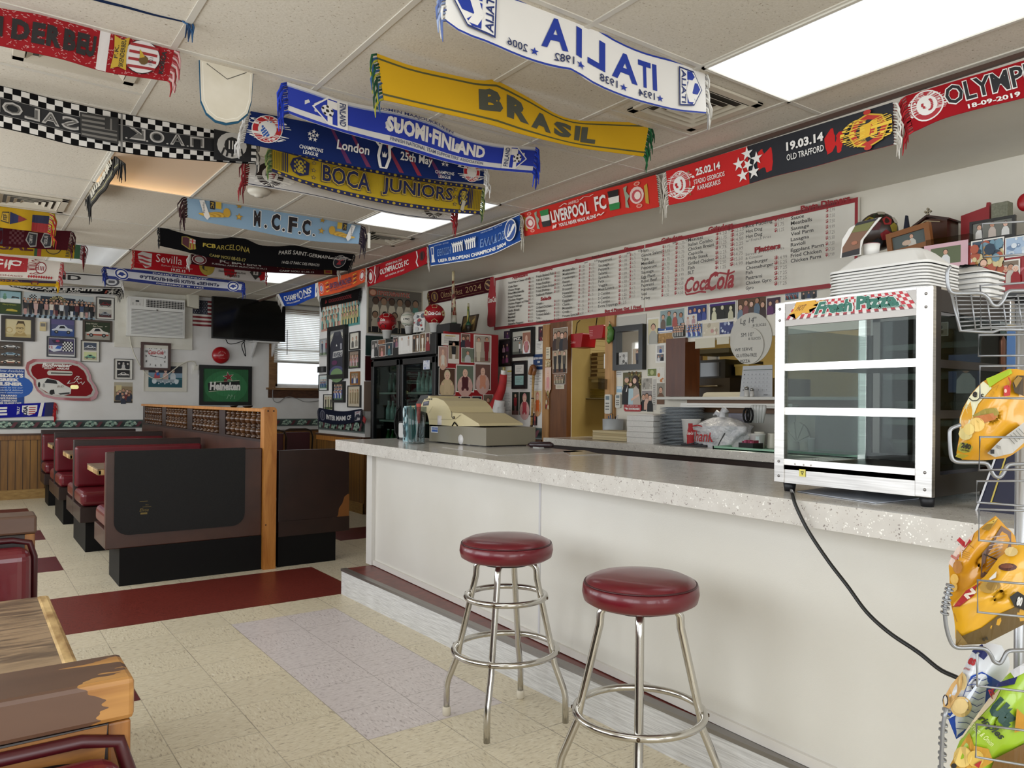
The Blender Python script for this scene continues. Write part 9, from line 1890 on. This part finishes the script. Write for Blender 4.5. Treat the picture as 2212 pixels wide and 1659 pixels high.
# ==========================================================
def panel(lab,x0,y0,warm=None,strength=5.0,l=1.2192,w=.612):
 t=thing('ceiling_light',lab,'ceiling light',(x0+w/2,y0+l/2,ZC),None)
 b=MB();e=.016
 for a in(((x0,y0),(x0+e,y0+l)),((x0+w-e,y0),(x0+w,y0+l)),((x0,y0),(x0+w,y0+e)),((x0,y0+l-e),(x0+w,y0+l))):b.box((*a[0],ZC-.012),(*a[1],ZC-.001),M('#d3cec2',.4))
 b.build('frame',t)
 m=NT('diffuser');g=m.n('ShaderNodeSeparateXYZ');m.l(m.n('ShaderNodeNewGeometry').outputs['Position'],g.inputs[0])
 u=m.math('DIVIDE',m.math('SUBTRACT',g.outputs[0],x0),w)
 d=m.math('ABSOLUTE',m.math('SUBTRACT',m.math('ABSOLUTE',m.math('SUBTRACT',u,.5)),.23))
 tube=m.math('POWER',m.math('SUBTRACT',1.0,m.math('MINIMUM',m.math('MULTIPLY',d,3.2),1.0)),1.6)
 m.b.inputs['Base Color'].default_value=rgb('#dcdcd8');m.b.inputs['Roughness'].default_value=.4
 if warm:
  v=m.math('DIVIDE',m.math('SUBTRACT',g.outputs[1],y0),l);glow=m.math('POWER',m.math('MAXIMUM',v,0.0),5.0)
  m.b.inputs['Base Color'].default_value=rgb('#cbb9a6');m.b.inputs['Emission Color'].default_value=rgb('#ffc98a');m.l(m.math('MULTIPLY_ADD',glow,strength,strength*.12),m.b.inputs['Emission Strength'])
 else:
  m.b.inputs['Emission Color'].default_value=rgb('#f4fbff');m.l(m.math('MULTIPLY_ADD',tube,strength*.55,strength*.45),m.b.inputs['Emission Strength'])
 MB().box((x0+e,y0+e,ZC-.006),(x0+w-e,y0+l-e,ZC-.002),m.m).build('diffuser',t)
 return t
panel('large lit ceiling light at the top right, over the counter end',2.518,1.006,strength=LAMP)
panel('lit ceiling light partly hidden by the mustard and navy scarf',2.518,4.663,strength=LAMP)
panel('lit ceiling light far off, above the half red half grey scarf',2.518,8.32,strength=LAMP)
panel('dim ceiling light glowing amber at one end, below the chequered scarf',.682,4.663,warm=True,strength=1.1)
panel('dull unlit-looking ceiling light far off at the left',.682,8.32,strength=.35)
panel('unseen ceiling light added for brightness, out of frame behind the navy scarf',.682,1.006,strength=LAMP)  # extra panel out of view, added only to light the room
def vent(lab,cx,cy,s_=.44,n=4):
 t=thing('ceiling_vent',lab,'vent',(cx,cy,ZC));m=M('#c3baa8',.5);h=s_/2
 b=MB();e=.045
 for a in(((cx-h,cy-h),(cx-h+e,cy+h)),((cx+h-e,cy-h),(cx+h,cy+h)),((cx-h,cy-h),(cx+h,cy-h+e)),((cx-h,cy+h-e),(cx+h,cy+h))):b.box((*a[0],ZC-.014),(*a[1],ZC-.001),m)
 b.build('frame',t,bevel=.003);MB().box((cx-h+e,cy-h+e,ZC-.003),(cx+h-e,cy+h-e,ZC-.001),M('#3a352e',.8)).build('duct',t)
 for k in range(n):
  q=h-e-.004-k*(h-e)/n*.92
  b=MB()
  for sx_,sy_ in((1,0),(-1,0),(0,1),(0,-1)):
   o,i=q,q-.022
   if sx_:P=[(cx+sx_*o,cy-o,ZC-.016),(cx+sx_*o,cy+o,ZC-.016),(cx+sx_*i,cy+i,ZC-.003),(cx+sx_*i,cy-i,ZC-.003)]
   else:P=[(cx-o,cy+sy_*o,ZC-.016),(cx+o,cy+sy_*o,ZC-.016),(cx+i,cy+sy_*i,ZC-.003),(cx-i,cy+sy_*i,ZC-.003)]
   b.add([*P,*[(p[0],p[1],p[2]+.002)for p in P]],[(0,1,2,3),(7,6,5,4),(0,4,5,1),(2,6,7,3)],m)
  b.build('louvre',t)
 return t
vent('square ceiling vent beside the end of the white mirrored scarf',2.825,2.54,.46)
vent('square ceiling vent beside the paper tag of the pale blue scarf',2.985,6.33,.42)
vent('square ceiling vent above the mustard crest scarf, left',.385,6.78,.46)
vent('square ceiling vent half hidden by the red marled scarf',.385,3.72,.46)
t=thing('smoke_detector','round white smoke detector on the ceiling below the white scarf','smoke detector',(1.62,5.4,ZC));MB().lathe([(.075,-.002),(.075,-.02),(.06,-.035),(.03,-.042),(.03,-.05),(.001,-.05)],(1.62,5.4,ZC),M('#d3cdbf',.5),28).build('housing',t)
def chair(lab,x,y):
 t=thing('dining_chair',lab,'chair',(x,y,0));m=M('#4a3f38',.35,.8)
 for s_ in(-1,1):
  MB().tube([(x+s_*.19,y+.2,0),(x+s_*.19,y+.19,.45)],.011,m,8).build('leg',t);MB().tube([(x+s_*.19,y-.2,0),(x+s_*.19,y-.17,.45)],.011,m,8).build('leg',t)
 MB().tube([(x-.19,y-.17,.45),(x-.2,y-.2,.8),(x-.17,y-.21,.88),(x-.1,y-.21,.9),(x+.1,y-.21,.9),(x+.17,y-.21,.88),(x+.2,y-.2,.8),(x+.19,y-.17,.45)],.011,m,8).build('back_frame',t)
 MB().box((x-.16,y-.215,.55),(x+.16,y-.18,.86),M_VINYLD).build('backrest',t,bevel=.012);MB().box((x-.2,y-.2,.44),(x+.2,y+.2,.5),M_VINYLD).build('seat',t,bevel=.015)
chair('dark chair with a metal back frame beyond the divider, left of two',2.98,9.6);chair('dark chair with a metal back frame beyond the divider, beside the pillar',3.42,9.9)
# ==========================================================
def Q(px,py,d):return Vector((0,0,CH))+(_F+_R*((px-W0/2-SX)/FPX)-_U*((py-H0/2-SY)/FPX))*d
wire=M('#8d8e90',.35,.6);cR,cS,cT=(1640,420,3.867),(1940,700,4.05),(1940,1080,2.864)
rk=thing('snack_rack','grey wire snack rack with baskets of crisp bags, right edge','rack',tuple(Q(2200,1659,1.4)*1.0));rk.location.z=0;
Pp=Q(2203,1100,1.42);MB().tube([(Pp.x,Pp.y,0),(Pp.x,Pp.y,1.475)],.0085,M('#a9aaac',.3,.8),14).build('pole',rk);MB().lathe([(.17,0),(.17,.02),(.03,.03)],(Pp.x,Pp.y,0),wire,24).build('base',rk);MB().lathe([(.0105,0),(.0105,.012)],(Pp.x,Pp.y,1.46),M_BLK,14).build('pole_cap',rk)
def wr(b,c,P,d,r=.0026,dd=None,sm=True):
 pts=[Q(c[0]+x/c[2],c[1]+y/c[2],(d if dd is None else d+dd*i/(len(P)-1)))for i,(x,y)in enumerate(P)]
 b.tube(smooth_pts(pts,5)if sm and len(pts)>2 else pts,r,wire,7)
def basket(nm,rim,loops,body=None):
 b=MB();wr(b,*rim);o=b.build(nm,rk)
 for c,P,d in loops:b=MB();wr(b,c,P,d,.0019,sm=False);b.build('label_loop',o)
 return o
RE=2330
o=basket('basket',(cR,[(1600,600),(1572,640),(1578,760),(1605,818),(1700,826),(1860,828),(1915,870),(1950,922),(1995,928),(2040,880),(2075,815),(2150,805),(2600,800)],1.25,.0031),[(cR,[(2600,205),(2212,226),(1860,246),(1872,524),(2212,500),(2600,480)],1.3),(cR,[(2600,730),(2212,738),(1848,762),(1852,1108),(2212,1100),(2600,1095)],1.27)])
b=MB()
for k in range(9):wr(b,cR,[(1612+k*7,850+k*36),(1860+k*2,855+k*33),(2600,848+k*33)],1.36,.0013,sm=False)
for k in range(8):x=1640+k*130;wr(b,cR,[(x,835),(x+40,1145)],1.355,.0013,sm=False)
wr(b,cR,[(1605,820),(1680,1138),(1880,1150),(1950,1150),(2010,1128),(2600,1135)],1.3,.0026,sm=False);b.build('grid_wires',o)
o=basket('basket',(cS,[(545,882),(470,912),(452,940),(462,1140),(480,1190),(530,1208),(720,1212),(780,1225),(815,1285),(850,1335),(890,1338),(925,1300),(955,1240),(1000,1226),(1500,1220)],1.26,.0032),[(cS,[(1500,84),(1101,92),(706,96),(702,280),(1101,275),(1500,270)],1.34),(cS,[(1500,362),(1101,365),(716,368),(716,645),(1101,650),(1500,652)],1.22),(cS,[(1500,992),(1101,992),(716,988),(708,1278),(1101,1272),(1500,1268)],1.21)])
basket('basket',(cT,[(322,530),(302,600),(290,680),(300,790),(330,885),(360,912),(470,914),(540,924),(575,960),(595,1000),(630,1010),(655,975),(675,940),(720,932),(1000,930)],1.24,.0033),[(cS,[(1500,1360),(1101,1372),(690,1374),(684,1560),(1080,1590),(1500,1610)],1.3),(cT,[(1000,60),(779,66),(500,56),(500,250),(779,274),(1000,290)],1.21),(cT,[(1000,530),(779,518),(492,496),(492,694),(779,722),(1000,740)],1.2)])
o=basket('basket',(cT,[(300,1290),(278,1400),(272,1520),(268,1659),(300,1900),(1000,1920)],1.23,.0033),[(cT,[(500,946),(490,952),(490,1150),(779,1184),(1000,1200)],1.2),(cT,[(1000,1450),(779,1425),(486,1388),(480,1590),(779,1640),(1000,1670)],1.19)])
b=MB()
for c,P,n in((cT,[(322,530),(300,620),(288,700)],7),(cT,[(300,1300),(280,1400),(272,1659)],9)):
 pts=smooth_pts([Q(c[0]+x/c[2],c[1]+y/c[2],1.24)for x,y in P],10)
 for k in range(n):p=pts[int(k*(len(pts)-1)/(n-1))];b.tube([p+Vector((.0055*math.cos(a*.785),.0055*math.sin(a*.785),.0015*math.sin(a*.785)))for a in range(8)],.0016,wire,6,closed=True)
b.build('wire_coil',o)
def bag(label,c,outline,d,th,base,art,seed=1,gloss=.3):
 O=[(c[0]+x/c[2],c[1]+y/c[2])for x,y in outline];cx,cy=sum(p[0]for p in O)/len(O),sum(p[1]for p in O)/len(O)
 t=thing('crisp_bag',label,'snack bag',tuple(Q(cx,cy,d)));rnd=random.Random(seed);n=len(O)
 angs=[math.atan2(p[1]-cy,p[0]-cx)for p in O]
 def rad(a):
  best=1e9
  for i in range(n):
   (x1,y1),(x2,y2)=O[i],O[(i+1)%n];dx,dy=math.cos(a),math.sin(a);ex,ey=x2-x1,y2-y1;den=dx*ey-dy*ex
   if abs(den)<1e-9:continue
   s=((x1-cx)*ey-(y1-cy)*ex)/den;q=((x1-cx)*dy-(y1-cy)*dx)/den
   if s>0 and-1e-6<=q<=1+1e-6:best=min(best,s)
  return best
 def bulge(px,py):
  r=math.hypot(px-cx,py-cy);a=math.atan2(py-cy,px-cx);s=min(r/max(rad(a),1e-6),1)
  return th*(1-s**2.2)*(1+.12*math.sin(px*.05+seed)*math.cos(py*.043+seed))+.004*math.sin(px*.11+py*.07+seed)*(1-s)
 m=M(base,gloss,coat=.3);b=MB();N=40;R=9
 for sg,in((1,),(-1,)):
  vs=[Q(cx,cy,d-sg*bulge(cx,cy))];fs=[]
  for j in range(1,R+1):
   for k in range(N):a=2*math.pi*k/N;r=rad(a)*j/R;x,y=cx+r*math.cos(a),cy+r*math.sin(a);vs.append(Q(x,y,d-sg*bulge(x,y)))
  for k in range(N):fs.append((0,1+k,1+(k+1)%N))
  for j in range(R-1):
   for k in range(N):fs.append((1+j*N+k,1+j*N+(k+1)%N,1+(j+1)*N+(k+1)%N,1+(j+1)*N+k))
  b.add(vs,fs if sg>0 else[q[::-1]for q in fs],m,True)
 b.build('packet',t)
 A=Art();A.tf=lambda x,y:(c[0]+x/c[2],c[1]+y/c[2]);art(A)
 xs=[p[0]for p in O];x0,x1=min(xs),max(xs)
 bm_cuts=[x0+(x1-x0)*k/18 for k in range(1,18)]
 A.build('print',lambda u,v,z:Q(u,v,d-bulge(u,v)-.0012-z),t,cuts=bm_cuts,eps=.0004)
 return t
def turn(A,s,x,y,w,h,ang,mat,bold=.03,shear=0):
 """string centred at x,y (pixels, y down), turned by ang"""
 old=A.tf;ca,sa=math.cos(ang),math.sin(ang)
 A.tf=lambda u,v:old(x+(u-.5)*w*ca-(.5-v)*h*sa*1,y+(u-.5)*w*sa+(.5-v)*h*ca)if old else None
 A.text(s,0,0,1,1,mat,bold,shear);A.tf=old
YB_='#c8901c'
def b1_(A):
 A.poly([(620,640),(745,500),(820,560),(700,700),(620,900),(545,970),(540,830)],'#d3cfae');A.poly([(985,392),(770,478),(800,555),(880,500),(1000,430)],'#9cb52a')
 turn(A,'e',672,615,42,52,.25,'#1a1613',.05);turn(A,'c',735,622,24,28,.25,'#1a1613',.04);A.line([(612,640),(650,672),(690,668),(735,628)],8,'#1a1613');turn(A,'TTE',605,722,40,44,-1.2,'#b9a86a',.01)
 A.poly([(650,800),(760,740),(860,735),(885,780),(850,830),(760,870),(700,860)],'#8a7a2e');A.poly([(660,810),(880,770),(850,835),(750,866)],'#a5602a');A.circ(690,880,68,62,'#cfae62',14);A.circ(590,960,62,55,'#c9b878',12);A.circ(620,920,50,52,'#d6bd72',12)
 A.poly([(925,545),(960,530),(985,560),(980,625),(925,632)],'#a81a16');A.circ(940,585,13,18,'#d9a59a',8);A.line([(975,550),(985,510),(965,465)],12,'#a5381c');A.line([(855,580),(880,530),(830,560)],4,'#a8741a')
 A.poly([(1000,520),(1040,450),(1101,450),(1101,630),(1020,600)],'#3a2a12');A.poly([(1010,500),(1050,455),(1090,470),(1030,560)],'#8a6a2a')
 A.poly([(520,1095),(545,1035),(600,1040),(655,1075),(630,1120),(580,1130),(530,1110)],'#8f8a2c');turn(A,'240',595,1068,88,50,.25,'#1d1a10',.06);turn(A,'CALORIES',585,1105,80,14,.2,'#2a2612',.03)
 A.poly([(780,1130),(900,1010),(1101,860),(1101,1040),(1000,1130),(850,1165)],'#b5b2ac')
 for k in range(5):A.line([(960+k*24,985-k*18),(1020+k*24,1050-k*18)],6,'#6a6862')
 for k in range(3):A.line([(860,1060+k*10),(900,1075+k*10)],4,'#5a5852')
 A.rect(808,1098,842,1135,'#26262a');A.poly([(500,1160),(520,1130),(620,1150),(560,1180)],'#9a8a20');turn(A,'KETTLE COOKED',820,620,22,70,.6,'#a8741a',.01)
bag('yellow crisp bag with a white end and a 240 calories badge, upper basket',cS,[(985,382),(860,440),(735,505),(640,610),(570,730),(535,830),(540,960),(505,1160),(560,1186),(760,1192),(960,1170),(1080,1090),(1240,950),(1260,600),(1180,420)],1.33,.035,YB_,b1_,1)
def b2_(A):
 A.poly([(312,390),(360,300),(470,205),(455,250),(400,320),(385,400),(340,420)],'#c9b2a6');turn(A,'L',408,252,60,70,-.8,'#a01c26',.08);turn(A,'L',352,345,40,45,-1.0,'#b06a5e',.05)
 A.poly([(640,160),(700,200),(700,300),(560,480),(510,480),(520,330),(580,260)],'#6a5248')
 for k in range(9):A.line([(545+k*3,440-k*26),(620+k*6,380-k*20)],5,'#a5938a')
 A.line([(530,335),(640,380)],9,'#241a16');A.circ(368,415,30,42,'#a06a2a',10);A.circ(348,490,26,34,'#cfa550',10);A.circ(345,540,22,28,'#c9a048',10)
 A.poly([(515,180),(560,140),(620,115),(600,150),(560,190)],'#8a6a22');A.poly([(540,150),(620,108),(590,145)],'#c9a84a');A.line([(430,270),(470,300)],4,'#8a5a1a')
 for k in range(4):A.line([(395,310+k*14),(445,330+k*14)],4,'#9a6a1c')
bag('yellow crisp bag with a grey nutrition label, rear of the middle basket',cT,[(610,92),(540,145),(470,205),(370,300),(312,395),(318,470),(320,620),(350,740),(560,700),(700,560),(740,300),(720,210),(650,150)],1.33,.03,'#c58a1a',b2_,2)
def b3_(A):
 A.poly([(360,900),(400,840),(520,790),(640,700),(779,640),(779,770),(620,850),(540,890)],'#5f4a26');A.poly([(355,905),(360,800),(400,850),(430,890)],'#8a7040')
 A.poly([(345,655),(420,560),(520,505),(480,540),(470,590),(380,660)],'#a31a1e');turn(A,'N',445,580,70,40,-.75,'#d9c9b9',.06);A.line([(335,662),(375,655),(440,610)],5,'#8a1a1a')
 A.circ(678,415,58,24,'#4a2216',14);A.circ(672,410,40,14,'#6a3a26',12);A.poly([(560,490),(610,440),(605,480),(570,495)],'#d9d3cc');A.circ(560,540,56,38,'#a5823a',12);A.circ(590,530,46,30,'#8a6a2c',10);A.circ(700,320,42,30,'#cbb27a',10)
 A.poly([(690,600),(740,565),(779,590),(820,640),(800,690),(720,660)],'#15110e');turn(A,'80',752,628,34,60,.2,'#c9c6c2',.06)
 A.line([(345,700),(365,755)],5,'#9a6a1c');turn(A,'H',540,860,30,22,-.4,'#2a2012',.05)
bag('golden crisp bag with brown foil and a red name strip, front of the middle basket',cT,[(779,255),(700,300),(620,360),(540,470),(420,560),(330,650),(352,760),(356,905),(480,890),(600,850),(740,780),(900,720),(960,480),(900,300)],1.27,.035,'#cd981f',b3_,3)
def b4_(A):
 A.poly([(395,1230),(450,1090),(520,1062),(640,1130),(560,1260),(420,1440),(360,1480),(300,1330),(330,1300)],'#1242a0')
 for k in range(9):A.line([(440-k*10,1110+k*38),(480-k*8,1098+k*40),(520-k*8,1118+k*40),(570-k*12,1100+k*40)],4,'#0c2f80')
 A.poly([(530,1090),(500,1120),(400,1250),(310,1355),(350,1335),(440,1240)],'#c9cfd9');turn(A,'es',458,1000,50,46,.35,'#a01c22',.05,.2);turn(A,'ginal',425,1045,40,20,.35,'#a03a34',.02,.2)
 A.circ(390,1280,66,64,'#cfae72',18);A.circ(385,1275,50,48,'#d9bd84',16);A.circ(400,1125,26,55,'#c9b07a',12);A.circ(292,1240,18,38,'#2a2a3a',10);A.circ(292,1240,12,28,'#c9c6c2',10)
 A.poly([(280,1230),(330,1140),(400,1060),(390,1180),(320,1290),(280,1300)],'#c29a5e',);A.poly([(455,935),(520,890),(555,960),(530,990)],'#15205a')
bag('blue and white crisp bag with a round ridged crisp, lower basket',cT,[(480,905),(440,970),(400,1060),(330,1140),(272,1230),(300,1330),(360,1480),(430,1430),(560,1280),(650,1140),(700,1000),(640,900),(560,880)],1.31,.03,'#c6c8cc',b4_,4)
def b5_(A):
 A.poly([(560,1230),(640,1160),(600,1240),(470,1380),(400,1470),(380,1480)],'#c9b89a');turn(A,'pr',585,1195,44,60,-.5,'#a01c22',.04,.2);A.poly([(620,1130),(740,1090),(720,1140),(600,1160)],'#1a2058');A.poly([(690,1060),(779,1010),(800,1060),(720,1100)],'#c9c9cc')
 turn(A,'Utz',655,1320,175,125,.75,'#1f3f38',.1);turn(A,'ripples',575,1410,200,60,.75,'#1d2a1c',.03,.3);turn(A,'Cream & Onion',520,1450,190,34,.75,'#cfd6a0',.0,.3)
 A.poly([(320,1640),(400,1500),(440,1440),(470,1520),(560,1540),(590,1620),(520,1659),(340,1680)],'#b98a2c');A.circ(400,1590,58,66,'#d3b566',14);A.circ(480,1600,52,52,'#c9a850',12);A.circ(345,1645,18,16,'#2a2a2a',10)
 A.poly([(600,1600),(720,1540),(800,1500),(800,1700),(560,1700)],'#6a4a1c');A.poly([(735,1290),(779,1330),(800,1420),(720,1440)],'#b3801e');A.poly([(470,1640),(520,1610),(500,1659)],'#a01c22')
bag('lime green crisp bag with dark green lettering, front of the lower basket',cT,[(800,1000),(740,1030),(690,1060),(620,1150),(560,1240),(460,1390),(380,1490),(320,1640),(340,1760),(560,1790),(800,1700),(920,1400),(900,1100)],1.26,.035,'#8fae26',b5_,5)
